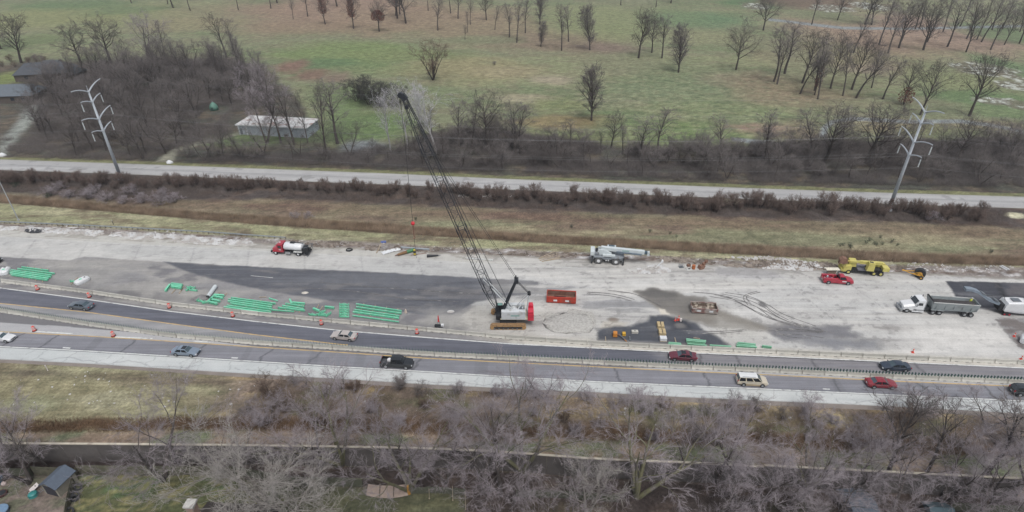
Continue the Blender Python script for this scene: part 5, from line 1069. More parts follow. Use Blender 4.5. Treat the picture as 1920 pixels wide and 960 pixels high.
# ================================================================ bare winter trees
def tree_segs(rg, h, spread, clear, nl, stems=1, up=.5, dens=1.0, rt=.25, n2=6, n3=5, n4=5, lean=.0, shape='round', twl=.55, wob=.18, tw=.016, droop=0.0, fine=1.0):
    T, C = [], []          # thick, thin : (p0, p1, r0, r1)
    def rv(): 
        v = np.array([rg.gauss(0, 1) for _ in range(3)]); return v/np.linalg.norm(v)
    def branch(p, d, L, r, n, out, w, upt, re=.35):
        pts = [p.copy()]; st_ = L/n; rr = [r]
        for i in range(n):
            d = d + rv()*w + np.array([0, 0, upt]); d = d/np.linalg.norm(d); p = p+d*st_; pts.append(p.copy()); rr.append(r*(1-(1-re)*(i+1)/n))
        for i in range(n): out.append((pts[i], pts[i+1], rr[i], rr[i+1]))
        return pts, rr, d
    def at(pts, rr, t):
        f = t*(len(pts)-1); i = min(int(f), len(pts)-2); u = f-i; return pts[i]*(1-u)+pts[i+1]*u, rr[i]*(1-u)+rr[i+1]*u, (pts[i+1]-pts[i])/np.linalg.norm(pts[i+1]-pts[i])
    def side(d, ang, azi):
        a = np.array([0, 0, 1.0]) if abs(d[2]) < .9 else np.array([1.0, 0, 0]); u = np.cross(d, a); u /= np.linalg.norm(u); v = np.cross(d, u)
        return d*math.cos(ang)+(u*math.cos(azi)+v*math.sin(azi))*math.sin(ang)
    for s in range(stems):
        if stems > 1: a = s*2*math.pi/stems+rg.uniform(-.5, .5); d0 = np.array([math.cos(a)*rg.uniform(.2, .55), math.sin(a)*rg.uniform(.2, .55), 1.0]); p0 = np.array([math.cos(a)*.15, math.sin(a)*.15, 0.])
        else: d0 = np.array([rg.gauss(0, lean), rg.gauss(0, lean), 1.0]); p0 = np.zeros(3)
        d0 /= np.linalg.norm(d0); Ls = h*(.86 if stems == 1 else rg.uniform(.7, .9)); r0 = rt/math.sqrt(stems)*(1.0)
        pts, rr, _ = branch(p0, d0, Ls, r0, 9, T, .07 if stems == 1 else .10, .02, .12)
        N1 = max(3, int(nl/stems))
        for i in range(N1):
            t = clear+(1-clear)*((i+rg.random()*.6)/N1)*.97; p, r, d = at(pts, rr, t); tt = (t-clear)/(1-clear)
            if shape == 'round': f = .45+.75*math.sin(math.pi*min(1, tt*.85+.12)); 
            elif shape == 'flat': f = 1.05-.35*tt
            elif shape == 'oval': f = .35+.65*math.sin(math.pi*min(1, tt*.8+.1))
            else: f = .9
            L1 = spread*f*rg.uniform(.75, 1.1); ang = (1.25-up*.9)*(1-.35*tt)*rg.uniform(.85, 1.15)
            d1 = side(d, ang, i*2.4+rg.uniform(-.4, .4)); r1 = min(r*.62, fine*(.018*L1+.02))
            p1s, r1s, _ = branch(p, d1, L1, r1, 6, T, wob, .05*up-droop*.05, .25)
            for j in range(int(n2*dens+.5)):
                t2 = .2+.8*(j+rg.random())/(n2*dens); q, rq, dq = at(p1s, r1s, min(t2, .99)); L2 = L1*.5*(1.15-.5*t2)*rg.uniform(.7, 1.15)
                p2s, r2s, _ = branch(q, side(dq, rg.uniform(.5, 1.0), rg.uniform(0, 6.28)), L2, max(.02*fine, rq*.55), 4, C, wob, .04*up-droop*.06, .35)
                for k in range(n3):
                    t3 = .15+.85*(k+rg.random())/n3; q3, r3, d3 = at(p2s, r2s, min(t3, .99)); L3 = max(.5, L2*.55*rg.uniform(.6, 1.2))
                    p3s, r3s, _ = branch(q3, side(d3, rg.uniform(.4, 1.0), rg.uniform(0, 6.28)), L3, max(tw, r3*.5), 2, C, wob, .03*up-droop*.06, .6)
                    for m in range(n4):
                        q4, r4, d4 = at(p3s, r3s, min(.99, .1+.9*(m+rg.random())/n4)); d5 = side(d4, rg.uniform(.3, .9), rg.uniform(0, 6.28)); L4 = twl*rg.uniform(.5, 1.3)
                        C.append((q4, q4+(d5+np.array([0, 0, .15*up-droop*.2]))*L4, tw, -1))
    return T, C
def seg_mesh(name, segs, k):
    a = [s for s in segs if s[3] >= 0]; b = [s for s in segs if s[3] < 0]; V, F, o = [], [], 0
    if a:
        v, f = tubes([s[0] for s in a], [s[1] for s in a], [s[2] for s in a], [s[3] for s in a], k, 0); V.append(v); F.append(f); o = len(v)
    if b:
        v, f = cones([s[0] for s in b], [s[1] for s in b], [s[2] for s in b], 3, o); V.append(v); F.append(f)
    return arr_mesh(name, np.concatenate(V), F)
def bark(name, c, var=.2, rnd=.12): return mat(name, P(*c), .95, var, 1.2, rnd=rnd, spec=.2)
mb_dark = bark('dark_bark', (84, 78, 74)); mb_grey = bark('grey_bark', (92, 86, 83)); mb_moss = mat('mossy_bark', P(112, 110, 84), .95, .2, 1, rnd=.1, col2=P(120, 114, 108), c2t=.55, c2s=.8); mb_pale = bark('pale_bark', (150, 144, 138)); mb_white = bark('white_sycamore_bark', (178, 176, 176), .12)
mt_dark = bark('dark_twigs', (104, 98, 96)); mt_grey = bark('grey_twigs', (124, 118, 116)); mt_mauve = bark('mauve_grey_twigs', (160, 152, 156)); mt_pale = bark('pale_twigs', (178, 173, 168)); mt_white = bark('whitish_twigs', (196, 194, 198)); mt_brown = bark('brown_twigs', (112, 96, 86)); mt_hedge = bark('hedge_twigs', (120, 106, 100)); mt_purple = bark('purple_twigs', (108, 100, 104))
KIND = dict(
 oak=dict(h=15, spread=6.8, clear=.28, nl=17, up=.45, rt=.42, n2=7, n3=5, n4=5, shape='round', wob=.22, tw=.022, m=(mb_dark, mt_dark), name='bare_oak'),
 wideoak=dict(h=15, spread=9.5, clear=.30, nl=15, up=.25, rt=.5, n2=8, n3=6, n4=5, shape='flat', wob=.26, tw=.022, m=(mb_dark, mt_dark), name='bare_oak'),
 slim=dict(h=15, spread=3.4, clear=.35, nl=15, up=.75, rt=.24, n2=5, n3=4, n4=4, shape='round', wob=.16, tw=.018, m=(mb_grey, mt_grey), name='slender_tree'),
 oval=dict(h=14, spread=6.0, clear=.12, nl=30, up=.72, rt=.28, n2=8, n3=5, n4=5, shape='oval', wob=.10, tw=.018, m=(mb_dark, mt_purple), name='maple'),
 tall=dict(h=18, spread=6.0, clear=.22, nl=14, up=.7, rt=.40, n2=6, n3=5, n4=5, shape='round', wob=.18, tw=.02, m=(mb_grey, mt_dark), name='bare_tree'),
 multi=dict(h=13, spread=5.2, clear=.22, nl=16, stems=4, up=.6, rt=.50, n2=7, n3=6, n4=9, shape='round', wob=.2, tw=.009, fine=.62, twl=.6, m=(mb_moss, mt_mauve), name='multi_stemmed_tree'),
 haze=dict(h=12, spread=5.4, clear=.18, nl=15, stems=2, up=.5, rt=.36, n2=7, n3=6, n4=10, shape='round', wob=.2, tw=.0085, fine=.5, twl=.65, m=(mb_grey, mt_mauve), name='bare_tree'),
 pale=dict(h=14, spread=7.0, clear=.12, nl=17, stems=2, up=.4, rt=.42, n2=9, n3=7, n4=8, shape='round', wob=.25, tw=.011, fine=.65, m=(mb_pale, mt_pale), name='pale_tree'),
 fan=dict(h=13, spread=6.5, clear=.10, nl=24, stems=5, up=.75, rt=.55, n2=7, n3=6, n4=5, shape='oval', wob=.16, tw=.022, m=(mb_dark, mt_brown), name='bare_tree'),
 syc=dict(h=19, spread=6.5, clear=.30, nl=13, up=.65, rt=.36, n2=6, n3=5, n4=6, shape='round', wob=.2, tw=.017, fine=.9, m=(mb_white, mt_white), name='sycamore'),
 shrub=dict(h=3.0, spread=1.7, clear=.10, nl=26, stems=5, up=.8, rt=.15, n2=5, n3=4, n4=3, shape='oval', twl=.45, wob=.17, tw=.013, m=(mb_dark, mt_hedge), name='bare_shrub'),
 palebush=dict(h=3.4, spread=2.2, clear=.05, nl=26, stems=6, up=.6, rt=.13, n2=5, n3=5, n4=6, shape='round', twl=.4, wob=.2, tw=.008, fine=.6, m=(mb_grey, mt_mauve), name='bare_shrub'),
 thicket=dict(h=5.5, spread=2.6, clear=.08, nl=24, stems=6, up=.6, rt=.16, n2=6, n3=5, n4=6, shape='round', twl=.5, wob=.2, tw=.010, fine=.7, m=(mb_dark, mt_grey), name='thicket_tree'),
)
PROTO = {}
def proto(kind, i):
    k = (kind, i)
    if k in PROTO: return PROTO[k]
    c = dict(KIND[kind]); m, nm = c.pop('m'), c.pop('name'); rg = random.Random(hash(kind) % 1 + i*101+sum(map(ord, kind)))
    T, C = tree_segs(rg, **c); zm = max(q[1][2] for q in C); f_ = c['h']/zm
    T, C = ([(a*f_, b*f_, r0 if kind in ('shrub',) else r0*f_, r1*f_ if r1 > 0 else r1) for a, b, r0, r1 in L_] for L_ in (T, C))
    PROTO[k] = (seg_mesh('trunk', T, 6 if c['rt'] > .2 else 4), seg_mesh('crown', C, 3), m, nm, c['h'], c['spread'])
    PROTO[k][0].materials.append(m[0]); PROTO[k][1].materials.append(m[1]); return PROTO[k]
NV = dict(fan=1, oak=4, wideoak=3, slim=4, oval=3, tall=4, multi=3, haze=4, pale=2, syc=2, shrub=5, palebush=2, thicket=4)
trng = random.Random(77)
def lowest(me): return 0
def plant(kind, loc, h, label, group=None, cat='tree', wide=1.0, rz=None, tilt=None, crown_mat=None, trunk_mat=None, var=None):
    tm, cm, m, nm, h0, s0 = proto(kind, var if var is not None else trng.randrange(NV[kind]))
    o = bpy.data.objects.new(nm, None); link(o); o.location = loc; s = h/h0
    rx, ry = tilt or (trng.gauss(0, .03), trng.gauss(0, .03))
    o.rotation_euler = (rx, ry, trng.uniform(0, 6.28) if rz is None else rz); o.scale = (s*wide, s*wide, s); tag(o, label, cat, group)
    for n_, me, mm in (('trunk', tm, trunk_mat), ('crown', cm, crown_mat)):
        c = bpy.data.objects.new(n_, me); link(c, o)
        if mm: c.material_slots[0].link = 'OBJECT'; c.material_slots[0].material = mm
    return o
def HTop(bx, by, ty): return max(2.0, HT(bx, by, ty)*1.0)
# ---- the park: (base x, base y, top y, kind, width factor)
PK = [(152,118,44,'wideoak',1.0),(208,118,30,'wideoak',1.0),(40,118,24,'oak',1.1),(2,92,22,'oak',1.0),(247,6,-60,'slim',1),(315,8,-50,'slim',1),(325,15,-50,'oak',1),(357,20,-45,'slim',1),(447,19,-40,'slim',1),(277,112,26,'haze',1.0),(310,108,40,'slim',1),(425,108,28,'tall',1.0),(438,104,36,'slim',1.2),(508,16,-50,'slim',1),(520,6,-60,'oak',1),(550,36,-8,'slim',1),(577,31,-50,'slim',1),
 (632,12,-60,'oak',1),(745,35,-35,'oak',1),(750,27,-40,'slim',1.2),(761,44,-40,'oak',1.1),(803,20,-40,'slim',1),(821,57,-4,'slim',1.4),(845,25,-50,'slim',1),(859,35,-30,'slim',1.2),(882,46,-8,'slim',1),(912,38,-20,'oak',.9),(928,56,10,'slim',1),(872,75,48,'slim',1),(877,61,22,'slim',.8),(955,70,8,'slim',1.4),
 (969,80,0,'slim',1),(985,62,-2,'slim',1.1),(1014,88,42,'oval',1.0),(1012,46,-20,'oval',.9),(1053,95,0,'slim',1.0),(1066,78,16,'slim',1.4),(1106,94,10,'oval',1.0),(1197,109,10,'oak',.95),(1222,99,20,'oak',.8),(1241,109,30,'slim',1.3),(1272,136,50,'oval',1.1),(1109,226,122,'oval',1.05),(1164,10,-50,'slim',1),(1230,13,-60,'slim',1),(1258,6,-60,'oak',1),(1380,131,34,'wideoak',.85),(1431,57,-20,'wideoak',.9),
 (1451,153,45,'slim',1.2),(1457,158,70,'slim',1.2),(1471,138,40,'slim',1.6),(1500,176,90,'slim',1.2),(1504,156,45,'oak',.9),(1527,170,75,'slim',1.2),(1533,186,90,'slim',1.2),(1557,166,52,'oak',.8),(1580,180,85,'slim',1.0),(1597,168,28,'oak',.9),(1605,184,95,'slim',1.5),(1634,165,92,'oak',.7),(1655,186,110,'slim',1.4),(1522,46,-25,'slim',1),(1570,38,-20,'oak',.8),
 (1622,46,-30,'oak',1),(1634,47,-50,'tall',.9),(1662,47,-50,'tall',.9),(1648,84,0,'slim',1.2),(1665,100,15,'slim',1.3),(1685,90,-15,'oak',1),(1690,78,0,'slim',1),(1716,54,-30,'tall',.8),(1724,53,-30,'tall',.8),(1731,94,-25,'oak',1),(1738,79,-20,'tall',.9),(1776,88,0,'slim',1.4),(1800,50,-30,'slim',1.1),(1811,98,0,'oak',.7),(1812,73,-10,'slim',1.2),(1831,75,-20,'tall',.7),(1840,79,-10,'slim',1.2),(1857,94,15,'slim',1.2),(1860,56,-10,'slim',1.2),(1879,54,-10,'slim',1.2),(1883,84,10,'oak',.7),(1911,82,10,'oak',.8),(1912,60,0,'slim',1.2),(1600,100,30,'slim',1.2),
 (1725,216,105,'oak',.8),(1817,218,103,'oak',.95),(1768,60,-20,'slim',1)]
PK = sorted(PK, key=lambda t: t[0])
desc = dict(oak='dark bare oak', wideoak='wide-spreading bare oak', slim='slender bare young tree', oval='upright oval-crowned bare tree', haze='hazy grey bare tree', tall='tall bare tree')
for i, (bx, by, ty, kd, wf) in enumerate(PK):
    kind = kd; h = max(9, min(25, HTop(bx, by, ty)*1.12))
    where = 'beside the left woods' if bx < 460 else ('on the brown leafy lawn' if by < 100 and bx < 1120 else ('on the open grass' if bx < 1440 else 'in the right-hand grove'))
    plant(kind, G(bx, by), h, f'{desc[kd]} {where}, {ordw(i+1)} park tree counting from the left', 'bare trees scattered over the parkland', wide=wf)
# rust-leaved oaks
mleaf = mat('rust_oak_leaves', P(118, 78, 68), .9, .3, 2, rnd=.1)
def leaf_mesh(rg, h, r, z0, z1, n):
    V = np.zeros((n*4, 3)); 
    for i in range(n):
        t = rg.random(); z = h*(z0+(z1-z0)*t); rr = r*math.sin(math.pi*min(1, .2+.8*t))**.5*math.sqrt(rg.random()); a = rg.uniform(0, 6.28)
        c = np.array([rr*math.cos(a), rr*math.sin(a), z]); u = np.array([rg.gauss(0, 1) for _ in range(3)]); u /= np.linalg.norm(u); v = np.cross(u, [rg.gauss(0, 1) for _ in range(3)]); v /= np.linalg.norm(v)+1e-6; s = rg.uniform(.10, .2)
        V[i*4:i*4+4] = [c-u*s, c+v*s, c+u*s, c-v*s]
    return arr_mesh('leaves', V, np.arange(n*4).reshape(-1, 4))
for i, (bx, by, ty, h0, z0, z1, r, n, lb) in enumerate([(610,46,-45,16,.3,.9,2.6,1500,'oak keeping dark rust leaves, on the leafy lawn above the left woods'),(663,54,-30,16,.3,.8,2.4,1300,'rust-leaved oak just right of the darker rusty one on the leafy lawn'),(711,59,-20,16,.28,.55,4.2,1700,'broad rust-leaved oak with low brown boughs on the leafy lawn'),(1694,196,98,16,.06,.34,3.0,800,'bare oak with a rusty skirt of leaves low on its trunk in the right grove'),(1527,178,100,12,.2,.7,1.6,600,'small tree with reddish clinging leaves in the right grove'),(742,30,-30,14,.4,.8,1.6,700,'thin rust-leaved oak beside two grey trunks near the top')]):
    h = min(22, HTop(bx, by, ty)); o = plant('oak' if i != 2 else 'wideoak', G(bx, by), h, lb, 'oaks still holding rust-brown leaves', wide=.85); s = o.scale[0]
    c = bpy.data.objects.new('leaves', leaf_mesh(random.Random(i), 15, r/s, z0, z1, n)); c.data.materials.append(mleaf); link(c, o)
# ---- named trees round the middle
NM = [(733,285,158,'syc',.75,'white-barked sycamore nearest the white building, left of the boom tip'),(765,282,140,'syc',.85,'white-barked sycamore directly behind the crane boom tip'),(800,282,150,'syc',.8,'thin white-barked sycamore between the two larger white ones'),(818,288,128,'syc',1.15,'broadest white-barked sycamore, right of the crane boom'),
 (812,150,72,'fan',1.15,'dark spreading tree on the grass above the white sycamores'),(915,278,160,'oak',1.15,'large dark forked tree right of the crane boom'),(965,290,190,'slim',1.5,'leaning bare tree right of the large forked one'),
 (500,268,150,'haze',.9,'grey bare tree in front of the left end of the white building'),(527,268,140,'tall',.8,'tall trunk standing before the middle of the white building'),(552,272,150,'tall',.9,'forked pale trunk before the right part of the white building'),(577,268,165,'tall',.6,'dark trunk at the right end of the white building'),(612,292,140,'tall',.9,'tall dark forked tree right of the white building'),(633,270,148,'slim',1.6,'vine-wrapped trunk right of the white building'),(505,206,110,'haze',.9,'grey tree behind the white building')]
for bx, by, ty, kd, wf, lb in NM: plant(kd, G(bx, by), min(24, HTop(bx, by, ty)*1.03), lb, wide=wf, crown_mat=mt_brown if kd == 'multi' else None, trunk_mat=mb_dark if kd == 'multi' else None)
mbush = bark('dark_green_grey_twigs', (78, 78, 74))
for i, (bx, by, ty) in enumerate([(668,190,148),(692,196,145),(715,200,150),(738,200,158),(680,180,142)]):
    plant('thicket', G(bx, by), HTop(bx, by, ty)*1.05, f'dark dense bush left of the sycamores, {ordw(i+1)} of the clump', 'dark bushes clumped left of the sycamores', 'bush', wide=1.5, crown_mat=mbush)
plant('thicket', G(928, 122), 2.2, 'small lone dark bush on the open grass at upper centre', None, 'bush', 1.2)
# ---- left woods
def scatter(n, poly, mind, seed):
    rg = random.Random(seed); xs_, ys_ = [p[0] for p in poly], [p[1] for p in poly]; out = []; tries = 0
    W = [G(*p) for p in poly]; x0, x1, y0, y1 = min(w.x for w in W), max(w.x for w in W), min(w.y for w in W), max(w.y for w in W)
    while len(out) < n and tries < n*60:
        tries += 1; x, y = rg.uniform(x0, x1), rg.uniform(y0, y1); ins = False
        for i in range(len(W)):
            a, b = W[i], W[(i+1) % len(W)]
            if (a.y > y) != (b.y > y) and x < (b.x-a.x)*(y-a.y)/(b.y-a.y)+a.x: ins = not ins
        if ins and all((x-p.x)**2+(y-p.y)**2 > mind*mind for p in out): out.append(Vector((x, y, 0)))
    return sorted(out, key=lambda p: p.x/p.y)
def px_of(p):
    d = p.y*ct+CH*st; u = p.y*st-CH*ct; return 960+FPX*p.x/d, 480-FPX*u/d
sp = scatter(135, [(65,255),(90,190),(120,150),(250,125),(400,118),(500,135),(500,190),(430,215),(430,250),(360,262),(290,300),(60,296)], 3.9, 3)
kk = ['tall', 'slim', 'haze', 'tall', 'thicket', 'slim', 'oak']; dd = dict(tall='tall grey bare tree', slim='slender bare tree', haze='hazy many-twigged bare tree', thicket='low tangled bare tree', oak='dark crooked bare tree')
for i, p in enumerate(sp):
    x, y = px_of(p); kd = kk[trng.randrange(len(kk))]; far = y < 180
    if 372 < x < 432 and 198 < y < 262: continue
    h = {'thicket': 8.0, 'slim': 12.5}.get(kd, 13.5)*trng.uniform(.85, 1.2)*(1.12 if far else 1.0)
    plant(kd, p, h, f'{dd[kd]} in the thick brown left woods, {ordw(i+1)} from the left', 'trees of the thick left woods', wide=1.1, crown_mat=[mt_grey, mt_dark, mt_grey][trng.randrange(3)])
# brown clump in front of the park and yard by the driveway
for i, p in enumerate(scatter(9, [(0,118),(80,112),(110,128),(0,128)], 3, 8)): plant('thicket', p, trng.uniform(3, 4.5), f'brown roadside shrub by the top left lawn, {ordw(i+1)} from the left', 'shrubs by the top left lawn', 'bush', crown_mat=mt_brown)
# ---- belt of trees north of the frontage road
sp = scatter(135, [(300,300),(480,285),(640,292),(760,280),(830,250),(930,246),(1000,264),(1250,284),(1500,272),(1700,270),(1920,270),(1920,350),(1600,342),(1200,330),(800,312),(480,302)], 4.2, 5)
for i, p in enumerate(sp):
    x, y = px_of(p); kd = ['thicket', 'slim', 'thicket', 'haze'][trng.randrange(4)]; h = {'thicket': 6.5, 'slim': 10.5, 'haze': 10}[kd]*trng.uniform(.75, 1.2)
    if 660 < x < 740: h *= .6
    plant(kd, p, h, f'{dd[kd]} in the belt above the frontage road, {ordw(i+1)} from the left', 'trees of the belt above the frontage road', wide=1.15, crown_mat=[mt_grey, mt_dark, mt_grey][trng.randrange(3)])
for i, (bx, by, ty, kd, wf) in enumerate(sorted([(975,290,190,'slim',1.4),(1146,278,200,'oak',1.0),(1200,300,212,'slim',1.6),(1232,287,200,'slim',1.5),(1345,295,215,'slim',1.6),(1432,300,195,'slim',1.3),(1520,300,200,'slim',1.6),(1545,305,185,'oak',1.1),(1572,290,200,'slim',1.4),(1622,306,186,'oak',1.25),(1645,290,200,'tall',1.0),(1667,300,215,'slim',1.3),(1795,302,212,'oak',1.15),(1840,300,230,'slim',1.4),(1900,300,228,'thicket',1.3),(1305,310,262,'thicket',1.2),(1275,308,250,'thicket',1.2),(860,290,185,'slim',1.3),(885,282,190,'slim',1.3),(450,292,235,'slim',1.5),(420,296,225,'tall',.9),(395,296,230,'slim',1.5)])):
    plant(kd, G(bx, by), HTop(bx, by, ty)*1.03, f'{desc.get(kd, dd.get(kd))} rising above the roadside belt, {ordw(i+1)} such from the left', 'taller trees over the roadside belt', wide=wf)
# ---- hedge shrubs south of the frontage road
xs_ = list(range(6, 1880, 13)); hs_ = []
for i, x in enumerate(xs_):
    if 1850 < x: continue
    xj = x+trng.uniform(-6, 6); yb = float(np.interp(xj, [0,240,480,720,960,1200,1440,1680,1920], [345,350,352,362,374,384,394,402,412]))+trng.uniform(-6, 8)
    hs_.append((xj, yb))
for i, (x, y) in enumerate(hs_):
    dense = 1 if (x > 940) else .9
    plant('shrub', G(x, y), trng.uniform(3.2, 5.8)*dense, f'dark leafless hedge shrub below the frontage road, {ordw(i+1)} from the left', 'hedge shrubs below the frontage road', 'shrub', wide=trng.uniform(.6, .95))
for i, (x, y) in enumerate([(95,368),(130,372),(165,374),(200,378),(235,382),(270,380),(300,384),(330,380),(115,356),(180,362),(245,366),(305,368)]):
    plant('palebush', G(x, y), trng.uniform(2.6, 3.6), f'pale grey bushy shrub below the left transmission pole, {ordw(i+1)} of that thicket', 'pale shrubs below the left transmission pole', 'shrub', wide=1.5)
for i, (x, y) in enumerate([(553,412),(580,412)]): plant('palebush', G(x, y), 2.6, ['left', 'right'][i]+' one of the two grey bushes on the tan slope above the tank truck', None, 'shrub', 1.1)
plant('palebush', G(1745, 415), 3.2, 'spreading pale bush near the right transmission pole', None, 'shrub', 1.3)
mev = mat('dark_evergreen', P(62, 76, 62), .95, .3, 4)
for i, (x, y) in enumerate([(90, 372), (30, 352)]):
    plant('thicket', G(x, y), 1.8, ['small dark green bush on the left slope', 'tiny dark green bush near the light pole'][i], None, 'shrub', 1.2, crown_mat=mev)
# ---- trees below the highway
SB = [(10,900,790,'haze',1.0),(58,905,785,'haze',1.15),(92,880,800,'slim',1.4),(308,898,726,'haze',1.15),(450,880,770,'haze',.9),(505,968,772,'pale',1.15),(560,1000,810,'pale',.8),(545,870,740,'haze',1.0),(640,872,694,'multi',1.05),(600,880,740,'haze',.9),(682,925,748,'haze',1.0),(768,920,745,'multi',1.0),(735,880,760,'haze',.9),(860,860,750,'haze',1.0),(838,905,790,'haze',.9),(905,900,770,'haze',1.0),(980,882,690,'multi',1.15),(940,925,770,'haze',1.0),(1030,900,715,'haze',1.0),(1075,925,780,'haze',.9),(1100,965,830,'pale',.7),
 (1195,932,745,'multi',1.15),(1140,905,765,'haze',1.0),(1255,900,765,'haze',1.0),(1290,890,770,'haze',.8),(1290,965,830,'haze',1.0),(1345,905,755,'haze',1.0),(1390,950,800,'haze',1.1),(1430,915,780,'haze',.9),(1475,960,820,'haze',1.0),(1515,915,770,'multi',1.0),(1540,890,745,'haze',.9),(1590,925,800,'haze',.9),(1657,908,728,'tall',1.0),(1700,930,790,'haze',1.0),(1738,885,745,'tall',.9),(1770,940,800,'haze',1.0),(1800,915,790,'haze',1.0),(1845,895,735,'slim',1.6),(1860,950,800,'haze',1.1),(1905,925,780,'haze',1.0),(1935,960,800,'haze',1.0),
 (1340,990,860,'haze',1.0),(1440,1000,870,'haze',.9),(1540,1000,880,'haze',.8),(1660,1000,850,'haze',1.0),(1740,1010,880,'haze',.8),(1830,1000,850,'haze',1.0),(1900,1010,850,'haze',1.0),(1200,1000,870,'haze',1.0),(1050,1010,890,'haze',.8),(950,1000,880,'haze',.8),(900,960,830,'haze',.7),(1000,930,800,'haze',.9)]
SB = [q for i, q in enumerate(SB) if not (q[3] == 'haze' and (i % 3 == 1 or (i % 5 == 3 and q[0] > 900)) and q[0] > 500)]; SB.sort(key=lambda t: t[0])
dS = dict(haze='mauve-grey hazy bare tree', pale='pale tangled leafless tree', multi='multi-stemmed mossy-trunked tree', slim='thin bare tree', tall='dark-limbed bare tree')
for i, (bx, by, ty, kd, wf) in enumerate(SB):
    plant(kd, G(bx, by), HTop(bx, by, ty), f'{dS[kd]} by the noise wall, {ordw(i+1)} backyard tree from the left', 'trees growing along the noise wall', wide=wf)
sp = scatter(46, [(560,716),(700,725),(960,742),(1200,757),(1600,772),(1900,790),(1910,850),(1440,835),(1000,815),(560,805),(450,790),(470,745)], 3.1, 9)
for i, p in enumerate(sp):
    kd = ['palebush', 'thicket', 'palebush', 'shrub'][trng.randrange(4)]; h = {'palebush': 2.6, 'thicket': 4.6, 'shrub': 2.4}[kd]*trng.uniform(.8, 1.3)
    plant(kd, p, h, f'scrubby bush on the brown bank below the highway, {ordw(i+1)} from the left', 'scrub bushes on the bank below the highway', 'bush', wide=1.35, crown_mat=[mt_mauve, mt_brown, mt_mauve, mt_grey][trng.randrange(4)])
for i, (bx, by, ty) in enumerate([(1020,748,690),(985,745,705),(575,722,698),(645,730,697),(1655,770,742),(1850,800,742)]):
    plant('haze', G(bx, by), HTop(bx, by, ty), f'small bare tree poking up over the pale shoulder, {ordw(i+1)} such from the left' if True else '', 'small trees in front of the pale shoulder', wide=1.35, crown_mat=mt_mauve)
# ---- brush: twigs nobody could count
def brush(name, label, polys, n, h, r, m, tw=.014, fan=.5, k=7, seed=1, cat='undergrowth'):
    rs = np.random.RandomState(seed); W = []
    for poly in polys:
        px_, py_ = Gn([p[0] for p in poly], [p[1] for p in poly]); W.append((px_, py_))
    P0 = []
    for px_, py_ in W:
        nn = n//len(W); x = rs.uniform(px_.min(), px_.max(), nn*3); y = rs.uniform(py_.min(), py_.max(), nn*3); ins = np.zeros(x.shape, bool)
        for i in range(len(px_)):
            x0, y0, x1, y1 = px_[i], py_[i], px_[(i+1) % len(px_)], py_[(i+1) % len(px_)]
            ins ^= ((y0 > y) != (y1 > y)) & (x < (x1-x0)*(y-y0)/(y1-y0+1e-12)+x0)
        g5 = G(401, 212); keep = ins & (fbm(x*.12, y*.12, seed+3, 3) > .36) & (np.hypot(x-g5.x, (y-g5.y)*.6) > 5); P0.append(np.stack([x[keep], y[keep], np.zeros(keep.sum())], 1)[:nn])
    c = np.concatenate(P0); N = len(c); c = np.repeat(c, k, 0); c[:, :2] += rs.normal(0, r*.35, (N*k, 2))
    d = np.stack([rs.normal(0, fan, N*k), rs.normal(0, fan, N*k), np.ones(N*k)], 1); L_ = rs.uniform(.4, 1, N*k)*h*np.repeat(rs.uniform(.5, 1.1, N), k)
    v, f = cones(c, c+d*L_[:, None]*.8, np.full(N*k, tw), 3); o = mobj(name, arr_mesh(name, v, f), m); return tag(o, label, cat, kind='stuff')
brush('undergrowth', 'tangled brown and grey brush carpeting the left woods', [[(0,262),(60,255),(90,170),(110,130),(250,118),(420,112),(495,135),(505,195),(430,215),(430,260),(340,270),(290,300),(60,298),(20,290)]], 24000, 3.8, 1.8, bark('brush_brown', (108, 102, 100), .3), .016, .5, 7, 2)
brush('undergrowth', 'brown brush along the north side of the frontage road', [[(330,302),(480,292),(640,290),(760,272),(830,244),(930,240),(1000,258),(1240,280),(1500,266),(1700,264),(1920,264),(1920,352),(1440,343),(960,325),(480,306)]], 30000, 3.6, 1.6, bark('brush_brown_roadside', (98, 93, 92), .3), .016, .5, 7, 4)
brush('undergrowth', 'dark brown brush in the hedge strip south of the frontage road', [[(0,322),(480,341),(960,360),(1440,380),(1890,394),(1890,424),(1440,408),(960,391),(480,370),(240,376),(0,358)]], 17000, 1.9, 1.1, bark('hedge_brush', (102, 93, 89), .3), .012, .45, 7, 6)
brush('undergrowth', 'mauve-brown scrub twigs on the bank below the highway', [[(480,715),(960,742),(1440,766),(1920,790),(1920,860),(1440,842),(960,822),(560,810),(440,790)]], 9000, 1.2, 1.2, bark('bank_brush', (128, 116, 106), .3), .010, .7, 7, 7)
brush('undergrowth', 'dark litter and brush on the ground between the noise wall and fences', [[(440,872),(930,884),(1440,914),(1920,936),(1920,1000),(880,990),(870,925),(600,905)],[(0,868),(430,872),(430,882),(0,884)]], 9000, 1.0, 1.2, bark('yard_brush', (92, 82, 80), .3), .014, .8, 6, 8)
def blades(name, label, top, bot, n, h, m, seed, tt=0., bb=0.):
    rs = np.random.RandomState(seed); xx = rs.uniform(-200, 200, n); a, b_ = ext(L[top], xx)+tt, ext(L[bot], xx)+bb; u = rs.uniform(0, 1, n)
    yy = b_+(a-b_)*u+rs.normal(0, .2, n); ok = np.abs(xx)/(yy*ct+CH*st) < .92; xx, yy = xx[ok], yy[ok]; n = len(xx); c = np.stack([xx, yy, np.zeros(n)], 1)
    d = np.stack([rs.normal(.15, .25, n), rs.normal(0, .25, n), np.ones(n)], 1)*(rs.uniform(.5, 1.15, n)*h*(.6+.8*fbm(xx*.15, yy*0, seed)))[:, None]
    v, f = cones(c, c+d, np.full(n, .035), 3); return tag(mobj(name, arr_mesh(name, v, f), m), label, 'reeds', kind='stuff')
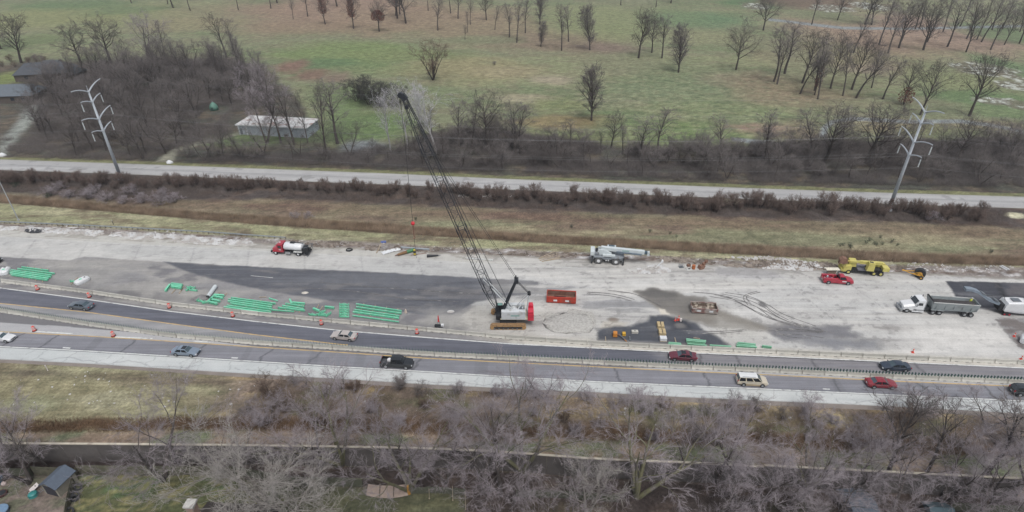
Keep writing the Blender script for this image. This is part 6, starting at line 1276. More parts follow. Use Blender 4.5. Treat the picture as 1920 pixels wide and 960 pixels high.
mreed = mat('rust_reeds', P(136, 118, 100), .95, .35, .6, col2=P(114, 97, 80), c2t=.5, c2s=.2)
blades('reeds', 'rust-brown reeds filling the ditch beside the construction site', 'reedTop', 'reedBot', 60000, 1.25, mreed, 3, tt=-.5)
blades('reeds', 'dark rust reeds in the ditch below the highway', 'reed2T', 'reed2B', 26000, 1.0, mat('dark_rust_reeds', P(106, 84, 64), .95, .3, .6), 5)

rg = random.Random(12)
for i, (x, y) in enumerate(sorted([(1574,462),(1580,461),(1592,463),(1594,466),(1624,457),(1639,459),(1643,461),(1654,459),(1672,455),(1682,461),(1858,475),(1218,436),(1256,439),(1268,445),(1072,428),(780,413),(1650,447),(1630,452)])):
    plant('thicket', G(x, y), rg.uniform(.8, 1.3), f'tiny dark seedling on the tan slope above the yard, {ordw(i+1)} from the left', 'tiny dark seedlings dotting the tan slope', 'seedling', 1.0, crown_mat=mev)
# ================================================================ orange channelizing barrels
mor = mat('orange_barrel', P(228, 84, 70), .5, .06); mwb = mat('white_reflective_band', P(232, 224, 220), .4, .04)
g = G(71, 543); wh = ['beside the barrier, leftmost in the dark lane shoulder', 'just above the dark grey sedan', 'below the drain dark spot at left of the green beams', 'below the longest left stack of green beams', 'directly above the silver-beige sedan', 'below the big right stack of green beams', 'leftmost on the pale strip of the lower lane', 'on the pale strip above the light blue-grey sedan']
bp0 = None
for i, (x, y) in enumerate([(71,543),(168,557),(318,577),(437,593),(603,608),(782,625),(65,620),(213,630)]):
    lb = f'orange and white traffic barrel {wh[i]}'
    if bp0 is None:
        bp0 = thing('traffic_barrel', lb, 'traffic barrel', G(x, y, .02), 0, 'orange and white traffic barrels')
        b = MB(); rr = .31
        for z0, z1, r0, r1 in ((.1, .42, .33, .31), (.42, .70, .30, .29), (.70, .96, .28, .27), (.96, 1.06, .25, .16)): b.cyl((0, 0, z0), (0, 0, z1), r0, r1, 14)
        b.obj('drum', mor, bp0)
        for z in (.36, .62, .86): MB().cyl((0, 0, z), (0, 0, z+.12), .335-.04*z, .325-.04*z, 14, False).obj('white_band', mwb, bp0)
        MB().cyl((0, 0, 0), (0, 0, .1), .45, .42, 14).obj('rubber_base', mtyre, bp0); MB().box((0, 0, 1.1), (.2, .05, .1)).obj('handle', mor, bp0)
    else: dup(bp0, G(x, y, .02), .7*i, lb)
# ================================================================ green steel beams on timber dunnage
mgs = mat('green_epoxy_steel', P(122, 214, 176), .6, .14, 2.0, rnd=.14, col2=P(140, 198, 172), c2t=.58, c2s=2.0); mgd = mat('dusty_green_steel', P(132, 190, 158), .6, .12, 1.0, rnd=.06); mtim = mat('dunnage_timber', P(170, 156, 136), .9, .15, 3)
def beam_mesh(L_, h=.62, w=.34, t=.04):
    b = MB(); b.b2(-L_/2, L_/2, -t/2, t/2, t, h-t); b.b2(-L_/2, L_/2, -w/2, w/2, 0, t); b.b2(-L_/2, L_/2, -w/2, w/2, h-t, h)
    n = max(2, int(L_/1.6))
    for i in range(n+1): b.b2(-L_/2+.03+i*(L_-.1)/n, -L_/2+.06+i*(L_-.1)/n, -w/2+.02, w/2-.02, t, h-t)
    return b
BM = []
def beam(x0, y0, x1, y1, st, i, h=.45, w=.30, z=.14, m=None, grp=None):
    a, c = G(x0, y0), G(x1, y1); L_ = (c-a).length; mid = (a+c)/2; o = beam_mesh(L_, h, w).obj('steel_beam', m or mgs)
    o.location = (mid.x, mid.y, z+.02); o.rotation_euler = (0, 0, math.atan2((c-a).y, (c-a).x))
    return tag(o, f'long green beam in the {st}, {i}', 'steel beam', grp or f'green beams of the {st}')
def stick(x0, y0, x1, y1, lb, z=.03, r=.07):
    a, c = G(x0, y0), G(x1, y1); L_ = (c-a).length; mid = (a+c)/2; o = MB().box((0, 0, r), (L_, r*2, r*2)).obj('timber', mtim); o.location = (mid.x, mid.y, z); o.rotation_euler = (0, 0, math.atan2((c-a).y, (c-a).x))
    return tag(o, lb, 'timber', 'dunnage timbers under the green steel')
ROWS = [('far-left stack by the edge', [(42,503,92,509.5),(34,506,103,515),(17,508,98,518.5),(18,511,96,522),(20,514.5,92,525),(22,517.5,90,527.5)]),
 ('left long stack', [(434,560.5,517,571.5),(429,563.5,511,574.5),(428,567,510,578.5),(432,571,512,583),(426,575,509,587),(421,578,506,590)]),
 ('short middle stack', [(536,571.5,571,577.5),(530,575.5,570,582),(522,579,572,584.5)]),
 ('big stack left of the red sign', [(668,572.5,753,585.5),(668,578,753,590),(664,583,749,595),(662,587,748,599)])]
for nm, rows in ROWS:
    for i, r_ in enumerate(rows): beam(*r_, nm, ordw(i+1)+' from the back', h=.30, w=.26)
    n = 4; x0, x1 = rows[0][0], rows[0][2]
    for k in range(n):
        u = (k+.5)/n; xa = x0+(x1-x0)*u; ya = rows[0][1]+(rows[0][3]-rows[0][1])*u; yb = rows[-1][1]+(rows[-1][3]-rows[-1][1])*u
        stick(xa+4, ya-4.5, xa-6, yb+3.5, f'pale timber under the {nm}, {ordw(k+1)} from the left')
for r_, l_ in (((661,593.5,748,605.5), 'thin green rail lying alone in front of the big stack'), ((510,583,552,586), 'thin green rail trailing from the left long stack'), ((505,561,521,566), 'short green piece beyond the right end of the left long stack')):
    o = beam(*r_, 'x', 'x', h=.2, w=.2); o['label'] = l_; o['group'] = 'loose green steel pieces'
for i, (x0, y0, x1, y1, w_, l_) in enumerate([(311,548,320,536,.5,'short green beam lying diagonally, leftmost of the loose pieces'),(322,534.5,343,537,.5,'rear of three short green beams on bare timbers'),(322,537.5,342,539.5,.5,'middle of three short green beams on bare timbers'),(322,540,341,542.5,.5,'front of three short green beams on bare timbers'),
  (390,570,403,557,.6,'green beam leaning diagonally beside the white pipe'),(402,555.5,421,557,.5,'rear short green beam right of the white pipe'),(403,558.5,419,561.5,.5,'front short green beam right of the white pipe'),(396,564,413,567.5,.6,'upper of the two front green pieces right of the dark manhole mound'),(394,569,408,572.5,.6,'lower of the two front green pieces right of the dark manhole mound'),
  (544,564,548,572,.4,'small upright green bracket at the left of the short stack'),(549,570,572,572,.4,'green bar behind the short stack'),
  (588,581,600,586,.5,'green piece left of the star-shaped pile'),(610,578,627,580,.5,'green piece above the star-shaped pile')]):
    o = beam(x0, y0, x1, y1, 'x', 'x', h=.4, w=w_*.8); o['label'] = l_; o['group'] = 'loose green steel pieces'; o['category'] = 'steel beam'
def crossframe(x, y, L_, rz, lb, m=None, up=.55):
    o = thing('steel_diaphragm', lb, 'steel frame', (G(x, y).x, G(x, y).y, .12), rz, 'short green steel diaphragms'); m = m or mgs
    beam_mesh(L_, .24, .22).obj('web_beam', m, o)
    for s_ in (-1, 1): MB().box((s_*(L_/2), 0, up/2), (.06, .30, up*.8)).obj('end_plate', m, o)
    b = MB(); b.path([(-L_/2, 0, .1), (0, 0, up), (L_/2, 0, .1)], .06, 4); b.obj('brace', m, o); return o
for i, (x, y, L_, a, l_) in enumerate([(359,541,1.8,-5,'rear frame of the cluster left of the white pipe'),(363,546,1.8,-12,'front frame of the cluster left of the white pipe'),(354,544,1.2,70,'side frame of the cluster left of the white pipe'),(378,567,1.6,-18,'green frame beside the barrier right of the dark mound'),(374,564,1.0,60,'small green frame against the barrier'),(386,569,1.2,20,'green frame below the white pipe'),
  (587,592,1.6,-8,'low green frame leftmost in front of the barrel'),(603,588,1.9,50,'tilted frame on top of the star-shaped pile'),(608,591,1.8,-20,'right frame of the star-shaped pile'),(616,592,1.4,60,'rightmost frame of the star-shaped pile'),(604,593,1.5,-5,'front frame of the star-shaped pile')]
  +[(646,573+k*4.6-(k > 2)*.5,1.9,-4,f'green frame in the upright column of frames, {ordw(k+1)} from the back') for k in range(6)]): crossframe(x, y, L_, R(a), l_)
crossframe(140, 530, 1.8, R(-10), 'small green frame left of the white wrapped bundle')
NS = [('right stack by the black patch', [(1253,646,1276,648),(1252,648.5,1277,650.5),(1254,651,1277,652.5)]),('long pair on the black patch', [(1286,639.5,1323,643),(1286,642,1322,645.5)]),('row against the barrier', [(1288,648,1324,651.5),(1330,651,1370,653.5)]),('right group by the barrier', [(1382,646,1416,649.5),(1380,649,1414,652),(1380,652,1418,654.5),(1428,652,1446,654)])]
for nm, rows in NS:
    for i, r_ in enumerate(rows): beam(*r_, nm, ordw(i+1)+' from the back', h=.4, m=mgd)
for i, (a, l_) in enumerate([((329,544,322,551),'left bare timber in front of the three short green beams'),((343,541,336,551),'middle bare timber in front of the three short green beams'),((345,537,340,546),'right bare timber in front of the three short green beams'),((412,549,405,556),'left thin timber behind the green pieces beside the white pipe'),((426,550,416,560),'right thin timber behind the green pieces beside the white pipe'),((486,558,500,557.5),'dark strut lying behind the left long stack'),((598,572,592,582),'left timber above the star-shaped pile'),((605,575,599,585),'right timber above the star-shaped pile'),((1265,634,1268,645),'pale timber beside the white crate'),((1300,634,1312,636),'small pale board above the long green pair'),((1135,632,1136,641),'upright orange-brown stake near the barrier'),((146,521,133,534),'timber under the white wrapped bundle')]): stick(*a, l_)
# white pipe, white bundles, yard objects
mpipe = mat('white_pipe_paint', P(206, 214, 216), .5, .05); o = thing('steel_pipe', 'short fat white pipe lying diagonally beside green pieces', 'pipe', G(397, 550))
a, c = G(391, 560)-o.location, G(405, 540)-o.location; MB().cyl(a+Vector((0, 0, .45)), c+Vector((0, 0, .45)), .42, .42, 18, False).obj('pipe_wall', mpipe, o); MB().cyl(a+Vector((0, 0, .45)), a.lerp(c, .98)+Vector((0, 0, .45)), .36, .36, 18).obj('pipe_inside', mat('dark_pipe_inside', P(60, 62, 64)), o)
mwrap = mat('white_plastic_wrap', P(222, 224, 226), .5, .1, 2, bump=.5)
for (x, y, lx, ly, h, rz, lb) in [(11,512,1.9,2.6,1.1,R(20),'white plastic-wrapped bundle at the far left end of the green beams'),(155,529,1.7,3.0,.9,R(-28),'white wrapped bundle with a green patch, alone on the worn asphalt')]:
    o = thing('wrapped_bundle', lb, 'bundle', G(x, y), rz); b = MB(); secs = []
    for z, k in ((0, .92), (.25, 1), (h*.75, .95), (h, .7)): secs.append([(lx/2*k*(abs(math.cos(a))**.5)*(1 if math.cos(a) > 0 else -1), ly/2*k*(abs(math.sin(a))**.5)*(1 if math.sin(a) > 0 else -1), z) for a in [q*math.pi/8+.01 for q in range(16)]])
    b.loft(secs); b.obj('plastic_wrap', mwrap, o); MB().box((0, -.2, h+.01), (.5, .5, .03)).obj('green_patch', mgs, o); MB().box((0, .7, h+.01), (.4, .3, .03)).obj('vent_hole', mblk, o)
# dumpsters
def dumpster(lb, x, y, x2, y2, mo, mi, load, L_=5.9, W_=2.4, h=1.3):
    t = thing('dumpster', lb, 'dumpster', (G(x, y).x, G(x, y).y+1.3, .02), heading((x, y), (x2, y2)))
    for s_ in (-1, 1): 
        MB().b2(-L_/2, L_/2, s_*W_/2-.05, s_*W_/2+.05, .2, h+.2).obj('side_wall', mo, t)
        for k in range(6): MB().box((-L_/2+.3+k*(L_-.6)/5, s_*(W_/2+.09), h/2+.2), (.12, .08, h-.05)).obj('rib', mo, t)
        MB().b2(-L_/2-.05, L_/2+.05, s_*W_/2-.09, s_*W_/2+.09, h+.2, h+.3).obj('top_rail', mo, t)
    for s_ in (-1, 1): MB().b2(s_*L_/2-.05, s_*L_/2+.05, -W_/2+.055, W_/2-.055, .2, h+.25).obj('end_wall', mo, t)
    MB().b2(-L_/2+.06, L_/2-.06, -W_/2+.06, W_/2-.06, .2, .5).obj('load', mi, t); MB().b2(-L_/2+.06, L_/2-.06, W_/2-.09, W_/2-.055, .51, h+.18).obj('inner_lining', mi, t); MB().b2(L_/2-.09, L_/2-.055, -W_/2+.06, W_/2-.1, .51, h+.18).obj('inner_lining', mi, t)
    for s_ in (-1, 1): MB().box((s_*1.2, -W_/2-.14, .8), (.75, .02, .4)).obj('white_sign', mwhite, t)
    for x_ in (-L_/2+.4, L_/2-.4):
        for s_ in (-1, 1): MB().cyl((x_, s_*.8-.08, .12), (x_, s_*.8+.08, .12), .12).obj('roller', mblk, t)
    return t
mdr = mat('red_orange_dumpster', P(190, 66, 48), .6, .08, 1.5, col2=P(134, 74, 62), c2t=.6, c2s=.8)
t = dumpster('red-orange open dumpster right of the crawler crane', 1053, 570, 1100, 572.5, mdr, mat('rusty_dumpster_floor', P(128, 100, 88), .95, .2, 2, col2=P(120, 84, 70), c2t=.5, c2s=.6), None)
o = thing('scrap_beam', 'dark scrap piece lying in the red-orange dumpster', 'scrap', t.matrix_basis @ Vector((-.3, 0, .55)), R(-8)); MB().b2(-1.3, 1.3, -.12, .12, 0, .25).obj('flange', mblk, o); MB().b2(-1.2, 1.2, -.04, .04, .25, .45).obj('web', mblk, o)
t = dumpster('rusty faded dumpster with pale rubble, between the tyre marks and the orange cones', 1322, 590, 1370, 593, mat('rusty_faded_dumpster', P(136, 104, 98), .8, .15, 2, col2=P(166, 158, 152), c2t=.52, c2s=.9), mat('pale_rubble', P(188, 178, 164), .95, .25, 2, col2=P(110, 96, 86), c2t=.45, c2s=1.5), None, 5.0, 2.3, 1.0)
# red sign frame
t = thing('work_sign', 'narrow red folded sign on a stand beside the barrier', 'sign', G(823, 612)); MB().box((0, 0, 1.85), (.34, .08, 1.5), top=(.45, 1)).obj('sign_panel', mat('sign_red', P(214, 60, 62), .5), t)
for s_ in (-.15, .15): MB().cyl((s_, 0, 0), (s_, 0, 1.3), .03).obj('leg', mblk, t)
MB().box((0, 0, .12), (1.6, .9, .1)).obj('base_frame', mblk, t); MB().box((.7, 0, .3), (.5, .5, .4)).obj('sandbag', mwhite, t); MB().box((-.6, 0, .25), (.4, .5, .3)).obj('ballast', mblk, t)
# traffic cones
cp = None
for x, y, lb in [(1272,600,'tall orange cone at the edge of the black patch'),(1266,601,'orange cone lying left of the tall one by the black patch'),(1711,661,'small red-orange cone behind the barrier below the white dust'),(1914,674,'small orange flag cone at the far right behind the barrier'),(1901,631,'orange cone at the edge of the dug-up ground'),(1276,603,'dark and white marker beside the tall cone')]:
    if cp is None:
        cp = thing('traffic_cone', lb, 'traffic cone', G(x, y), 0, 'orange traffic cones'); MB().cyl((0, 0, .05), (0, 0, 1.1), .26, .06, 12).obj('cone_body', mor, cp); MB().box((0, 0, .04), (.6, .6, .08)).obj('cone_base', mor, cp); MB().cyl((0, 0, .55), (0, 0, .72), .175, .135, 12, False).obj('white_band', mwb, cp)
    elif 'marker' in lb:
        o = thing('marker_post', lb, 'marker', G(x, y)); MB().box((0, 0, .4), (.35, .2, .8)).obj('board', mwb, o); MB().box((0, 0, .05), (.7, .5, .1)).obj('base', mblk, o)
    else: dup(cp, G(x, y), x*.1, lb, .8 if x > 1300 else .7)
# pallets / packs on the black patch
mtan = mat('tan_timber_pack', P(196, 176, 136), .9, .15, 2)
for x, y, lb, m_ in [(1238,613,'rear tan bundle of timber on the black patch',mtan),(1241,626,'front tan bundle of timber on the black patch',mtan),(1243,638,'white wrapped crate on the black patch',mwrap)]:
    o = thing('timber_pack', lb, 'pack', G(x, y), R(-4)) if m_ is mtan else thing('crate', lb, 'crate', G(x, y), R(-4))
    for k in range(3 if m_ is mtan else 1): MB().box((0, -.5+k*.5 if m_ is mtan else 0, .45), (1.25, .46 if m_ is mtan else .9, .6)).obj('bundle', m_, o)
    MB().box((0, 0, .07), (1.3, 1.5 if m_ is mtan else 1.0, .14)).obj('pallet', mtim, o)
    if m_ is mtan: MB().box((0, 0, .77), (.12, 1.52, .02)).obj('strap', mblk, o)
mgold = mat('amber_machine', P(206, 136, 58), .5, .08)
o = thing('compressor', 'small orange box machine at the left of the black patch', 'machine', G(1153, 630), R(-5)); MB().box((0, 0, .5), (.8, .9, .8), top=(.9, .9)).obj('housing', mgold, o); MB().box((0, 0, .05), (.9, 1.0, .1)).obj('skid', mblk, o); MB().cyl((.6, 0, .3), (.9, 0, .3), .14).obj('hose_reel', mrust, o)
o = thing('ground_drill', 'orange and yellow boring tool with a grey tube on the black patch', 'tool', G(1167, 631)); MB().box((.3, .3, .4), (.6, .6, .6)).obj('motor', mat('tool_yellow', P(216, 170, 60)), o); MB().cyl((-.6, .3, .3), (.2, -1.2, .3), .13).obj('tube', msteel, o); MB().cyl((.1, -1.0, .3), (.5, -1.7, .2), .07).obj('handle', mgold, o)
o = thing('steel_tube', 'short grey steel tube on end near the boring tool', 'tube', G(1180, 636)); MB().cyl((0, -.6, .15), (.15, .6, .15), .15).obj('tube_wall', msteel, o); MB().cyl((0, -.62, .15), (0, -.6, .15), .18).obj('collar', msteel, o)
o = thing('concrete_block', 'small grey block on the black patch above the steel tube', 'block', G(1190, 624)); MB().box((0, 0, .25), (1.2, .6, .5)).obj('block_body', mconc, o); MB().box((0, 0, .53), (.3, .1, .06)).obj('lifting_loop', mblk, o)
# verge-side objects
mg2 = mat('tool_green', P(74, 128, 88), .6, .1)
o = thing('pile_hammer', 'green and brown pile-driving tool lying on the shoulder under the hook', 'pile driver', G(763, 476)); a, c = Vector((-1.9, -1.0, .4)), Vector((1.5, 1.1, .45))
MB().cyl(a, a.lerp(c, .55), .28, .34, 12).obj('ram', mat('brown_steel', P(130, 100, 70), .8), o); MB().cyl(a.lerp(c, .55), c, .42, .42, 12).obj('housing', mg2, o); MB().cyl(a-(c-a)*.18, a, .08, .18).obj('tip', mrust, o); MB().box(tuple(c), (.4, .5, .7)).obj('head', mblk, o)
o = thing('yellow_block', 'upright yellow lifting block on the shoulder beside the pile tool', 'lifting block', G(778, 478)); MB().box((0, 0, .75), (.55, .4, 1.5), top=(.8, .8)).obj('block_body', mat('block_yellow', P(212, 190, 78), .5), o); MB().cyl((0, -.25, .9), (0, .25, .9), .3).obj('sheave', mblk, o); MB().cyl((0, 0, 0), (0, 0, -.0+.1), .4).obj('foot', mblk, o)
o = thing('hydraulic_hose_bundle', 'black tapered tool lying on the shoulder right of the yellow block', 'tool', G(812, 482)); MB().cyl((-1.4, -.1, .35), (1.2, .35, .25), .38, .16, 10).obj('barrel', mblk, o); MB().cyl((1.2, .35, .25), (1.7, .45, .2), .06).obj('rod', msteel, o)
def plank(x0, y0, x1, y1, m_, lb, name, cat, w=.3, h=.12):
    a, c = G(x0, y0), G(x1, y1); o = MB().box((0, 0, h/2+.03), ((c-a).length, w, h)).obj(name, m_); o.location = ((a.x+c.x)/2, (a.y+c.y)/2, .0); o.rotation_euler = (0, 0, math.atan2((c-a).y, (c-a).x)); return tag(o, lb, cat)
plank(752, 465, 805, 469, mgal, 'loose grey guardrail length lying behind the pile tool', 'loose_rail', 'guardrail piece', .4, .3); plank(716, 455, 706, 475, mtim, 'pale pole lying across the rubble left of the white sheet', 'pole', 'pole', .25); plank(714, 455, 724, 454, mat('blue_tarp', P(90, 106, 160)), 'small blue folded tarp at the pale pole end', 'tarp', 'tarp', .8, .2)
plank(872, 485, 924, 489, mdirt, 'long white beam lying on the shoulder beneath the boom', 'white_beam', 'beam', .35, .25); plank(770, 479, 800, 475, mrust, 'thin rusty bar beside the black tool', 'rusty_bar', 'bar', .12, .1)
for i, (a) in enumerate([(1010,486,1045,476),(1012,489,1048,478),(1016,491,1050,482),(1012,484,1040,472),(1020,490,1052,485)]): plank(*a, mtim, f'weathered pole in the loose pile left of the grey crane, {ordw(i+1)} from the top' , 'timber_pole', 'pole', .22)['group'] = 'poles in the loose pile left of the grey crane'
o = thing('plastic_sheet', 'crumpled white sheet lying on the shoulder rubble', 'sheet', G(733, 471), R(32)); rs = np.random.RandomState(5); nx_, ny_ = 14, 6
vs = [(-2.2+4.4*i/nx_, -.8+1.6*j/ny_*(1-.3*(i/nx_)), .06+rs.uniform(0, .22)) for i in range(nx_+1) for j in range(ny_+1)]
b = MB(); b.add(vs, [(i*(ny_+1)+j, (i+1)*(ny_+1)+j, (i+1)*(ny_+1)+j+1, i*(ny_+1)+j+1) for i in range(nx_) for j in range(ny_)]); b.obj('sheet_fabric', mwrap, o); MB().box((2.0, 0, .1), (.3, .2, .2)).obj('weight', mconc, o)
# scrap right of the grey crane
for x, y, lb, cat, bx_, m_ in [(1300,504,'orange rusty drum in the scrap group on the shoulder','drum',(.7,.7,.8),mat('orange_rust', P(176, 104, 60), .8, .15)),(1277,501,'wire cage at the left of the scrap group','cage',(1.0,.8,.7),msteel),(1291,499,'small dark engine block in the scrap group','engine',(.8,.6,.6),mrust),(1292,506,'low grey tray in front of the engine block','tray',(1.3,.6,.25),mdirt)]:
    o = thing({'drum': 'rusty_drum', 'cage': 'wire_cage', 'engine': 'engine_block', 'tray': 'grey_tray'}[cat], lb, cat, G(x, y), .2)
    if cat == 'drum': MB().cyl((0, 0, 0), (0, 0, .9), .38, .38, 14).obj('drum_body', m_, o); MB().cyl((0, 0, .88), (0, 0, .93), .4).obj('rim', m_, o)
    elif cat == 'cage':
        b = MB()
        for i in range(6):
            u = -.5+i/5; b.path([(u, -.4, 0), (u, -.4, .7), (u, .4, .7), (u, .4, 0)], .03, 4)
        b.obj('cage_bars', m_, o); MB().b2(-.5, .5, -.4, .4, .0, .06).obj('cage_base', m_, o)
    else: MB().box((0, 0, bx_[2]/2), bx_, top=(.85, .85)).obj('body', m_, o); MB().box((0, 0, bx_[2]+.05), (bx_[0]*.4, bx_[1]*.4, .1)).obj('cap', mblk, o)
o = thing('clamshell_bucket', 'rusty brown grab bucket at the right of the scrap group', 'bucket', G(1316, 503), R(20)); b = MB(); b.prism([(-.9, 0), (.2, 0), (.5, .8), (-.7, .9)], -.5, .5); b.obj('shell', mrust, o)
b = MB(); b.path([(.1, 0, .7), (1.1, .1, 1.9)], .22, 6); b.obj('arm', mat('rust_brown', P(126, 74, 48), .8, .15), o)
for k in range(2): MB().cyl((.35+k*.5, -.25, 1.1+k*.55), (.35+k*.5, .3, 1.1+k*.55), .3).obj('joint', mrust, o)
# white bits: thin mast and hoses at 1235-1250
o = thing('light_mast', 'thin white folding mast lying on the shoulder right of the grey crane', 'mast', G(1240, 495)); b = MB(); b.path([(-1.7, -1.8, .15), (.3, .6, .3)], .09, 5); b.obj('mast_tube', mwhite, o); MB().cyl((.3, .6, .1), (.3, .6, .7), .3, .2, 10).obj('mast_head', mwhite, o)
# white board on a stand behind the red pickup
o = thing('work_table', 'white board table standing behind the red utility pickup', 'table', G(1558, 514)); MB().box((0, 0, 1.35), (2.9, 1.1, .08)).obj('table_top', mat('cream_board', P(226, 220, 204)), o); MB().box((0, .1, .6), (1.7, .6, 1.2), top=(1.1, 1)).obj('cabinet', mat('dusty_brown_cabinet', P(146, 126, 112), .9), o)
for s_ in (-1, 1): MB().cyl((s_*1.2, -.4, 0), (s_*1.2, -.4, 1.3), .04).obj('leg', msteel, o)
plank(1535, 502, 1572, 505, mdirt, 'long white plank lying behind the board table', 'white_plank', 'plank', .35)
plank(1878, 498, 1892, 506, mwhite, 'upper white board lying on the gravel at the right edge', 'white_board', 'board', .3); plank(1874, 499, 1888, 507, mwhite, 'lower white board lying on the gravel at the right edge', 'white_board', 'board', .3)
# white van at right below the milling machine, clipped
o = thing('white_tank', 'white rounded tank at the dug ground on the right edge', 'tank', G(1917, 640), R(50)); MB().cyl((-1.0, 0, .6), (1.0, 0, .6), .55, .55, 16).obj('tank_body', mwhite, o); MB().cyl((.5, 0, 1.1), (.5, 0, 1.3), .2).obj('cap', mblk, o); MB().box((0, 0, .1), (1.6, .9, .2)).obj('cradle', mblk, o)
# manhole / black hose pile on left shoulder
o = thing('hose_coil', 'black coil of hose on the shoulder right of the tank truck', 'hose coil', G(655, 469)); b = MB()
for k in range(3): b.path([(.75*math.cos(a)*(1-.12*k), .75*math.sin(a)*(1-.12*k), .08+.09*k) for a in [q*math.pi/10 for q in range(21)]], .07, 5)
b.obj('coil', mblk, o); MB().box((0, 0, .03), (.5, .5, .06)).obj('coupling', msteel, o)
o = thing('tarp_heap', 'black tarp heap lying on the pale rubble at far left', 'tarp', G(66, 434), R(-6)); b = MB(); vs = [(-2.6+5.2*i/nx_, (-.9+1.8*j/ny_)*(.3+.9*math.sin(math.pi*(i+.5)/(nx_+1))), .05+rs.uniform(0, .35)) for i in range(nx_+1) for j in range(ny_+1)]
b.add(vs, [(i*(ny_+1)+j, (i+1)*(ny_+1)+j, (i+1)*(ny_+1)+j+1, i*(ny_+1)+j+1) for i in range(nx_) for j in range(ny_)]); b.obj('tarp_fabric', mat('black_tarp', P(56, 58, 62)), o); MB().box((1.5, 0, .15), (.5, .3, .25)).obj('weight', mblk, o)
# white mailbox objects by the driveways
for x, y, lb in [(5, 292, 'white rock marker at the far left driveway mouth'), (318, 306, 'white rock marker at the dirt driveway mouth')]:
    o = thing('white_rock', lb, 'rock', G(x, y)); b = MB(); b.loft([[(r*math.cos(a)*(1+.25*math.sin(a*3)), r*math.sin(a)*.7, z) for a in [k*math.pi/5 for k in range(10)]] for z, r in ((0, 1.0), (.4, .95), (.8, .5), (1.0, .2))]); b.obj('rock_body', mat('white_rock', P(226, 228, 230), .8, .05), o)
# worker at the trailer tailgate
def person(lb, loc, rz, shirt, pants, hat=None, lean=0.0):
    o = thing('person', lb, 'person', loc, rz); b = MB()
    def ring(z, rx_, ry_, cx=0, cy=0): return [(cx+rx_*math.cos(a), cy+ry_*math.sin(a), z) for a in [k*math.pi/5 for k in range(10)]]
    for s_ in (-1, 1): b.loft([ring(0, .06, .13, s_*.1, .03), ring(.1, .055, .07, s_*.1), ring(.45, .065, .07, s_*.1), ring(.85, .09, .10, s_*.09)])
    b.loft([ring(.82, .17, .12), ring(1.1, .15, .11), ring(1.4, .2, .12), ring(1.48, .08, .07), ring(1.54, .06, .06)]); b.loft([ring(1.52, .05, .06), ring(1.62, .085, .10, 0, .01), ring(1.72, .085, .10, 0, .01), ring(1.79, .04, .05)])
    for s_ in (-1, 1): b.loft([ring(1.42, .055, .055, s_*.22), ring(1.12, .045, .045, s_*.27, .02), ring(.86, .035, .035, s_*.25, .14), ring(.76, .03, .045, s_*.25, .16)])
    b.obj('body', mat('skin', P(196, 150, 128)) if 'skin' not in bpy.data.materials else bpy.data.materials['skin'], o)
    v = MB(); v.loft([ring(.80, .18, .13), ring(1.1, .165, .125), ring(1.4, .215, .135), ring(1.47, .10, .085)])
    for s_ in (-1, 1): v.loft([ring(1.43, .07, .07, s_*.22), ring(1.12, .06, .06, s_*.27, .02), ring(.93, .05, .05, s_*.26, .10)])
    v.obj('jacket', shirt, o); p = MB()
    for s_ in (-1, 1): p.loft([ring(.08, .075, .085, s_*.1), ring(.45, .08, .085, s_*.1), ring(.86, .105, .115, s_*.09)])
    p.obj('trousers', pants, o); h_ = MB(); h_.loft([ring(1.70, .12, .14), ring(1.76, .11, .13), ring(1.84, .05, .06)]); h_.obj('helmet', hat or mwhite, o); return o
mhv = mat('hi_vis_yellow', P(226, 236, 90), .6, .04); mdk = mat('dark_trousers', P(60, 64, 74))
person('person in a yellow vest standing on the rear of the dump trailer', t2.matrix_basis @ Vector((-6.05, .9 if False else -.95, 1.5)), 0.3, mhv, mdk)
# things in the backyard
for x, y, rz, lb in [(146,913,.3,'old tyre nearest the fence corner, topmost of the leaning tyres'),(141,927,.2,'old tyre second down along the side fence'),(139,934,.2,'old tyre third down along the side fence'),(131,958,.3,'old tyre at the bottom edge by the side fence')]:
    o = thing('old_tyre', lb, 'tyre', G(x, y, .45), rz, 'old tyres leaning along the side fence'); b = MB(); R1, r2, n1, n2_ = .42, .14, 18, 8
    vs = [((R1+r2*math.cos(q*2*math.pi/n2_))*math.cos(p*2*math.pi/n1), (R1+r2*math.cos(q*2*math.pi/n2_))*math.sin(p*2*math.pi/n1), r2*math.sin(q*2*math.pi/n2_)) for p in range(n1) for q in range(n2_)]
    vs = [(x_, z_*.85 , y_*.8+.0) if False else (x_, y_*.55, z_+y_*.8) for x_, y_, z_ in vs]
    b.add(vs, [(p*n2_+q, ((p+1) % n1)*n2_+q, ((p+1) % n1)*n2_+(q+1) % n2_, p*n2_+(q+1) % n2_) for p in range(n1) for q in range(n2_)]); b.obj('rubber_ring', mtyre, o, smooth=True); MB().cyl((0, -.03, -.02), (0, .03, .02), .02).obj('valve', mblk, o)
o = thing('turtle_sandbox', 'round teal plastic tub beside the garden shed', 'tub', G(63, 929)); MB().cyl((0, 0, 0), (0, 0, .35), .62, .58, 18).obj('tub_body', mat('teal_plastic', P(60, 138, 136), .4), o); b = MB(); b.loft([[(r*math.cos(a), r*math.sin(a), z) for a in [k*math.pi/8 for k in range(16)]] for z, r in ((.35, .62), (.5, .5), (.6, .2))]); b.obj('lid', bpy.data.materials['teal_plastic'], o, smooth=True)
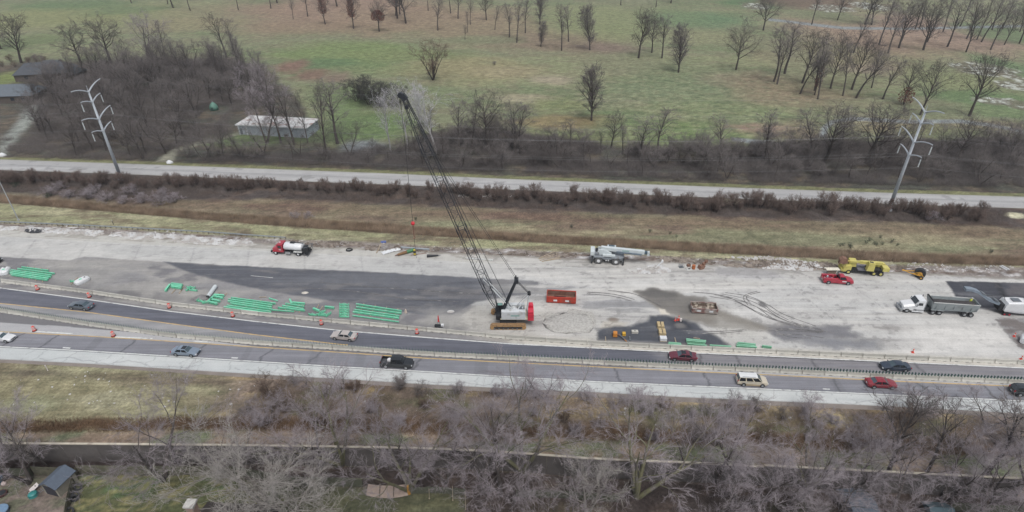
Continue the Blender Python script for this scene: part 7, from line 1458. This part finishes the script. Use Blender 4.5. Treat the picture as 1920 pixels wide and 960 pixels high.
o = thing('game_board', 'white tilted board with a dark hole left of the garden shed', 'game board', G(66, 916, .1), R(-35)); MB().add([(-.4, -.6, .1), (.4, -.6, .1), (.4, .5, .5), (-.4, .5, .5), (-.4, -.6, .04), (.4, -.6, .04), (.4, .5, .44), (-.4, .5, .44)], [(0, 1, 2, 3), (7, 6, 5, 4), (0, 4, 5, 1), (1, 5, 6, 2), (2, 6, 7, 3), (3, 7, 4, 0)]).obj('board', mwb, o); MB().cyl((0, .15, .40), (0, .12, .42), .1).obj('hole', mblk, o)
o = thing('game_board', 'flat white board lying below the tilted one left of the shed', 'game board', G(62, 923, .02), R(-20)); MB().box((0, 0, .06), (.9, .6, .08)).obj('board', mwb, o); MB().cyl((0, .1, .1), (0, .1, .11), .08).obj('hole', mblk, o)
o = thing('ladder', 'grey ladder leaning against the garden shed', 'ladder', G(75, 925, .02), R(-30)); b = MB()
for s_ in (-.2, .2): b.path([(-.2+s_, -.6, .1), (.8+s_, .9, 1.0)], .035, 4)
b.obj('rails', msteel, o); b = MB()
for k in range(6): b.path([(-.35+k*.19, -.45+k*.26, .18+k*.16), (.05+k*.19, -.45+k*.26, .18+k*.16)], .02, 4)
b.obj('rungs', msteel, o)
o = thing('fire_ring', 'dark rust fire pit at the left edge of the yard', 'fire pit', G(5, 927)); MB().cyl((0, 0, 0), (0, 0, .35), .6, .65, 16).obj('bowl', mat('fire_pit_rust', P(84, 56, 52)), o); MB().cyl((0, 0, .34), (0, 0, .37), .5).obj('ash', mblk, o)
o = thing('blue_bin', 'blue plastic bin at the left edge of the yard', 'bin', G(-1, 905)); MB().box((0, 0, .5), (.9, .8, 1.0), top=(1.15, 1.1)).obj('bin_body', mat('blue_plastic', P(70, 110, 136), .4), o); MB().box((0, 0, 1.04), (1.1, .95, .08)).obj('lid', bpy.data.materials['blue_plastic'], o)
o = thing('stone', 'pale bucket-sized stone beside the blue bin', 'stone', G(8, 908)); b = MB(); b.loft([[(r*math.cos(a), r*math.sin(a)*.8, z) for a in [k*math.pi/5 for k in range(10)]] for z, r in ((0, .35), (.25, .38), (.5, .15))]); b.obj('stone_body', mat('stone_pink', P(196, 180, 176)), o)
plank(117, 925, 124, 914, mwb, 'white pole lying between the shed and the side fence', 'white_pole', 'pole', .15)
o = thing('blue_pool_lid', 'blue-grey lid at the bottom left corner of the yard', 'lid', G(2, 962)); MB().cyl((0, 0, 0), (0, 0, .6), 1.0, 1.0, 20).obj('pool_wall', mslate, o); MB().cyl((0, 0, .6), (0, 0, .66), 1.05, 1.0, 20).obj('cover', mat('blue_cover', P(116, 144, 172)), o)
o = thing('bird_feeder', 'small yellow post wrap at the foot of the mossy trunk beside the collapsed fence', 'post wrap', G(767, 925)); MB().cyl((0, 0, 0), (0, 0, 1.5), .28, .2, 10).obj('wrap', mat('ochre_wrap', P(178, 128, 52)), o); MB().cyl((0, 0, 1.5), (0, 0, 1.6), .22).obj('top_band', mat('ochre_band', P(190, 144, 70)), o)
for i, (x, y) in enumerate([(805,935),(849,938),(873,955)]): 
    o = thing('garden_stake', f'thin pale stake in the dim lawn, {ordw(i+1)} from the left', 'stake', G(x, y), 0, 'pale stakes in the dim lawn'); MB().cyl((0, 0, 0), (.1, 0, 2.2+i*.8), .05, .04, 5).obj('stake_post', mtim, o); MB().cyl((0, 0, 0), (0, 0, .1), .1).obj('foot', mtim, o)
# chain-link fence in the hedge
t = thing('wire_fence', 'low wire fence with pale thin posts along the south side of the hedge', 'fence', G(960, 390)); o_ = G(960, 390); mp9 = mat('pale_fence_post', P(108, 104, 100))
fx = [(480,365),(600,370),(720,377),(840,383),(960,390),(1080,394),(1200,398),(1300,402)]; xs9 = np.arange(480, 1300, 24.0); pr = None
for x in xs9:
    p = G(x, float(np.interp(x, [q[0] for q in fx], [q[1] for q in fx])))-o_; MB().cyl(p, p+Vector((0, 0, 2.0)), .035, .035, 5).obj('fence_post', mp9, t)
    if pr is not None: MB().cyl(pr+Vector((0, 0, 1.95)), p+Vector((0, 0, 1.95)), .012, .012, 4).obj('top_wire', mp9, t)
    pr = p
# roadside delineators and utility cabinet post at 1440,770
for x, y, lb in [(1441, 768, 'white marker post at the edge of the shoulder above the bank'), (90, 695, 'small white marker post in the grass below the left shoulder'), (213, 421, 'small dark marker post on the pale green verge')]:
    o = thing('marker_post', lb, 'marker post', G(x, y)); MB().cyl((0, 0, 0), (0, 0, 1.3), .07, .07, 8).obj('post', mwb if 'white' in lb else mblk, o); MB().box((0, -.05, 1.15), (.18, .03, .3)).obj('reflector', mwb, o)
# rubble and litter
def rubble(name, label, bands, n, s0, s1, m_, seed):
    rs = np.random.RandomState(seed); P_ = []
    for poly in bands:
        px_, py_ = Gn([p[0] for p in poly], [p[1] for p in poly]); nn = n//len(bands); x = rs.uniform(px_.min(), px_.max(), nn*3); y = rs.uniform(py_.min(), py_.max(), nn*3); ins = np.zeros(x.shape, bool)
        for i in range(len(px_)):
            x0, y0, x1, y1 = px_[i], py_[i], px_[(i+1) % len(px_)], py_[(i+1) % len(px_)]; ins ^= ((y0 > y) != (y1 > y)) & (x < (x1-x0)*(y-y0)/(y1-y0+1e-12)+x0)
        k = ins & (fbm(x*.3, y*.5, seed+1, 3) > .42); P_.append(np.stack([x[k], y[k]], 1)[:nn])
    c = np.concatenate(P_); N = len(c); base = np.array([[-1, -1, 0], [1, -1, 0], [1, 1, 0], [-1, 1, 0], [-.6, -.7, 1], [.7, -.5, .8], [.6, .6, 1], [-.7, .6, .7]])
    sc = (s0+(s1-s0)*rs.uniform(0, 1, N)**2.5)[:, None, None]*np.stack([rs.uniform(.6, 1.4, N), rs.uniform(.5, 1, N), rs.uniform(.4, .9, N)], -1)[:, None]; V = base[None]*sc*(1+rs.uniform(-.25, .25, (N, 8, 3)))
    a = rs.uniform(0, 6.28, N); ca, sa = np.cos(a)[:, None], np.sin(a)[:, None]; X, Y = V[..., 0]*ca-V[..., 1]*sa, V[..., 0]*sa+V[..., 1]*ca; V = np.stack([X+c[:, None, 0], Y+c[:, None, 1], V[..., 2]+.01], -1).reshape(-1, 3)
    q = np.array([(4, 5, 6, 7), (0, 1, 5, 4), (1, 2, 6, 5), (2, 3, 7, 6), (3, 0, 4, 7)]); F = ((np.arange(N)*8)[:, None, None]+q[None]).reshape(-1, 4)
    return tag(mobj(name, arr_mesh(name, V, F), m_), label, 'rubble', kind='stuff')
mrub = mat('pale_broken_concrete', P(206, 206, 206), .95, .12, 1, col2=P(176, 172, 168), c2t=.5, c2s=.5); mrub2 = mat('brown_grey_debris', P(150, 140, 130), .95, .25, .8, col2=P(108, 98, 90), c2t=.5, c2s=.5)
rubble('rubble', 'bright broken concrete heaped along the left guardrail', [[(0,424),(120,429),(240,436),(360,443),(470,453),(478,459),(400,459),(300,452),(160,441),(0,431)]], 5200, .08, .42, mrub, 1)
rubble('rubble', 'grey rubble along the far shoulder from the tank truck to the grey crane', [[(530,450),(640,452),(760,460),(900,468),(1090,476),(1100,484),(900,476),(700,470),(600,464)],[(1230,480),(1400,486),(1560,492),(1700,500),(1700,508),(1540,506),(1400,502),(1240,490)]], 7000, .06, .30, mrub2, 2)
rubble('rubble', 'pale rubble heap between the scrap group and the white table', [[(1370,482),(1440,481),(1530,492),(1545,502),(1480,500),(1390,490)],[(1195,500),(1240,496),(1260,510),(1200,513),(1150,511)],[(1420,496),(1530,503),(1520,508),(1430,503)]], 1800, .07, .34, mrub, 3)
rubble('rubble', 'scattered white litter on the grass below the highway', [[(20,690),(480,712),(900,745),(1500,775),(1900,800),(1900,840),(1300,810),(700,770),(20,760)]], 260, .07, .22, mrub, 4)
rubble('rubble', 'white litter scattered along the verge by the yard', [[(100,420),(500,445),(900,462),(900,470),(500,452),(100,426)],[(1700,492),(1900,500),(1900,512),(1700,508)],[(860,364),(960,366),(960,372),(860,370)]], 420, .06, .24, mrub, 6)
rubble('gravel', 'loose gravel spread right of the crawler crane', [[(1010,590),(1060,578),(1110,585),(1120,605),(1100,625),(1040,622)]], 5000, .04, .13, mat('grey_gravel', P(178, 176, 171), .95, .22, 2.5, bump=.5), 7)
for x, y, L_, W_, H_, lb, m_ in [(1070,606,10.0,6.6,.45,'low spread gravel mound between the crawler crane and the black patch',bpy.data.materials['grey_gravel']),(377,560,3.2,2.4,.9,'dark grey mound of fill beside the barrier, left of the green frames',mat('dark_fill', P(132, 130, 130), .95, .2, 2, bump=.6)),(572,549,1.5,.9,.25,'small white sand heap on the dark asphalt',mat('white_sand', P(206, 200, 190), .95, .1, 2)),(761,586,.6,.6,.9,'small pale cone-shaped heap right of the big green stack',mat('pale_sand', P(204, 190, 176), .95, .1, 2)),(845,584,1.6,.9,.3,'white scrap heap above the red sign',mrub)]:
    o = bpy.data.objects.new('heap', None); b = MB(); n_ = 14; rs = np.random.RandomState(int(x)); secs = []
    for k, (z, r_) in enumerate(((0, 1), (.06, .95), (.35, .75), (.7, .5), (.95, .18))): secs.append([(L_/2*r_*math.cos(a)*rs.uniform(.85, 1.15), W_/2*r_*math.sin(a)*rs.uniform(.85, 1.15), H_*z) for a in [q*2*math.pi/n_ for q in range(n_)]])
    b.loft(secs); oo = b.obj('fill_heap', m_, smooth=True); oo.location = G(x, y, .02); tag(oo, lb, 'heap')
# ---- the thin winter air
HZ = 0.00016
b = MB(); b.b2(-3000, 3000, -3000, 3200, -1, 84); o = b.obj('haze', bpy.data.materials.new('haze_air')); o['kind'] = 'stuff'; o['label'] = 'thin pale winter haze over the whole scene'
m = o.data.materials[0]; m.use_nodes = True; n = m.node_tree.nodes; n.clear(); ou = n.new('ShaderNodeOutputMaterial'); pv = n.new('ShaderNodeVolumePrincipled')
pv.inputs['Color'].default_value = (.86, .92, 1, 1); pv.inputs['Density'].default_value = HZ; pv.inputs['Anisotropy'].default_value = .2; m.node_tree.links.new(pv.outputs[0], ou.inputs['Volume'])
